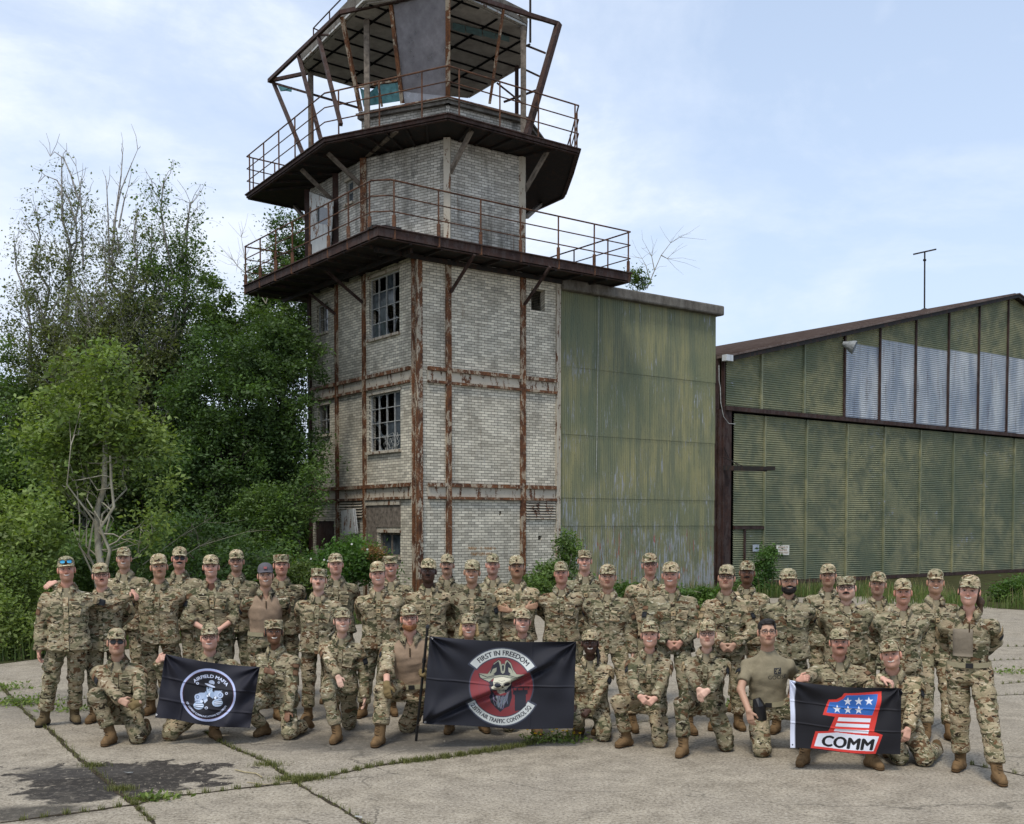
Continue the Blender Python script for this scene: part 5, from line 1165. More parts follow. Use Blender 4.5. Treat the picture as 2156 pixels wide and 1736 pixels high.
PEOPLE=[
dict(id=1,x=138,cap=1172,Y=11.2,skin='ruddy',smile=2,stubble=.25,eyes='oncap',hair='light',arms=('side','over'),feet={-1:(94,1528),1:(157,1522)},yaw=16,bw=1.02,camo='camo2',boot='boot2',fold=1.4,label='smiling standing person with blue mirrored sunglasses up on the cap'),
dict(id=2,x=210,cap=1186,Y=11.5,skin='pink',smile=1,mous=1,eyes='glasses',hair='brown',arms=(('px',103,1232,11.45,dict(hd=(-.7,-.6,-.3),pole=(0,.6,-1),curl=.7)),'back'),feet={-1:(199,1521),1:(262,1506)},label='standing person with glasses and moustache, held round the shoulders by a neighbour'),
dict(id=3,x=260.6,cap=1153,Y=13.1,skin='mid',smile=2,bw=.96,label='tall smiling person without glasses in the back row, behind the two with linked arms'),
dict(id=4,x=332.6,cap=1167,Y=11.9,skin='tan',mous=1,hair='light',feet={-1:(318,1504),1:(383,1500)},bw=1.05,camo='camo',label='standing person with thin moustache behind the top left corner of the leftmost flag'),
dict(id=5,x=378.8,cap=1152,Y=13.2,skin='ruddy',smile=2,mous=2,eyes='sun',hair='dark',bw=1.03,label='back row person in black sunglasses with a thick dark moustache'),
dict(id=6,x=444,cap=1169,Y=12.1,skin='pink',smile=2,arms=('front','front'),rolled=(0,1),browntee=True,wide=1.04,bw=1.05,camo='camo',label='smiling standing person with rolled sleeves, bare forearms and brown undershirt'),
dict(id=7,x=497.6,cap=1158,Y=13.1,skin='mid',smile=2,eyes='glasses',hair='dark',stubble=.2,camo='camob',label='smiling bespectacled person in the back row beside the one in a grey cap'),
dict(id=8,x=558,cap=1186,Y=11.6,skin='mid',smile=2,top='combat',grey=True,camo='camob',arms=('back','back'),hair='dark',label='smiling person in grey baseball cap and plain tan quarter-zip combat shirt'),
dict(id=9,x=592,cap=1166,Y=12.9,skin='ruddy',capk='patrol',bw=1.06,camo='camo3',label='unsmiling person in flat-topped patrol cap behind the grey baseball cap wearer'),
dict(id=13,x=672,cap=1195.5,Y=11.5,skin='pale',capk='patrol',mous=1,hair='ginger',hp=-9,feet={-1:(649,1519),1:(706,1512)},arms=('back','back'),label='pale person in patrol cap with thin ginger moustache, standing upright with hands behind back'),
dict(id=14,x=706,cap=1165.6,Y=12.8,skin='pink',smile=1,hair='light',wide=1.03,camo='camo3',label='clean-shaven person with faint smile in the back row in front of the tall weeds'),
dict(id=15,x=794,cap=1183,Y=11.7,skin='pink',smile=2,hair='brown',bw=1.06,feet={-1:(764,1510),1:(826,1506)},label='broadly smiling person standing right behind the kneeling one with the ginger beard'),
dict(id=16,x=821.5,cap=1169,Y=13.,skin='ruddy',smile=2,capk='patrol',hair='grey',label='older smiling person in patrol cap in front of the tower corner post'),
dict(id=19,x=903,cap=1176.5,Y=11.9,skin='dark',mous=1,hair='dark',label='serious dark-skinned person with thin moustache standing over the flag pole'),
dict(id=20,x=942.5,cap=1167.5,Y=13.5,skin='mid',mous=2,hair='dark',camo='camo3',label='back row person with drooping dark moustache in front of the brick wall'),
dict(id=21,x=995.5,cap=1179,Y=11.9,skin='tan',smile=2,hair='light',camo='camob',arms=('back','side'),label='smiling suntanned person standing above the blonde kneeler behind the pirate flag'),
dict(id=22,x=1037.6,cap=1166.4,Y=13.2,skin='ruddy',stubble=.3,nose=1.1,wide=.95,hair='grey',label='stern gaunt person in the back row beside the one with folded arms'),
dict(id=23,x=1086.6,cap=1170,Y=12.1,skin='olive',mous=1,hair='dark',hp=-9,arms=('cross','cross'),rolled=(1,),camo='camo2',bw=.98,label='young brown-skinned person standing with arms folded, chin raised'),
dict(id=26,x=1181,cap=1182.7,Y=12.,skin='ruddy',wide=.94,hair='light',camo='camo',label='narrow-faced unsmiling person standing behind the upper right corner of the pirate flag'),
dict(id=27,x=1232,cap=1157,Y=13.,skin='pink',smile=2,capk='patrol',wide=.95,hair='brown',label='tallest smiling person in patrol cap in front of the green corrugated wall'),
dict(id=28,x=1280.5,cap=1188.7,Y=11.3,skin='mid',smile=1,arms=('back','side'),bw=1.05,jaw=1.08,hair='brown',feet={-1:(1262,1545),1:(1332,1540)},tab={1:'ATC'},label='square-jawed standing person with one bare hand hanging beside the kneeling row'),
dict(id=29,x=1366.6,cap=1165.6,Y=12.6,skin='ruddy',smile=1,eyes='glasses',hair='grey',wide=1.06,camo='camo2',bw=1.05,label='red-faced older person with glasses in the back row before the corrugated wall'),
dict(id=30,x=1412,cap=1183.8,Y=11.2,skin='ruddy',smile=2,arms=('front','front'),hair='grey',bw=1.12,wide=1.03,watch=1,feet={-1:(1385,1545),1:(1450,1545)},label='older smiling person standing with both hands clasped in front, black watch'),
dict(id=31,x=1531.6,cap=1189.3,Y=11.1,skin='mid',eyes='glasses',hair='dark',hp=-9,arms=('front','front'),bw=.98,tab={1:'ATC'},label='serious bespectacled person holding one wrist in front, near the rusty steel column'),
dict(id=32,x=1573.8,cap=1181.4,Y=12.2,skin='brown',smile=1,mous=2,hair='dark',camo='camo2',label='brown-skinned person with dark moustache in the back row by the rusty column'),
dict(id=37,x=1659,cap=1197.8,Y=10.9,skin='tan',smile=2,beard=2,mous=2,hair='dark',bw=1.06,tab={1:'ATC'},label='standing person with full dark beard behind the one in the tee shirt'),
dict(id=38,x=1743,cap=1188,Y=12.,skin='tan',hair='dark',wide=1.03,camo='camo2',bw=1.04,label='neutral clean-shaven person in the back row before the hangar doors'),
dict(id=39,x=1780.5,cap=1211,Y=11.0,skin='pale',capk='patrol',eyes='glasses',mous=2,hair='dark',wide=1.10,jaw=1.1,bw=1.12,belly=1.15,label='heavyset person in patrol cap with large glasses and thick moustache'),
dict(id=40,x=1850,cap=1205,Y=11.7,skin='mid',smile=1,hair='light',wide=1.02,label='faintly smiling person in the back row, mostly hidden behind moustached neighbours'),
dict(id=41,x=1900.4,cap=1219,Y=10.3,skin='ruddy',smile=2,mous=2,hair='ginger',arms=('back','back'),bw=1.08,camo='camo2',label='smiling ginger moustached person standing behind the head tilting kneeler'),
dict(id=42,x=1970,cap=1199,Y=10.9,skin='tan',smile=2,hair='dark',feet={-1:(1950,1560),1:(2000,1560)},arms=('back','back'),camo='camo',label='dark-haired smiling person standing left of the long-haired woman'),
dict(id=43,x=2043.8,cap=1211.6,Y=9.15,skin='pink',smile=2,hair='brown',hs='pony',fem=True,top='combatg',camo='camob',tcamo='camo',arms=('back','back'),feet={-1:(2022,1622),1:(2100,1650)},yaw=-22,near=True,bw=1.06,tf=1.12,tab={1:'CAOS'},label='woman with long brown ponytail in belted combat shirt at the right end'),
# kneeling row
dict(id=10,x=245.7,cap=1323,Y=10.60,skin='mid',eyes='sun',hair='dark',kneel=dict(down=1,knee=(286,1560),foot=(226,1572)),arms=(('px',270,1485,10.22,dict(hd=(.9,-.2,-.35),curl=1.2)),('px',278,1490,10.18,dict(hd=(-.8,-.2,-.4),curl=1.3))),gloves=(1,),wide=.97,camo='camob',label='leftmost kneeler, in black sunglasses with gloved hands on the raised knee'),
dict(id=11,x=441,cap=1314,Y=10.75,skin='pink',smile=2,eyes='glasses',hair='light',kneel=dict(down=-1,knee=(382,1555),foot=(445,1560)),arms=(('px',340,1386,10.55,dict(hd=(.5,-.45,.45),curl=1.7,pole=(-.5,.2,-1))),('px',500,1440,10.75,dict(curl=1.))),label='smiling bespectacled kneeler holding up the left corner of the gangster flag'),
dict(id=12,x=576,cap=1303,Y=10.75,skin='brown',smile=2,capk='patrol',hair='dark',hs='bun',fem=True,yaw=-14,kneel=dict(down=1,knee=(610,1557),foot=(553,1553),ko=.2),arms=(('px',560,1412,10.50,dict(hd=(-.7,-.3,.35),curl=1.6,pole=(-.3,.2,-1))),'thigh'),camo='camo2',bw=1.08,label='smiling dark-skinned woman in patrol cap kneeling at the right edge of the gangster flag'),
dict(id=17,x=720,cap=1280,Y=10.8,skin='pale',smile=2,hair='brown',hs='bun',fem=True,roll=3,kneel=dict(down=1,knee=(735,1536),foot=(707,1568)),arms=(('px',722,1452,10.30,dict(hd=(.35,-.35,-.75),curl=.35,pn=(0,.6,-.6),pole=(-1,.1,-.3))),'side'),label='pale smiling woman kneeling with one hand on her knee, left of the flag pole'),
dict(id=18,x=859.6,cap=1274,Y=10.75,skin='pink',smile=1,eyes='glasses',beard=1,hair='ginger',top='combat',H=1.84,bw=1.12,kneel=dict(down=1,knee=(872,1543),foot=(797,1574),ko=.4),arms=(('px',815,1462,10.25,dict(hd=(.1,-.5,-.8),curl=.9,pole=(-1,.2,-.3))),('px',893,1418,10.3,dict(hd=(-.3,-.4,.35),curl=1.7,pole=(.8,.3,-.8)))),gloves=(0,1),rolled=(0,),label='big ginger bearded kneeler with glasses in tan combat shirt, gripping the flag pole'),
dict(id=24,x=987.3,cap=1292,Y=10.95,skin='pink',smile=2,hair='blonde',hs='bob',fem=True,kneel=dict(down=0,foot=(947,1547),foot2=(1017,1545)),arms=('thigh','thigh'),label='smiling woman with blonde bob kneeling behind the pirate flag'),
dict(id=25,x=1101.5,cap=1282,Y=10.95,skin='pink',smile=2,hair='brown',hs='bun',fem=True,kneel=dict(down=-1,knee=(1075,1540),foot=(1129,1551)),arms=('thigh','thigh'),camo='camo2',label='smiling woman with tied back hair kneeling behind the right half of the pirate flag'),
dict(id=33,x=1242,cap=1327,Y=10.75,skin='dark',smile=2,hair='dark',hs='braid',fem=True,yaw=-8,kneel=dict(down=1,knee=(1268,1557),foot=(1222,1552),ko=.0),arms=('thigh',('px',1220,1526,10.35,dict(hd=(-.6,-.3,-.5),curl=1.5,pole=(1,.2,-.2)))),tab={1:'RAWS'},camo='camo2',bw=1.05,label='smiling dark-skinned woman with braid holding the lower corner of the pirate flag'),
dict(id=34,x=1369,cap=1307.8,Y=10.35,skin='pink',smile=2,hair='brown',hs='bun',fem=True,kneel=dict(down=1,knee=(1384,1568),foot=(1322,1577),ko=.6,fo=.9),arms=(('px',1358,1478,9.95,dict(hd=(.6,-.3,-.6),curl=1.1)),('px',1366,1486,9.92,dict(hd=(-.7,-.2,-.55),curl=1.2))),label='smiling kneeling woman with both bare hands crossed on her raised knee'),
dict(id=35,x=1487.6,cap=1305,Y=10.1,skin='pale',smile=1,eyes='glasses',hair='blonde',hs='bun',fem=True,kneel=dict(down=1,knee=(1520,1580),foot=(1443,1597),ko=.35),arms=(('px',1478,1478,9.6,dict(hd=(.1,-.25,-.9),curl=.35,pole=(-1,.1,-.3))),('px',1478,1465,9.66,dict(hd=(-.7,-.2,-.5),curl=1.))),tab={1:'ATC'},camo='camob',label='blonde bespectacled woman kneeling with one hand hanging loosely over her raised knee'),
dict(id=36,x=1614.6,cap=1306,Y=10.05,skin='mid',smile=1,eyes='glasses',hair='dark',bare=True,top='tee',logo=True,bw=1.0,hyaw=6,H=1.80,kneel=dict(down=-1,knee=(1603,1594),foot=(1690,1580),ko=.5),arms=(('px',1580,1515,9.75,dict(hd=(.15,-.15,-.95),curl=.6,pole=(-1,.3,-.2))),('px',1662,1490,10.12,dict(curl=1.,pole=(.3,.6,-1)))),label='bareheaded dark-haired kneeler with glasses in a plain tan tee shirt with a black logo'),
dict(id=44,x=1766.7,cap=1322.8,Y=9.95,skin='ruddy',mous=2,hair='brown',H=1.72,kneel=dict(down=0,foot=(1700,1616),foot2=(1842,1622),ko=.7,fo=.5),arms=(('px',1680,1434,9.36,dict(hd=(.45,-.5,.3),curl=1.6,pole=(-.7,.2,-1))),'thigh'),wide=1.03,bw=1.06,label='squatting person with thick brown moustache holding the left end of the number one flag'),
dict(id=45,x=1871,cap=1347,Y=9.7,skin='pink',smile=2,hair='ginger',roll=-7,hr=-9,H=1.74,lean=12,kneel=dict(down=1,knee=(1940,1610),foot=(1882,1596),ko=.0,out=.35),arms=(('px',1876,1436,9.28,dict(hd=(.6,-.5,-.2),curl=1.2,pole=(-.6,.2,-1),pn=(0,0,-1))),('px',1906,1566,9.25,dict(hd=(-.3,-.3,-.9),curl=1.,pole=(1,.2,-.1)))),tab={1:'RAWS'},camo='camo2',near=True,label='smiling kneeler tilting the head with one hand on the edge of the number one flag'),
]
import time as _t
_t0=_t.time()
import os
for sp in PEOPLE: person(sp)
print('PEOPLE',_t.time()-_t0)
# ================================================================ flags
t_=NT('flag_cloth',.72,.35); a_=t_.n('ShaderNodeAttribute'); a_.attribute_name='Col'; t_.color(a_.outputs[0]); t_.bump(t_.noise(t_.coord(),220,2,.5),.0012); M['flag']=t_.m
class Canvas:
    def __init__(s,nu,nv,c,base):
        s.u,s.v=np.meshgrid(np.linspace(0,1,nu),np.linspace(0,1,nv)); TL,TR,BR,BL=[np.array(q,float) for q in c]; u,v=s.u[...,None],s.v[...,None]
        P=(1-v)*((1-u)*TL+u*TR)+v*((1-u)*BL+u*BR); s.x,s.y=P[...,0],P[...,1]; s.c=np.tile(np.array(base,float),(nv,nu,1)); s.cm=s.x.mean(0); s.rm=s.y.mean(1); s.mx=abs(s.x-s.cm).max()+2; s.my=abs(s.y-s.rm[:,None]).max()+2
    def put(s,m,col,a=1.): s.c[m]=s.c[m]*(1-a)+np.array(col)*a
    def poly(s,pts,col,a=1.):
        m=np.zeros(s.x.shape,bool); n=len(pts)
        for i in range(n):
            (x0,y0),(x1,y1)=pts[i],pts[i-1]
            if y0==y1: continue
            m^=((y0>s.y)!=(y1>s.y))&(s.x<(x1-x0)*(s.y-y0)/(y1-y0)+x0)
        s.put(m,col,a)
    def ell(s,c,r,col,ang=0.,a=1.,inner=0.):
        dx,dy=s.x-c[0],s.y-c[1]; ca,sa=math.cos(ang),math.sin(ang); q=np.hypot((dx*ca+dy*sa)/r[0],(-dx*sa+dy*ca)/r[1]); s.put((q<1)&(q>=inner),col,a)
    def line(s,pts,w,col,a=1.):
        for (x0,y0),(x1,y1) in zip(pts[:-1],pts[1:]):
            dx,dy=x1-x0,y1-y0; L=dx*dx+dy*dy; t=np.clip(((s.x-x0)*dx+(s.y-y0)*dy)/L,0,1); s.put(np.hypot(s.x-x0-t*dx,s.y-y0-t*dy)<w/2,col,a)
    def band(s,c,r0,r1,a0,a1,col,a=1.):
        dx,dy=s.x-c[0],c[1]-s.y; r=np.hypot(dx,dy); an=np.degrees(np.arctan2(dy,dx)); an=np.where(an<a0-1,an+360,an); s.put((r>r0)&(r<r1)&(an>a0)&(an<a1),col,a)
    def tris(s,P,T,col):
        for t in T:
            (x0,y0),(x1,y1),(x2,y2)=P[t[0]],P[t[1]],P[t[2]]; i0=np.searchsorted(s.cm,min(x0,x1,x2)-s.mx); i1=np.searchsorted(s.cm,max(x0,x1,x2)+s.mx); j0=np.searchsorted(s.rm,min(y0,y1,y2)-s.my); j1=np.searchsorted(s.rm,max(y0,y1,y2)+s.my)
            X,Y=s.x[j0:j1,i0:i1],s.y[j0:j1,i0:i1]; e=lambda ax,ay,bx,by:(bx-ax)*(Y-ay)-(by-ay)*(X-ax)
            a,b,c=e(x0,y0,x1,y1),e(x1,y1,x2,y2),e(x2,y2,x0,y0); m=((a>=0)&(b>=0)&(c>=0))|((a<=0)&(b<=0)&(c<=0)); s.c[j0:j1,i0:i1][m]=col
    def btris(s,P,T,col,w):
        for dx,dy in ((0,0),(w,0),(-w,0),(0,w*.6),(0,-w*.6)): s.tris([(p[0]+dx,p[1]+dy) for p in P],T,col)
    def arctext(s,txt,c,R_,hgt,mid,span,col,under=False):
        vs,tr=text_mesh(txt,1.,True); w=vs[:,0].max()-vs[:,0].min(); hh=.7; k=math.radians(span)/w
        P=[]
        for v in vs:
            if not under: an=math.radians(mid)-v[0]*k; r=R_+v[1]*hgt/hh
            else: an=math.radians(mid)+v[0]*k; r=R_-v[1]*hgt/hh
            P.append((c[0]+r*math.cos(an),c[1]-r*math.sin(an)))
        s.btris(P,tr,col,hgt*.045)
def make_flag(name,label,corn,Y,cv,disp,yoff=(0,0,0,0),group='unit flags held by the kneeling row'):
    TL,TR,BR,BL=[at_y(x,y,Y+d) for (x,y),d in zip(corn,yoff)]; u,v=cv.u[...,None],cv.v[...,None]
    P=(1-v)*((1-u)*TL+u*TR)+v*((1-u)*BL+u*BR); n=nrm(np.cross(BL-TL,TR-TL)); n=n if n[1]<0 else -n
    rg=np.random.RandomState(len(label)); ex=0
    for q in range(5): a_,b_,c_=rg.uniform(0,6.28),rg.uniform(6,16),rg.uniform(0,6.28); ex=ex+.0035*np.sin(b_*(cv.u*math.cos(a_)+.6*cv.v*math.sin(a_))*2+c_+1.5*np.sin(4*cv.v+c_))
    P=P+n*(disp(cv.u,cv.v)*1.55+ex)[...,None]+UP*(-.022*np.sin(np.pi*cv.u)*(1-cv.v)+.012*np.sin(2*np.pi*cv.u+1)*cv.v)[...,None]
    nv,nu=cv.u.shape; i,j=np.meshgrid(np.arange(nu-1),np.arange(nv-1)); k=(j*nu+i).ravel(); F_=np.stack([k,k+nu,k+nu+1,k+1],1)
    # back of the cloth, 2 mm behind, same colours (print shows through)
    o=setp(link_mesh(name,P.reshape(-1,3),F_,M['flag'],None,True,base=TL,colors=cv.c.reshape(-1,3)),label,'flag',group)
    so_=o.modifiers.new('thick','SOLIDIFY'); so_.thickness=.002; so_.offset=-1; return o,P
def wr(u,v,cu,cv_,n,amp,fall,ph=0.,asp=.6):
    du,dv=u-cu,(v-cv_)*asp; r=np.hypot(du,dv); an=np.arctan2(dv,du); return amp*np.sin(an*n+ph)*np.exp(-r/fall)*np.clip(r/.06,0,1)
def crease(u,v,p,q,w,amp,asp=.6):
    p=np.array([p[0],p[1]*asp]);q=np.array([q[0],q[1]*asp]);d=q-p;L=np.linalg.norm(d);d/=L; x=u-p[0];y=v*asp-p[1]; s_=x*d[1]-y*d[0]; t=(x*d[0]+y*d[1])/L
    return amp*np.exp(-(s_/w)**2)*np.clip(np.minimum(t+.08,1.08-t)/.15,0,1)
NAVY=(.011,.012,.019)
# --- gangster flag
cv=Canvas(400,260,((270,100),(2120,345),(1880,1565),(100,1310)),(.013,.013,.021)); LB=(.42,.48,.72); LG=(.36,.46,.62); DK=(.010,.010,.016)
cv.ell((1100,855),(540,518),LB); cv.ell((1100,855),(500,475),(.16,.05,.07)); cv.ell((1100,855),(492,467),DK)
cv.arctext('AIRFIELD MAFIA',(1110,930),440,62,83.5,97,(.60,.66,.85)); cv.arctext('1ST COMBAT COMMUNICATIONS SQUADRON',(1080,850),425,34,264,126,(.55,.6,.78),True)
for c_,r_ in (((888,632),26),((1300,612),22),((1457,833),27),((1067,1107),30)): cv.ell(c_,(r_,r_*.95),(.5,.55,.7)); cv.ell(c_,(r_*.5,r_*.5),DK)
cv.poly([(1000,880),(1040,780),(1100,830),(1180,780),(1240,830),(1190,930),(1120,880),(1070,900),(1085,940),(1030,1020),(1000,960)],(.25,.33,.47)); cv.poly([(1060,700),(1180,700),(1170,790),(1110,850),(1060,790)],LG)
cv.ell((1163,612),(56,46),(.38,.44,.58),.25); cv.poly([(1105,625),(1215,650),(1210,680),(1095,650)],DK); cv.ell((1130,668),(108,20),(.45,.5,.64),.36); cv.ell((1095,722),(10,24),DK,.3); cv.line([(1100,770),(1150,745)],7,DK); cv.ell((1135,700),(32,6),DK,.2)
cv.poly([(1045,850),(1070,870),(1130,800),(1115,880),(1075,890)],(.75,.78,.85)); cv.line([(1085,830),(1100,880)],12,DK)
for gx,gy,hx,hy,s_ in ((888,900,915,1065,-1),(1335,862,1278,1010,1)):
    cv.poly([(gx-50,gy-30),(gx+40,gy-85),(gx+150*-s_*.9+20,gy-90),(gx+130*-s_,gy+10),(gx+40,gy+90),(gx-50,gy+90)],(.32,.40,.55)); cv.ell((hx,hy),(102,76),(.36,.45,.60)); cv.ell((gx,gy),(58,60),(.42,.50,.66)); cv.ell((gx,gy),(36,37),(.10,.14,.24)); cv.ell((gx,gy),(22,23),(.30,.38,.55)); cv.ell((gx-8,gy+80),(24,24),(.15,.2,.32)); cv.ell((gx-8,gy+80),(13,13),(.4,.48,.62))
    for dy in(-30,5,38): cv.line([(hx-60,hy+dy),(hx+85,hy+dy-10)],9,DK)
    for dy in(-14,22): cv.line([(hx-50,hy+dy),(hx+75,hy+dy-8)],16,(.62,.68,.80))
cv.poly([(1015,960),(1070,930),(1085,960),(1030,1020)],(.45,.52,.66)); cv.ell((1235,910),(24,26),(.62,.68,.8)); cv.ell((970,980),(30,24),(.55,.62,.76))
for q in ((58,1250),): cv.ell(q,(1,1),DK)
cv.line([(190,150),(110,1290)],20,(.006,.006,.009)); cv.ell((120,1255),(20,18),(.7,.7,.7)); cv.ell((120,1255),(9,9),DK)
fdisp=lambda u,v: wr(u,v,0,0,9,.020,.30)+wr(u,v,1,0,9,.022,.32,1.)+.010*np.sin(7*u+3*v+2*np.sin(3*v))+crease(u,v,(0,.36),(1,.42),.010,.006)+crease(u,v,(0,.70),(1,.76),.010,.006)+crease(u,v,(.25,.6),(.25,1),.008,.006)+crease(u,v,(1,0),(.72,1.),.06,.02)+.012*np.sin(15*u*v+4*u)
make_flag('flag','black flag with a gangster and two revolvers in a pale blue ring',((349,1377.6),(547.4,1404.8),(525.7,1535.3),(327,1513.6)),10.32,cv,fdisp,(.0,.12,.0,-.1))
# --- pirate flag
cv=Canvas(620,380,((160,70),(2060,150),(2040,1300),(40,1245)),NAVY); cc=(1087,722); OUT=(.05,.058,.085); WH=(.52,.55,.54); RD=(.20,.036,.042); INK=(.022,.024,.036)
cv.ell(cc,(428,425),OUT); cv.ell(cc,(412,410),RD)
for a in range(12):
    t=a*math.pi/6+.1; cv.line([(cc[0]+120*math.cos(t),cc[1]+120*math.sin(t)),(cc[0]+405*math.cos(t),cc[1]+405*math.sin(t))],7,(.16,.04,.055))
cv.ell(cc,(300,300),(.16,.04,.055),inner=.975); cv.ell(cc,(205,205),(.16,.04,.055),inner=.965)
cv.band(cc,388,530,30,146,OUT); cv.band(cc,402,512,33,143,WH); cv.band(cc,392,528,206,333,OUT); cv.band(cc,404,510,209,330,WH)
cv.arctext('FIRST IN FREEDOM',cc,452,66,86,90,INK); cv.arctext('235TH AIR TRAFFIC CONTROL SQ',cc,459,56,269,112,INK,True)
# tower silhouette
cv.poly([(1225,722),(1458,722),(1430,782),(1245,782)],INK); 
for a,b in((1245,1290),(1300,1372),(1382,1440)): cv.poly([(a,735),(b,735),(b-6,768),(a+6,768)],RD)
cv.poly([(1240,782),(1432,782),(1432,820),(1410,830),(1412,975),(1345,1030),(1262,1045),(1262,830),(1240,822)],INK); cv.line([(1343,722),(1343,690),(1330,672)],6,INK); cv.line([(1320,690),(1370,680)],6,INK)
# beard
cv.poly([(905,640),(960,760),(1000,830),(1165,830),(1215,740),(1225,860),(1190,975),(1120,1005),(1072,1055),(1010,1000),(950,930),(925,860),(950,800)],INK); 
r_=random.Random(3)
for k in range(34):
    x0=975+ r_.random()*215; y0=830+r_.random()*30-60*(x0>1150); x1=1075+(x0-1085)*r_.uniform(.25,.9); y1=930+r_.random()*105*(1-abs(x0-1085)/170); m_=((x0+x1)/2+r_.uniform(-22,22),(y0+y1)/2); cv.line([(x0,y0),m_,(x1,y1)],r_.uniform(5,10),(.13+.08*r_.random(),.14+.08*r_.random(),.19+.08*r_.random()))
# skull
BN=(.58,.56,.44); cv.poly([(915,640),(1230,640),(1215,760),(1150,800),(960,760)],INK); cv.ell((1095,650),(118,80),BN); cv.poly([(985,590),(1205,590),(1210,700),(1150,760),(1060,765),(960,735),(950,715),(985,690)],BN); cv.poly([(1020,745),(1130,745),(1125,795),(1070,815),(1035,800)],(.45,.42,.32))
for a in(1040,1058,1076,1094,1112): cv.line([(a,760),(a-2,800)],4,INK)
cv.line([(1025,775),(1125,772)],4,INK); cv.ell((1035,690),(46,30),INK,.15); cv.ell((1160,688),(44,28),INK,-.2); cv.poly([(1098,700),(1118,740),(1085,742)],INK); cv.line([(985,660),(1040,650),(1090,675)],7,INK); cv.line([(1205,650),(1150,650),(1110,675)],7,INK); cv.line([(1050,630),(1090,640),(1130,625)],4,INK); cv.ell((1020,730),(45,14),(.36,.34,.27),.3)
# hat
HG=(.30,.31,.24); H_=[(785,545),(900,550),(945,490),(985,400),(1050,352),(1075,372),(1088,420),(1108,405),(1130,420),(1140,370),(1165,352),(1215,400),(1245,490),(1290,548),(1398,550),(1330,600),(1215,660),(1205,600),(1095,580),(985,600),(920,658),(850,630),(800,600)]
cc2=np.mean(H_,0); cv.poly(H_,INK); cv.poly([(cc2[0]+(x-cc2[0])*.965,cc2[1]+(y-cc2[1])*.93) for x,y in H_],HG); cv.poly([(935,535),(975,430),(1048,375),(1062,420),(1080,520),(1130,520),(1140,420),(1165,378),(1205,430),(1240,530),(1180,560),(1000,560)],INK)
cv.poly([(945,545),(975,480),(1025,460),(1020,510),(980,550)],HG); cv.poly([(1245,545),(1215,480),(1175,458),(1180,515),(1215,550)],HG); cv.poly([(1075,440),(1108,410),(1135,440),(1128,525),(1105,545),(1080,525)],HG); cv.poly([(1092,440),(1108,425),(1122,440),(1115,505),(1098,505)],INK)
cv.line([(800,552),(900,590),(1000,565),(1095,548),(1190,562),(1290,590),(1385,556)],9,INK); cv.line([(850,610),(930,600),(990,582)],7,INK); cv.line([(1340,585),(1260,602),(1205,585)],7,INK)
for q in ((168,82),(52,1240)): cv.ell((q[0]+22,q[1]+(14 if q[1]<200 else -14)),(16,14),(.6,.6,.6)); cv.ell((q[0]+22,q[1]+(14 if q[1]<200 else -14)),(7,7),INK)
fd2=lambda u,v: wr(u,v,0,0,11,.022,.26)+wr(u,v,1,0,10,.022,.28,.6)+wr(u,v,0,1,9,.014,.25)-crease(u,v,(.0,1.),(.80,.30),.020,.050)+crease(u,v,(.03,.92),(.84,.22),.055,.034)+crease(u,v,(0,.48),(1,.52),.006,.005)+crease(u,v,(.7,.0),(.71,1),.006,.003)+.012*np.sin(5*u+2*v)+.006*np.sin(13*u-7*v)
fl2,_=make_flag('flag','large black flag with a skull in pirate hat on a red disc',((904.4,1339.6),(1213.6,1351.8),(1206.8,1536.7),(889.5,1527)),10.12,cv,fd2,(.0,.05,.05,.0))
pa,pb_=at_y(900.4,1320.6,10.16),on_z(876,1561,0.0); pb_=V(pb_[0],pb_[1],0.005)
pl=thing('flag_pole',pb_,'thin black flag pole standing on the ground in the gloved hand of the bearded kneeler','flag pole'); m=MB(); m.tube([pb_,pa],.0135,8); m.build('pole',M['black'],pl); m=MB(); d_=nrm(pb_-pa); m.tube([pa-d_*.02,pa+d_*.005,pa+d_*.02],[.012,.022,.014],8); m.build('finial',M['black'],pl); m=MB(); m.tube([pa+d_*.33,pa+d_*.37],.020,8); m.build('joint_sleeve',M['black'],pl)
m=MB(); m.tube([pa+d_*.10,at_y(906,1341,10.12)],.003,4); m.build('clip_cord',M['rust_cream'],pl); m=MB(); m.tube([pa+(pb_-pa)*.86,at_y(892,1525,10.12)],.003,4); m.build('clip_cord',M['rust_cream'],pl)
# --- number one flag
cv=Canvas(460,290,((318,890),(1125,950),(1105,1430),(322,1385)),(.010,.010,.014)); RE=(.62,.045,.035); W_=(.74,.77,.86); BL=(.035,.14,.46)
cv.put(cv.u<.040,(.68,.72,.86)); cv.put((cv.u>.0395)&(cv.u<.046),(.3,.32,.38)); cv.ell((338,1363),(5,6),(.02,.02,.02))
cv.poly([(705,965),(990,967),(945,1180),(922,1255),(982,1280),(935,1420),(468,1385),(500,1258),(592,1250),(640,1140),(552,1130),(597,1016),(650,1012),(690,990)],RE)
cv.poly([(722,980),(962,985),(916,1136),(580,1112),(604,1034),(660,1031),(700,1008)],BL)
for sx,sy in ((735,1025),(818,1028),(893,1030),(657,1082),(738,1088),(820,1093)):
    cv.poly([(sx+(33 if q%2==0 else 13)*math.sin(q*math.pi/5),sy+2-(33 if q%2==0 else 13)*math.cos(q*math.pi/5)) for q in range(10)],W_)
for a in ([(668,1143),(907,1160),(900,1188),(657,1172)],[(652,1187),(896,1203),(890,1228),(642,1212)],[(641,1228),(889,1243),(883,1268),(633,1248)],[(520,1272),(660,1258),(800,1275),(957,1290),(920,1398),(493,1370)]): cv.poly(a,W_)
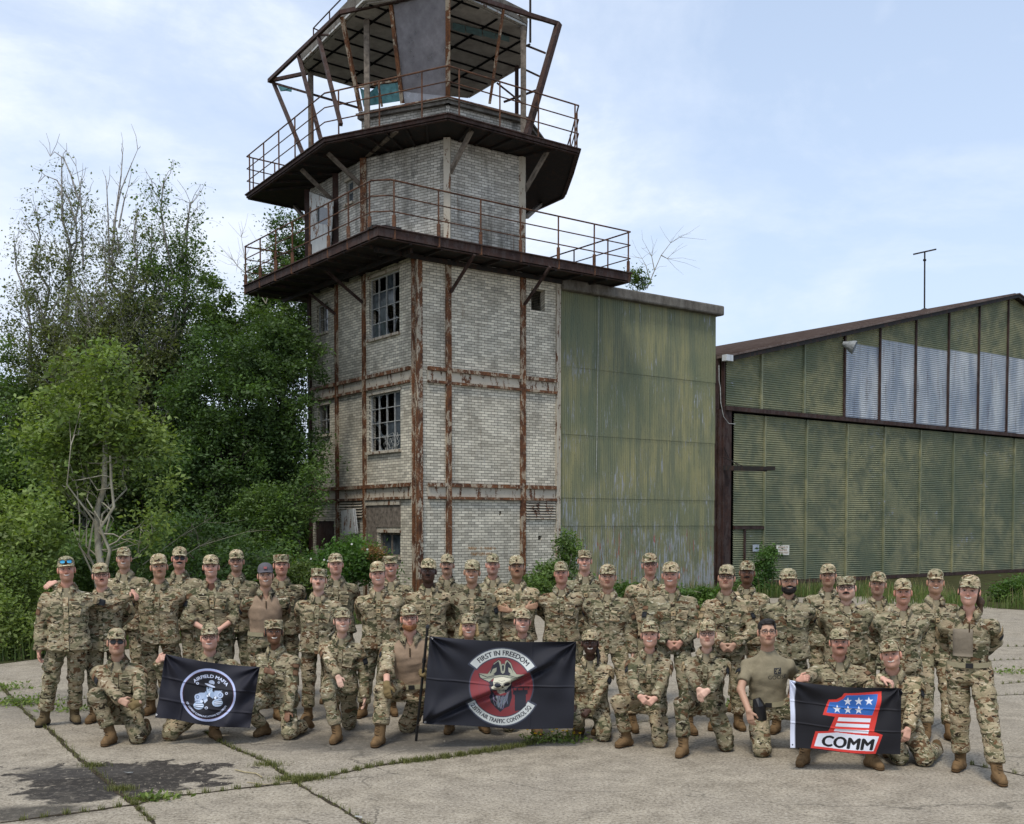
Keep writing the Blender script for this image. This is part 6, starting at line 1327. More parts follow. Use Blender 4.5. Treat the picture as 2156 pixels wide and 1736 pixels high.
vs,tr=text_mesh('COMM',1.,True); w_=vs[:,0].max()-vs[:,0].min(); k_=362/w_; P2=[(735+v[0]*k_+v[1]*22,1342-v[1]*115+ (v[0]*k_)*.075) for v in vs]; cv.btris(P2,tr,(.012,.012,.014),6)
fd3=lambda u,v: wr(u,v,0,0,8,.016,.28)+wr(u,v,.97,0,8,.016,.3,1.)+.012*np.sin(6*u+1.5*v)+crease(u,v,(0,.30),(1,.33),.007,.004)+crease(u,v,(0,.62),(1,.66),.007,.004)+.006*np.sin(14*u+5*v)
make_flag('flag','black flag with a red, white and blue numeral one, white edge band',((1662.8,1432.5),(1899,1450),(1894.6,1590.5),(1663.5,1577)),9.18,cv,fd3,(.0,-.02,.0,.0))
# black holster / bag beside the tee shirt wearer's hand
hp_=at_y(1597,1500,9.98); hb=thing('holster',hp_,'black holster pouch hanging at the hip of the kneeler in the tee shirt','holster'); m=MB(); m.tube([hp_+V(-.02,0,.13),hp_+V(0,-.01,.06),hp_+V(.02,-.01,-.06),hp_+V(.03,0,-.13)],[.035,.06,.06,.04],8); m.build('pouch',M['black'],hb)
# ================================================================ ground
gm=NT('old_concrete',.93,.18); gv=gm.coord('Object')
n1=gm.noise(gv,.55,6,.6,.4); n2=gm.noise(gv,3.5,7,.68); n3=gm.noise(gv,38,4,.75); n4=gm.noise(gv,.16,3,.5)
c=gm.mix(gm.ramp(n2,.35,.68),(.205,.175,.130),(.395,.345,.265)); c=gm.mix(gm.ramp(n1,.42,.62,0,.55),c,(.285,.25,.20)); c=gm.mix(gm.ramp(n3,.52,.70,0,.5),c,(.60,.56,.48)); c=gm.mix(gm.ramp(n3,.48,.38,0,.7),c,(.085,.072,.058))
vv=gm.n('ShaderNodeTexVoronoi'); gm.l(gv,vv.inputs['Vector']); vv.inputs['Scale'].default_value=42; c=gm.mix(gm.ramp(vv.outputs['Distance'],.18,.10,0,.35),c,(.36,.30,.22))
sx,sy,sz=gm.sep(gv)
def blob(cx,cy,rx_,ry_,soft,wob,sc=2.0,rot=0.):
    mp=gm.n('ShaderNodeMapping'); mp.vector_type='TEXTURE'; mp.inputs['Location'].default_value=(cx,cy,0); mp.inputs['Rotation'].default_value=(0,0,rot); mp.inputs['Scale'].default_value=(rx_,ry_,1); gm.l(gv,mp.inputs[0])
    ln=gm.n('ShaderNodeVectorMath'); ln.operation='LENGTH'; gm.l(mp.outputs[0],ln.inputs[0]); w=gm.noise(gv,sc,6,.62,.5)
    return gm.ramp(gm.math('MULTIPLY_ADD',gm.math('SUBTRACT',w,.5),wob,ln.outputs['Value']),1.0,1.0-soft,0.,1.)
G=lambda x,y:on_z(x,y,0)
def bl(x,y,x2,y2,ry_,col,a,soft,wob,rot=0.,sc=2.):
    global c
    p=G(x,y); q=G(x2,y2); rx_=abs(q[0]-p[0]); c=gm.mix(gm.math('MULTIPLY',blob(p[0],p[1],rx_,ry_,soft,wob,sc,rot),a),c,col)
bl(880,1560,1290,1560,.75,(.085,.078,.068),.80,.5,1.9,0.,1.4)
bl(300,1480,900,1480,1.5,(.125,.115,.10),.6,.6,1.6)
bl(270,1632,500,1632,.50,(.026,.022,.019),.96,.12,3.2,.05,4.2); bl(240,1655,400,1655,.42,(.030,.026,.022),.96,.12,3.0,.1,5.); bl(170,1672,290,1672,.30,(.034,.030,.026),.9,.3,2.6,.1,3.5); bl(160,1625,330,1625,.3,(.05,.045,.04),.8,.4,1.5)
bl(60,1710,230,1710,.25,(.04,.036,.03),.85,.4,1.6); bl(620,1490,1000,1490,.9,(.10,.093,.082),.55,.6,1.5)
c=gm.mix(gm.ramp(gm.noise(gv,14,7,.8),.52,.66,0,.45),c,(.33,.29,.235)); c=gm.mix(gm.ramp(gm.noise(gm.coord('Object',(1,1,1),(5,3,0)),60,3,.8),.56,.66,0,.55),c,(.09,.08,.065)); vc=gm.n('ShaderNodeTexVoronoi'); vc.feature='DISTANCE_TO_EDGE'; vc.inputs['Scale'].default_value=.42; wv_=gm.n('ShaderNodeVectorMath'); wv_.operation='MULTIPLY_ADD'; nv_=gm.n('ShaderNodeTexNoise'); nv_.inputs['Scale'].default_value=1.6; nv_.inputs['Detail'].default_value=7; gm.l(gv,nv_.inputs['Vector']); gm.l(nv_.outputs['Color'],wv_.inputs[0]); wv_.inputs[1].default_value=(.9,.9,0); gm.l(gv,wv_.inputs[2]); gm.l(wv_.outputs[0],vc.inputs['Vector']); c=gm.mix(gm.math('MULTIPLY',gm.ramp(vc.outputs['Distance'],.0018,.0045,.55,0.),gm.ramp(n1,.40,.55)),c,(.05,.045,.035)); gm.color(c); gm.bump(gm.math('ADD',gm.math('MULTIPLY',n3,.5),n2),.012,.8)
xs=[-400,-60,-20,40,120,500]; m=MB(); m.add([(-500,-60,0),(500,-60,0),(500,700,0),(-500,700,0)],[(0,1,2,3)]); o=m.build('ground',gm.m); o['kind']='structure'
# earth beyond the concrete apron (edge runs parallel to the buildings)
ed=[G(x,y) for x,y in ((-420,1425),(0,1399),(60,1391),(590,1332),(1100,1281),(1500,1262),(1950,1254),(2100,1282),(2170,1286),(2500,1292))]
em=NT('earth',1.,.05); nn=em.noise(em.coord(),3,6,.7); em.color(em.mix(em.ramp(nn,.35,.65),(.030,.028,.014),(.07,.075,.03)))
m=MB(); bk=[(70,60,0),(70,300,0),(-200,300,0),(-200,14,0)]; pts=[V(p[0],p[1],0) for p in ed]+[V(*b) for b in bk]; m.add([V(p[0],p[1],.004) for p in pts],[tuple(range(len(pts)))]); o=m.build('verge_earth',em.m); o['kind']='structure'
# slab joints
jm=NT('joint_filler',1.,.05); nn=jm.noise(jm.coord(),25,5,.7); jm.color(jm.mix(jm.ramp(nn,.35,.65),(.018,.015,.012),(.075,.06,.04)))
J=[[(624,1649),(700,1633),(800,1612),(905,1600),(1000,1587),(1091,1573),(1130,1563),(1190,1556)],[(624,1649),(560,1604),(505,1583),(462,1563),(430,1540)],[(624,1649),(500,1662),(400,1674),(355,1677),(284,1695),(140,1715),(0,1733)],[(624,1649),(660,1672),(720,1703),(766,1733),(790,1750)],[(284,1695),(305,1718),(325,1738)],
 [(0,1444),(30,1479),(76,1520),(106.6,1540),(147,1580.6),(203,1626),(254,1672),(284,1695)],[(2046,1611),(2100,1622),(2175,1638)],[(2112,1441),(2175,1435)],[(2080,1392),(2175,1388)],[(1985,1470),(2175,1462)],[(2105,1362),(2175,1362)],[(80,1478),(200,1470),(330,1466)],[(340,1430),(480,1424)],[(1180,1543),(1420,1512),(1700,1478)]]
rj=random.Random(11); wid={0:.055,1:.05,2:.05,3:.045,4:.05,5:.06}
JP=[]
for k,l in enumerate(J):
    P=[G(x,y) for x,y in l]; R2=[]
    for a,b in zip(P[:-1],P[1:]):
        n=max(2,int(np.linalg.norm(b-a)/.12)); R2+=[a+(b-a)*i/n for i in range(n)]
    R2.append(P[-1]); JP.append(R2); m=MB(); vs=[]
    for i,p in enumerate(R2):
        d=nrm(R2[min(i+1,len(R2)-1)]-R2[max(i-1,0)]); s_=V(-d[1],d[0],0); w=wid.get(k,.022)*rj.uniform(.35,1.); jx=rj.uniform(-.012,.012); vs+=[p+s_*(w/2+jx)+UP*.004,p-s_*(w/2-jx)+UP*.004]
    m.add(vs,[(2*i,2*i+1,2*i+3,2*i+2) for i in range(len(R2)-1)]); o=m.build('slab_joint',jm.m); o['kind']='structure'
# ================================================================ vegetation
def leafmat(name,c1,c2,tr=.35,rough=.55):
    t=NT(name,rough,.35); a=t.n('ShaderNodeAttribute'); a.attribute_name='Col'; t.color(a.outputs[0])
    ts=t.n('ShaderNodeBsdfTranslucent'); mm=t.n('ShaderNodeMixRGB'); mm.blend_type='MULTIPLY'; mm.inputs[0].default_value=1.; t.l(a.outputs[0],mm.inputs[1]); mm.inputs[2].default_value=(1.3,1.4,.5,1); t.l(mm.outputs[0],ts.inputs[0])
    ms=t.n('ShaderNodeMixShader'); ms.inputs[0].default_value=tr; t.l(t.b.outputs[0],ms.inputs[1]); t.l(ts.outputs[0],ms.inputs[2]); t.l(ms.outputs[0],t.o.inputs[0]); return t.m
M['leaf']=leafmat('leaf',0,0)
def barkm(name,c1,c2,sc=6,band=False):
    t=NT(name,.9,.15); v=t.coord(scale=(1,1,.3 if not band else 3.)); n=t.noise(v,sc,5,.7); t.color(t.mix(t.ramp(n,.4,.62),c1,c2)); t.bump(n,.01); return t.m
M['bark']=barkm('grey_bark',(.36,.34,.27),(.20,.18,.13)); M['bark_dark']=barkm('dark_bark',(.05,.042,.034),(.10,.09,.07)); M['bark_birch']=barkm('birch_bark',(.42,.40,.37),(.08,.07,.06),4,True); M['straw']=barkm('dry_stems',(.25,.20,.11),(.36,.31,.19),3)
def leaf_obj(name,P,size,cols,parent,rs,aspect=.5,droop=0.,mat='leaf',up=.35):
    n=len(P); d=rs.normal(size=(n,3)); d[:,2]=d[:,2]*.6-droop; d/=np.linalg.norm(d,axis=1)[:,None]; nr=rs.normal(size=(n,3)); nr[:,2]+=up*3; s=np.cross(d,nr); s/=np.linalg.norm(s,axis=1)[:,None]+1e-9; nn=np.cross(s,d)
    L=(size*rs.uniform(.45,1.3,n)*np.repeat(rs.uniform(.75,1.25,n//40+1),40)[:n])[:,None]; w=L*aspect*.5
    V_=np.stack([P,P+d*L*.45+s*w+nn*w*.25,P+d*L,P+d*L*.45-s*w+nn*w*.25],1).reshape(-1,3); F_=np.arange(n*4).reshape(n,4)
    return link_mesh(name,V_,F_,M[mat],parent,False,colors=np.repeat(cols,4,0))
def cols_for(n,rs,c1,c2,c3=None,P=None,cl=1.3,seed=0):
    t=rs.uniform(0,1,n)
    if P is not None: t=.45*t+.55*(.5+.5*np.sin(P[:,0]*cl*2.3+seed)*np.sin(P[:,2]*cl*2.9+seed*2+np.sin(P[:,0]*cl*3))*1.)
    c=np.array(c1)[None]*(1-t[:,None])+np.array(c2)[None]*t[:,None]; k=rs.uniform(.75,1.25,(n,1)); c=c*k
    if c3 is not None: m=rs.uniform(size=n)<.05; c[m]=np.array(c3)
    return c
GD=((.034,.066,.020),(.092,.155,.042)); GM=((.052,.100,.026),(.135,.205,.052)); GL=((.085,.140,.034),(.220,.280,.075)); GB=((.080,.105,.040),(.175,.195,.080))
def poly_branch(p,q,r0,r1,rs,wig=.06,n=5):
    L=np.linalg.norm(q-p); pts=[p+(q-p)*i/n+(rs.normal(size=3)*wig*L*math.sin(math.pi*i/n) if 0<i<n else 0) for i in range(n+1)]; return pts,[r0+(r1-r0)*i/n for i in range(n+1)]
def tree(name,label,base,ells,nclus,lpc,lsize,pal,seed,bark='bark_dark',trunk=.12,cr=.38,shell=.45,cat='tree',group=None,lean=None,nbr=26,twigs=40,droop=0.,asp=.5,ttop=None,bare=0,z0=0.):
    rs=np.random.RandomState(seed); base=np.array([base[0],base[1],z0]); t=thing(name,base,label,cat,group)
    vol=np.array([np.prod(e[1])**(2/3) for e in ells]); idx=rs.choice(len(ells),nclus,p=vol/vol.sum()); C=[]
    for i in idx:
        c_,r_=ells[i]; d=rs.normal(size=3); d/=np.linalg.norm(d); rad=rs.uniform(shell,1.0)**.6; C.append(np.array(c_)+d*np.array(r_)*rad*(1+.16*math.sin(7*d[0]+seed)+.14*math.sin(9*d[2]+2*seed)))
    C=np.array(C); C[:,2]=np.maximum(C[:,2],.15)
    m=MB(); top=np.array(ttop) if ttop is not None else np.mean([e[0] for e in ells],0)+V(0,0,np.mean([e[1][2] for e in ells])*.3)
    pts,rr=poly_branch(base,top,trunk,trunk*.35,rs,.03,8); m.tube(pts,rr,8,False)
    for k in range(nbr):
        f=rs.uniform(.15,.98); i=f*8; p=pts[int(i)]+(pts[min(8,int(i)+1)]-pts[int(i)])*(i-int(i)); q=C[rs.randint(len(C))]
        if q[2]<p[2]-.3: q=q+V(0,0,.5)
        b,br_=poly_branch(p,q,trunk*(1-f)*.22+.012,.005,rs,.07,5); m.tube(b,br_,5,False)
        for _ in range(2):
            j=rs.randint(2,6); q2=C[np.argmin(((C-b[j])**2).sum(1)+rs.uniform(0,2,len(C)))]; b2,r2=poly_branch(b[j],q2,.012,.004,rs,.08,4); m.tube(b2,r2,4,False)
    if bark=='none': pass
    else: m.build('trunk',M[bark],t,True)
    n=nclus*lpc; ci=np.repeat(np.arange(nclus),lpc); sz=rs.uniform(.5,1.3,nclus)[ci]; P=C[ci]+rs.normal(size=(n,3))*np.array([cr,cr,cr*.75])*.55*sz[:,None]; P[:,2]=np.abs(P[:,2])
    br=rs.uniform(.7,1.3,nclus)[ci][:,None]
    leaf_obj('crown',P,lsize,cols_for(n,rs,pal[0],pal[1],P=P,seed=seed)*br,t,rs,asp,droop); return t
def E3(x,y,Y,rxp,rzp,ry=None):
    c_=at_y(x,y,Y); k=Y/F; return (c_,(rxp*k,(ry if ry else rxp*k*.8),rzp*k))
def bx_(x,Y): return at_y(x,1200,Y)
T_=tree
T_('leafy_tree','dense dark green tree right against the left wall of the tower',bx_(600,31),[E3(570,890,30,100,190),E3(610,1000,30,60,140),E3(600,760,30.5,70,90)],330,130,.11,GD,2,group='dark trees left of the tower',twigs=0)
T_('leafy_tree','round dark tree in the middle of the thicket, its crown just below the sky gap',bx_(455,29),[E3(470,860,29,110,150),E3(450,1000,28.5,110,140)],330,130,.11,GD,3,group='dark trees left of the tower')
T_('leafy_tree','dark tree whose pointed crown rises highest between the birches and the tower',bx_(450,32),[E3(455,640,33,38,60),E3(450,740,33,80,80),E3(560,720,33,90,60)],170,130,.13,GM,4,group='dark trees left of the tower')
T_('leafy_tree','dark tree at the back of the thicket below the birches',bx_(330,30),[E3(330,870,31,110,140),E3(300,1000,30,120,120),E3(210,1050,30,130,110)],330,120,.12,GD,5,group='dark trees left of the tower')
T_('leafy_tree','dark bushy tree at the far left edge behind the light green sapling',bx_(20,29),[E3(20,900,30,110,170),E3(0,1060,29,120,120),E3(110,1000,29,100,130)],360,120,.11,GM,6,group='dark trees left of the tower')
T_('leafy_tree','tree seen above the lower gallery behind the tower door',bx_(600,41),[E3(612,520,41,45,72),E3(610,640,41,85,80),E3(560,600,41,30,50)],190,130,.12,GD,7,group='dark trees left of the tower',ttop=at_y(620,520,41))
T_('shrub','glossy green shrub touching the tower wall above the lean-to',bx_(640,27.5),[E3(668,1015,27.2,22,45),E3(625,1060,27.4,42,45),E3(560,1070,27.2,60,50)],90,90,.09,GM,8,trunk=.05,cr=.30,cat='shrub',nbr=14)
T_('sapling','light green young tree with a pale slender trunk in front of the thicket',bx_(222,19.5),[E3(205,790,19.7,80,90),E3(180,880,19.8,130,80),E3(255,925,19.8,110,70),E3(120,950,19.9,85,70),E3(335,1015,19.5,42,34)],200,70,.105,GL,9,'bark',.085,.34,.3,nbr=11,ttop=at_y(215,800,19.5))
T_('sapling','thin forked sapling leaning beside the pale trunk of the bigger one',bx_(207,19.2),[E3(150,1000,19.6,60,60),E3(330,1110,19.5,40,35)],36,60,.10,GL,10,'bark',.05,.3,.3,nbr=14,ttop=at_y(232,960,19.3))
T_('bush','mid green bush at the left edge behind the smiling person with mirrored glasses',bx_(60,18.2),[E3(40,1120,18.5,110,90),E3(20,1220,18.0,90,80)],170,80,.095,GL,11,'bark',.05,.32,.35,cat='bush',nbr=16)
T_('bush','low bush of bright leaves reaching the concrete at the left edge',bx_(10,16.9),[E3(-5,1320,16.9,60,60),E3(60,1340,17.2,40,40),E3(30,1230,17.4,70,60)],130,80,.075,GL,12,'bark',.03,.24,.3,cat='bush',nbr=8)
T_('bush','dark green bush under the saplings behind the left standing people',bx_(200,21.5),[E3(140,1200,21.3,80,70),E3(290,1190,21.6,110,80),E3(250,1290,21.2,120,50)],200,80,.085,GM,13,'bark_dark',.05,.3,.3,cat='bush',nbr=14)
T_('bush','dark bush behind the back row left of the tall weeds',bx_(430,22),[E3(420,1150,23,120,80),E3(500,1210,22,110,60),E3(380,1260,20.5,140,40)],220,80,.09,GD,14,'bark_dark',.05,.3,.3,cat='bush',nbr=18)
for k,(x,y,rx_,rz_,lb) in enumerate(((40,1010,150,190,'far dark tree closing the thicket at the left edge'),(220,1040,130,170,'far dark tree behind the pale trunked sapling'),(400,1040,130,190,'far dark tree behind the middle of the thicket'),(560,1060,110,190,'far dark tree beside the lean-to doors'))):
    T_('leafy_tree',lb,bx_(x,35.5),[E3(x,y,36,rx_,rz_),E3(x+20,1170,35,rx_,70)],360,60,.24,GD,60+k,'bark_dark',.12,.45,.2,group='dark trees left of the tower',nbr=10)
T_('bush','low undergrowth in front of the far dark trees',bx_(330,25),[E3(200,1180,25.5,150,60),E3(420,1200,25,160,50),E3(560,1160,27,70,60)],260,80,.12,GM,70,'bark_dark',.05,.3,.2,cat='bush',nbr=8)
# rank weeds at the foot of the tower
T_('weed_clump','rank green weeds with white flowers heaped at the left foot of the tower',bx_(730,24.5),[E3(700,1195,24.5,75,40),E3(770,1185,24.5,50,35),E3(740,1160,25,40,22)],150,80,.095,((.035,.085,.016),(.10,.19,.035)),15,'bark',.02,.26,.2,cat='weeds',nbr=10)
T_('weed_clump','tall weeds behind the patrol cap wearer, left of the flowering weeds',bx_(620,23),[E3(620,1215,23,75,35),E3(560,1220,22.5,60,30)],110,80,.08,((.05,.08,.02),(.13,.18,.045)),16,'bark',.02,.26,.2,cat='weeds',nbr=8)
T_('dead_plant','small rust coloured dead plant below the low window of the tower',bx_(790,24.2),[E3(788,1165,24.2,20,18),E3(805,1180,24.2,16,14)],26,60,.045,((.16,.08,.03),(.30,.17,.07)),17,'straw',.015,.14,.2,cat='plant',nbr=6)
T_('bramble_bush','bramble bush at the right foot of the tower, climbing the corrugated wall',bx_(1190,27.5),[E3(1150,1225,26.5,55,42),E3(1195,1165,28.3,22,50),E3(1120,1245,25.5,40,30),E3(1250,1250,25.5,60,28)],210,90,.09,GM,18,'bark_dark',.02,.22,.2,cat='bush',nbr=26)
T_('weed_clump','leafy weed growing up the hangar door beside the blank plate',bx_(1610,33),[E3(1608,1195,32.5,22,38),E3(1590,1235,32,40,22),E3(1620,1165,33,10,14)],70,80,.10,((.03,.075,.018),(.085,.16,.035)),19,'bark',.02,.22,.2,cat='weeds',nbr=10)
T_('weed_clump','weeds between the corrugated wall and the red faced back row person',bx_(1330,26),[E3(1330,1255,25,60,26),E3(1470,1262,26,50,24)],80,70,.09,((.04,.09,.018),(.12,.19,.04)),20,'bark',.02,.2,.2,cat='weeds',nbr=8)
T_('weed_clump','bushy weeds at the right edge in front of the hangar',bx_(2130,31),[E3(2130,1252,29.5,45,24),E3(2180,1240,30,40,30)],90,70,.10,((.04,.09,.018),(.12,.20,.04)),21,'bark',.02,.26,.2,cat='weeds',nbr=8)
T_('roof_shrub','small leafy shrub growing on the mossy parapet beside the gallery end',at_y(1345,606,34),[E3(1338,585,34,14,26),E3(1358,592,34,10,14)],22,34,.10,GM,22,'bark_dark',.02,.18,.2,cat='shrub',nbr=8,ttop=at_y(1338,575,34),z0=at_y(1345,606,34)[2])
o=bpy.data.objects.get('roof_shrub'); 
def birch(label,bx0,Y,tops,seed,dens,lsz,pal,leaders):
    rs=np.random.RandomState(seed); dens=dens*2.3; b=bx_(bx0,Y); base=V(b[0],b[1],0); t=thing('birch_tree',base,label,'tree','birches rising behind the thicket'); m=MB(); LP=[]; 
    for (tx,ty,l0) in tops:
        top=at_y(tx,ty,Y+rs.uniform(-.6,.6)); pts,rr=poly_branch(base+V(rs.uniform(-.2,.2),0,0),top,.13,.014,rs,.025,14); m.tube(pts,rr,6,False)
        for k in range(46):
            f=rs.uniform(.30,.99); i=f*14; a=int(i); p=pts[a]+(pts[min(14,a+1)]-pts[a])*(i-a); L=(1.-f)*3.0+.9; an=rs.uniform(0,6.28); q=p+V(math.cos(an)*L*.42,math.sin(an)*L*.42,L*rs.uniform(.45,.85)); bp,br_=poly_branch(p,q,.030*(1-f)+.010,.005,rs,.05,5); m.tube(bp,br_,4,False)
            for _ in range(4):
                j=rs.randint(1,6); s_=bp[j]; e=s_+V(rs.normal()*.35,rs.normal()*.35,rs.uniform(-.9,.1)); tp,tr_=poly_branch(s_,e,.005,.003,rs,.08,3); m.tube(tp,[x*.6 for x in tr_],3,False)
                zrel=(s_[2]-base[2])/(top[2]-base[2]); pr=dens*(1.25-zrel) if zrel>l0 else dens*1.3
                for _2 in range(int(rs.poisson(max(0,pr)*16))): LP.append(s_+(e-s_)*rs.uniform(.2,1)+rs.normal(size=3)*.10)
    for pl_ in leaders:
        P=[at_y(x,y,Y) for x,y in pl_]; m.tube(P,[.03-.024*i/(len(P)-1) for i in range(len(P))],5,False)
        for k in range(5): j=rs.randint(1,len(P)); e=P[j]+V(rs.normal()*.25,0,rs.uniform(.1,.7)); m.tube([P[j],(P[j]+e)/2+V(.04,0,.02),e],[.010,.007,.004],4,False)
    m.build('trunk',M['bark_birch'],t,True); LP=np.array(LP); leaf_obj('crown',LP,lsz,cols_for(len(LP),rs,*pal,P=LP,seed=seed),t,rs,.6,.5)
birch('wide drooping birch at the left with thin bare twigs arching over its top',150,31,[(130,330,.8),(75,440,.9),(170,395,.85),(30,520,.9)],31,1.0,.085,GB,[[(165,420),(150,370),(135,335),(115,320),(106,330)],[(160,470),(145,420),(120,380),(95,370),(80,385)],[(175,560),(172,450),(168,390),(160,350)]])
birch('birch in the middle of the three with two bare dead leaders sticking up',240,30,[(245,480,.8),(290,440,.85),(220,520,.9)],32,1.1,.085,GB,[[(235,560),(240,470),(255,400),(275,350),(290,315)],[(236,540),(245,440),(255,370),(258,325),(256,318)],[(230,560),(228,470),(225,400),(222,370)],[(250,480),(262,420),(270,395)]])
birch('birch nearest the tower, its right branch arching over with hanging leaves',330,30.5,[(345,375,.9),(400,425,.95),(320,470,.9)],33,1.15,.09,GM,[[(380,560),(392,480),(402,430),(412,420)]])
birch('low birch filling the gap under the taller ones',210,30,[(180,620,.9),(280,640,.9),(370,650,.9),(80,620,.9)],34,1.5,.095,GB,[])
# bare twigs
def twig(name,label,pls,Y,mat='bark',r=.02,seed=1,cat='twigs'):
    rs=np.random.RandomState(seed); p0=at_y(*pls[0][0],Y); t=thing(name,p0,label,cat); m=MB()
    for pl_ in pls:
        P=[at_y(x,y,Y) for x,y in pl_]; m.tube(P,[r-(r*.75)*i/(len(P)-1) for i in range(len(P))],5,False)
        for k in range(len(P)*(2 if cat=='sapling' else 4)):
            j=rs.randint(1,len(P)); d=nrm(P[j]-P[j-1]); e=P[j]+(d*rs.uniform(.2,.6)+V(rs.normal()*.28,0,rs.normal()*.18))*Y/34; m.tube([P[j],(P[j]+e)/2+rs.normal(size=3)*.03,e],[r*.35,r*.25,r*.15],3,False)
    m.build('stem',M[mat],t,True)
twig('bare_sapling','leafless thin sapling standing on the parapet against the sky',[[(1362,608),(1378,570),(1392,538),(1412,512),(1432,500)],[(1378,570),(1372,540),(1362,522)],[(1392,538),(1405,545),(1415,535)],[(1368,590),(1360,560),(1352,545)]],34,'bark',.018,3,'sapling')
twig('dead_branches','bare pale branches poking out of the thicket near the lower gallery',[[(560,640),(530,590),(515,545),(508,500)],[(560,640),(575,580),(560,530)],[(530,590),(500,560),(490,548)]],38.5,'bark',.02,4,'branches')
twig('dead_branches','bare pale twigs hanging low left of the weeds',[[(300,1190),(380,1130),(430,1100)],[(350,1195),(420,1150),(520,1120)]],20.5,'bark',.009,6,'branches')
# grass
def blades(name,P,hh,w,c1,c2,rs,lean=.35,kind='stuff'):
    n=len(P); a=rs.uniform(0,6.28,n); d=np.stack([np.cos(a),np.sin(a),0*a],1); s_=np.stack([-np.sin(a),np.cos(a),0*a],1); h_=(hh*rs.uniform(.4,1.2,n))[:,None]; up=np.array([[0,0,1.]]); ln=rs.uniform(.1,lean,n)[:,None]
    V_=np.stack([P-s_*w/2,P+s_*w/2,P+up*h_*.6+d*h_*ln*.4+s_*w*.35,P+up*h_*.6+d*h_*ln*.4-s_*w*.35,P+up*h_*(1-ln*.3)+d*h_*ln],1).reshape(-1,3)
    k=np.arange(n)*5; q=np.stack([k,k+1,k+2,k+3],1); F_=[tuple(x) for x in q]+[(a_+3,a_+2,a_+4) for a_ in k]
    c=cols_for(n,rs,c1,c2); o=link_mesh(name,V_,F_,M['leaf'],None,False,base=P[0],colors=np.repeat(c,5,0)); o['kind']=kind; return o
rs=np.random.RandomState(5); P=[]
edp=[V(p[0],p[1],0) for p in ed]
for i in range(len(edp)-1):
    a,b=edp[i],edp[i+1]; L=np.linalg.norm(b-a); nb_=int(L*340)
    t=rs.uniform(0,1,nb_); q=a+(b-a)*t[:,None]; dp=np.abs(rs.normal(size=nb_))*1.3; nx_=nrm(np.cross(UP,b-a)); nx_=nx_ if nx_[1]>0 else -nx_; P.append(q+nx_*dp[:,None])
P=np.concatenate(P); blades('tall_grass',P,.42,.016,(.045,.085,.018),(.16,.21,.06),rs)
dr=P[rs.uniform(size=len(P))<.12]; blades('dry_grass',dr+V(0,.1,0),.62,.010,(.22,.17,.09),(.36,.29,.16),rs)
P=[]
def tuft(x,y,n,sp):
    g_=G(x,y); P.extend(list(g_+np.stack([rs.normal(size=n)*sp*1.6,rs.normal(size=n)*sp*.7,np.zeros(n)],1)))
def alongj(j,f0,f1,n,sp=.02):
    R2=JP[j]; 
    for _ in range(n): i=int((f0+(f1-f0)*rs.uniform())*(len(R2)-1)); P.append(R2[i]+V(rs.normal()*sp,rs.normal()*sp,0))
alongj(0,.42,1.,3300,.032); alongj(0,.0,.42,800,.02); alongj(1,.1,1.,650,.016); alongj(2,.0,1.,600,.016); alongj(3,0,1,150,.012); alongj(4,0,1,150,.015); alongj(5,0.,1.,650,.02); alongj(13,0,1,250,.02)
for j_ in (6,7,8,9,10,11): alongj(j_,0,1,90,.012)
tuft(612,1643,420,.055); tuft(650,1640,500,.06); tuft(565,1612,260,.05); tuft(196,1614,260,.035); tuft(255,1664,260,.035); tuft(305,1686,200,.05); tuft(40,1480,160,.05)
blades('crack_grass',np.array(P),.050,.0045,(.065,.080,.022),(.22,.22,.08),rs,.8)
# broad leaved weeds and yellow flowers in the joint
def herb(label,x,y,sp,n,h_,seed,flowers=0,cat='plant',name='weed_rosette',pal=GL):
    r_=np.random.RandomState(seed); g_=G(x,y); t=thing(name,V(g_[0],g_[1],0),label,cat); Q_=np.stack([r_.normal(size=n)*sp,r_.normal(size=n)*sp*.5,np.abs(r_.normal(size=n))*h_],1)+g_; leaf_obj('leaves',Q_,.05,cols_for(n,r_,*pal),t,r_,.5,-.2)
    for k in range(flowers):
        p=g_+V(r_.normal()*sp*1.2,r_.normal()*sp*.4,h_*r_.uniform(1.6,3.)); m=MB(); m.tube([V(p[0],p[1],0),p],.002,4); st_=m.build('stem',M['straw'],t); m=MB(); m.tube([p,p+UP*.008],[.006,.017],7); m.build('flower',M['yellow'],st_)
M['yellow']=plain('yellow_petals',(.75,.45,.01),.7,.2,.15)
herb('leafy weeds with yellow flowers in the joint below the pirate flag',1172,1561,.16,420,.035,41,12)
herb('broad green weeds in the joint left of the first standing person',50,1483,.22,420,.045,42); herb('sparse green weeds beside the feet of the first standing person',150,1497,.16,200,.04,43,name='weed_rosette'); herb('small green weeds behind the legs of the kneelers at mid right',1560,1490,.25,260,.05,44)
herb('flat mat of weeds at the joint near the bottom left',325,1684,.09,160,.015,45); herb('green weeds on the concrete at the far right edge',2140,1418,.3,200,.03,46); herb('faint weeds in the farther slab joint at the left edge',10,1452,.2,220,.04,47)
wf=np.random.RandomState(8)
for k,(x,y) in enumerate(((741,1147),(774,1158),(655,1178),(683,1180),(691,1182))):
    p=at_y(x,y,23.6); m=MB(); m.tube([p,p+V(0,-.03,.01)],[.008,.024],7); o=m.build('bindweed_flower',M['window_frame'],bpy.data.objects['weed_clump'])
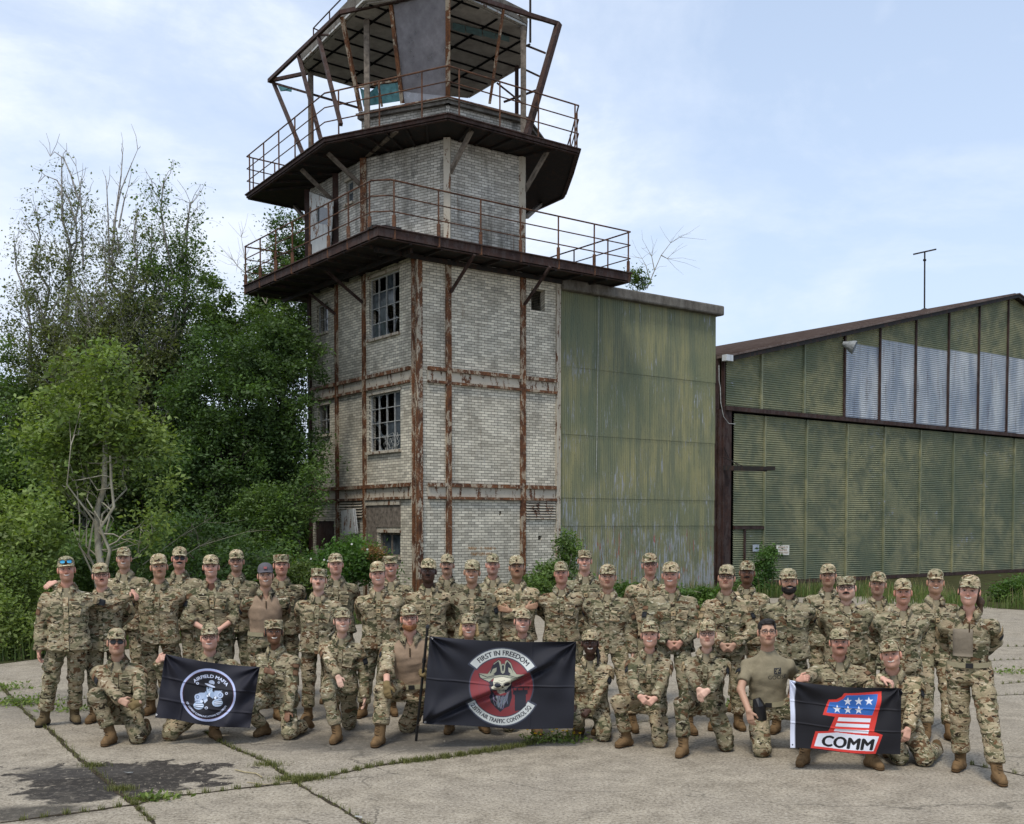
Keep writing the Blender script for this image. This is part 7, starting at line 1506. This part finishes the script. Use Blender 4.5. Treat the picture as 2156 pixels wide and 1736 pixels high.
# litter and sticks on the slab
def stick(label,pts,r=.006,mat='straw',name='stick',cat='stick'):
    P=[G(x,y)+UP*(r+.006) for x,y in pts]; t=thing(name,P[0],label,cat); m=MB(); m.tube(P,r,5); m.build('twig',M[mat],t)
stick('crooked dry stick lying on the slab left of the grassy hub',[(495,1624),(515,1629),(540,1632),(552,1640)]); stick('short dry stick across the slab near the grass strip',[(520,1650),(560,1655),(612,1647)],.004)
for k,(x,y,lb) in enumerate(((305,1684,'flattened white wrapper in the weeds at the bottom left'),(757,1726,'crumpled white scrap beside the bottom joint'),(266,1632,'tiny white scrap on the dark stain'))):
    g_=G(x,y); t=thing('litter',g_,lb,'litter'); m=MB(); r_=random.Random(k); pts=[g_+V(r_.uniform(-.05,.05),r_.uniform(-.03,.03),.01+r_.uniform(0,.02)) for _ in range(6)]; m.add(pts,[(0,1,2),(1,2,3),(2,3,4),(3,4,5),(0,4,5)]); m.build('paper',M['window_frame'],t)

# loose grit and flakes lying on the concrete
rs=np.random.RandomState(77); n=2600; gx=rs.uniform(-5.2,5.6,n); gy=rs.uniform(7.4,15.5,n)
q=rs.uniform(size=n); jj=np.array([JP[rs.choice([0,1,2,5])][rs.randint(0,8)] for _ in range(n)]); m_=q<.25
gx=np.where(m_,jj[:,0]+rs.normal(size=n)*.35,gx); gy=np.where(m_,jj[:,1]+rs.normal(size=n)*.25,gy)
sz=rs.lognormal(0,.5,n)*.0042; V_=[]; F_=[]
for i in range(n):
    c_=np.array([gx[i],gy[i],sz[i]*.6]); k=len(V_); a=rs.uniform(0,6.28)
    V_+= [c_+sz[i]*np.array([math.cos(a+t),math.sin(a+t)*1.1,-.55]) for t in (0,2.1,4.2)]+[c_+np.array([0,0,sz[i]*.7])]; F_+=[(k,k+1,k+3),(k+1,k+2,k+3),(k+2,k,k+3),(k+2,k+1,k)]
o=link_mesh('grit',V_,F_,plain('grit',(.26,.23,.18),.9,.2,.5,40),None,False,base=(0,9,0)); o['kind']='stuff'
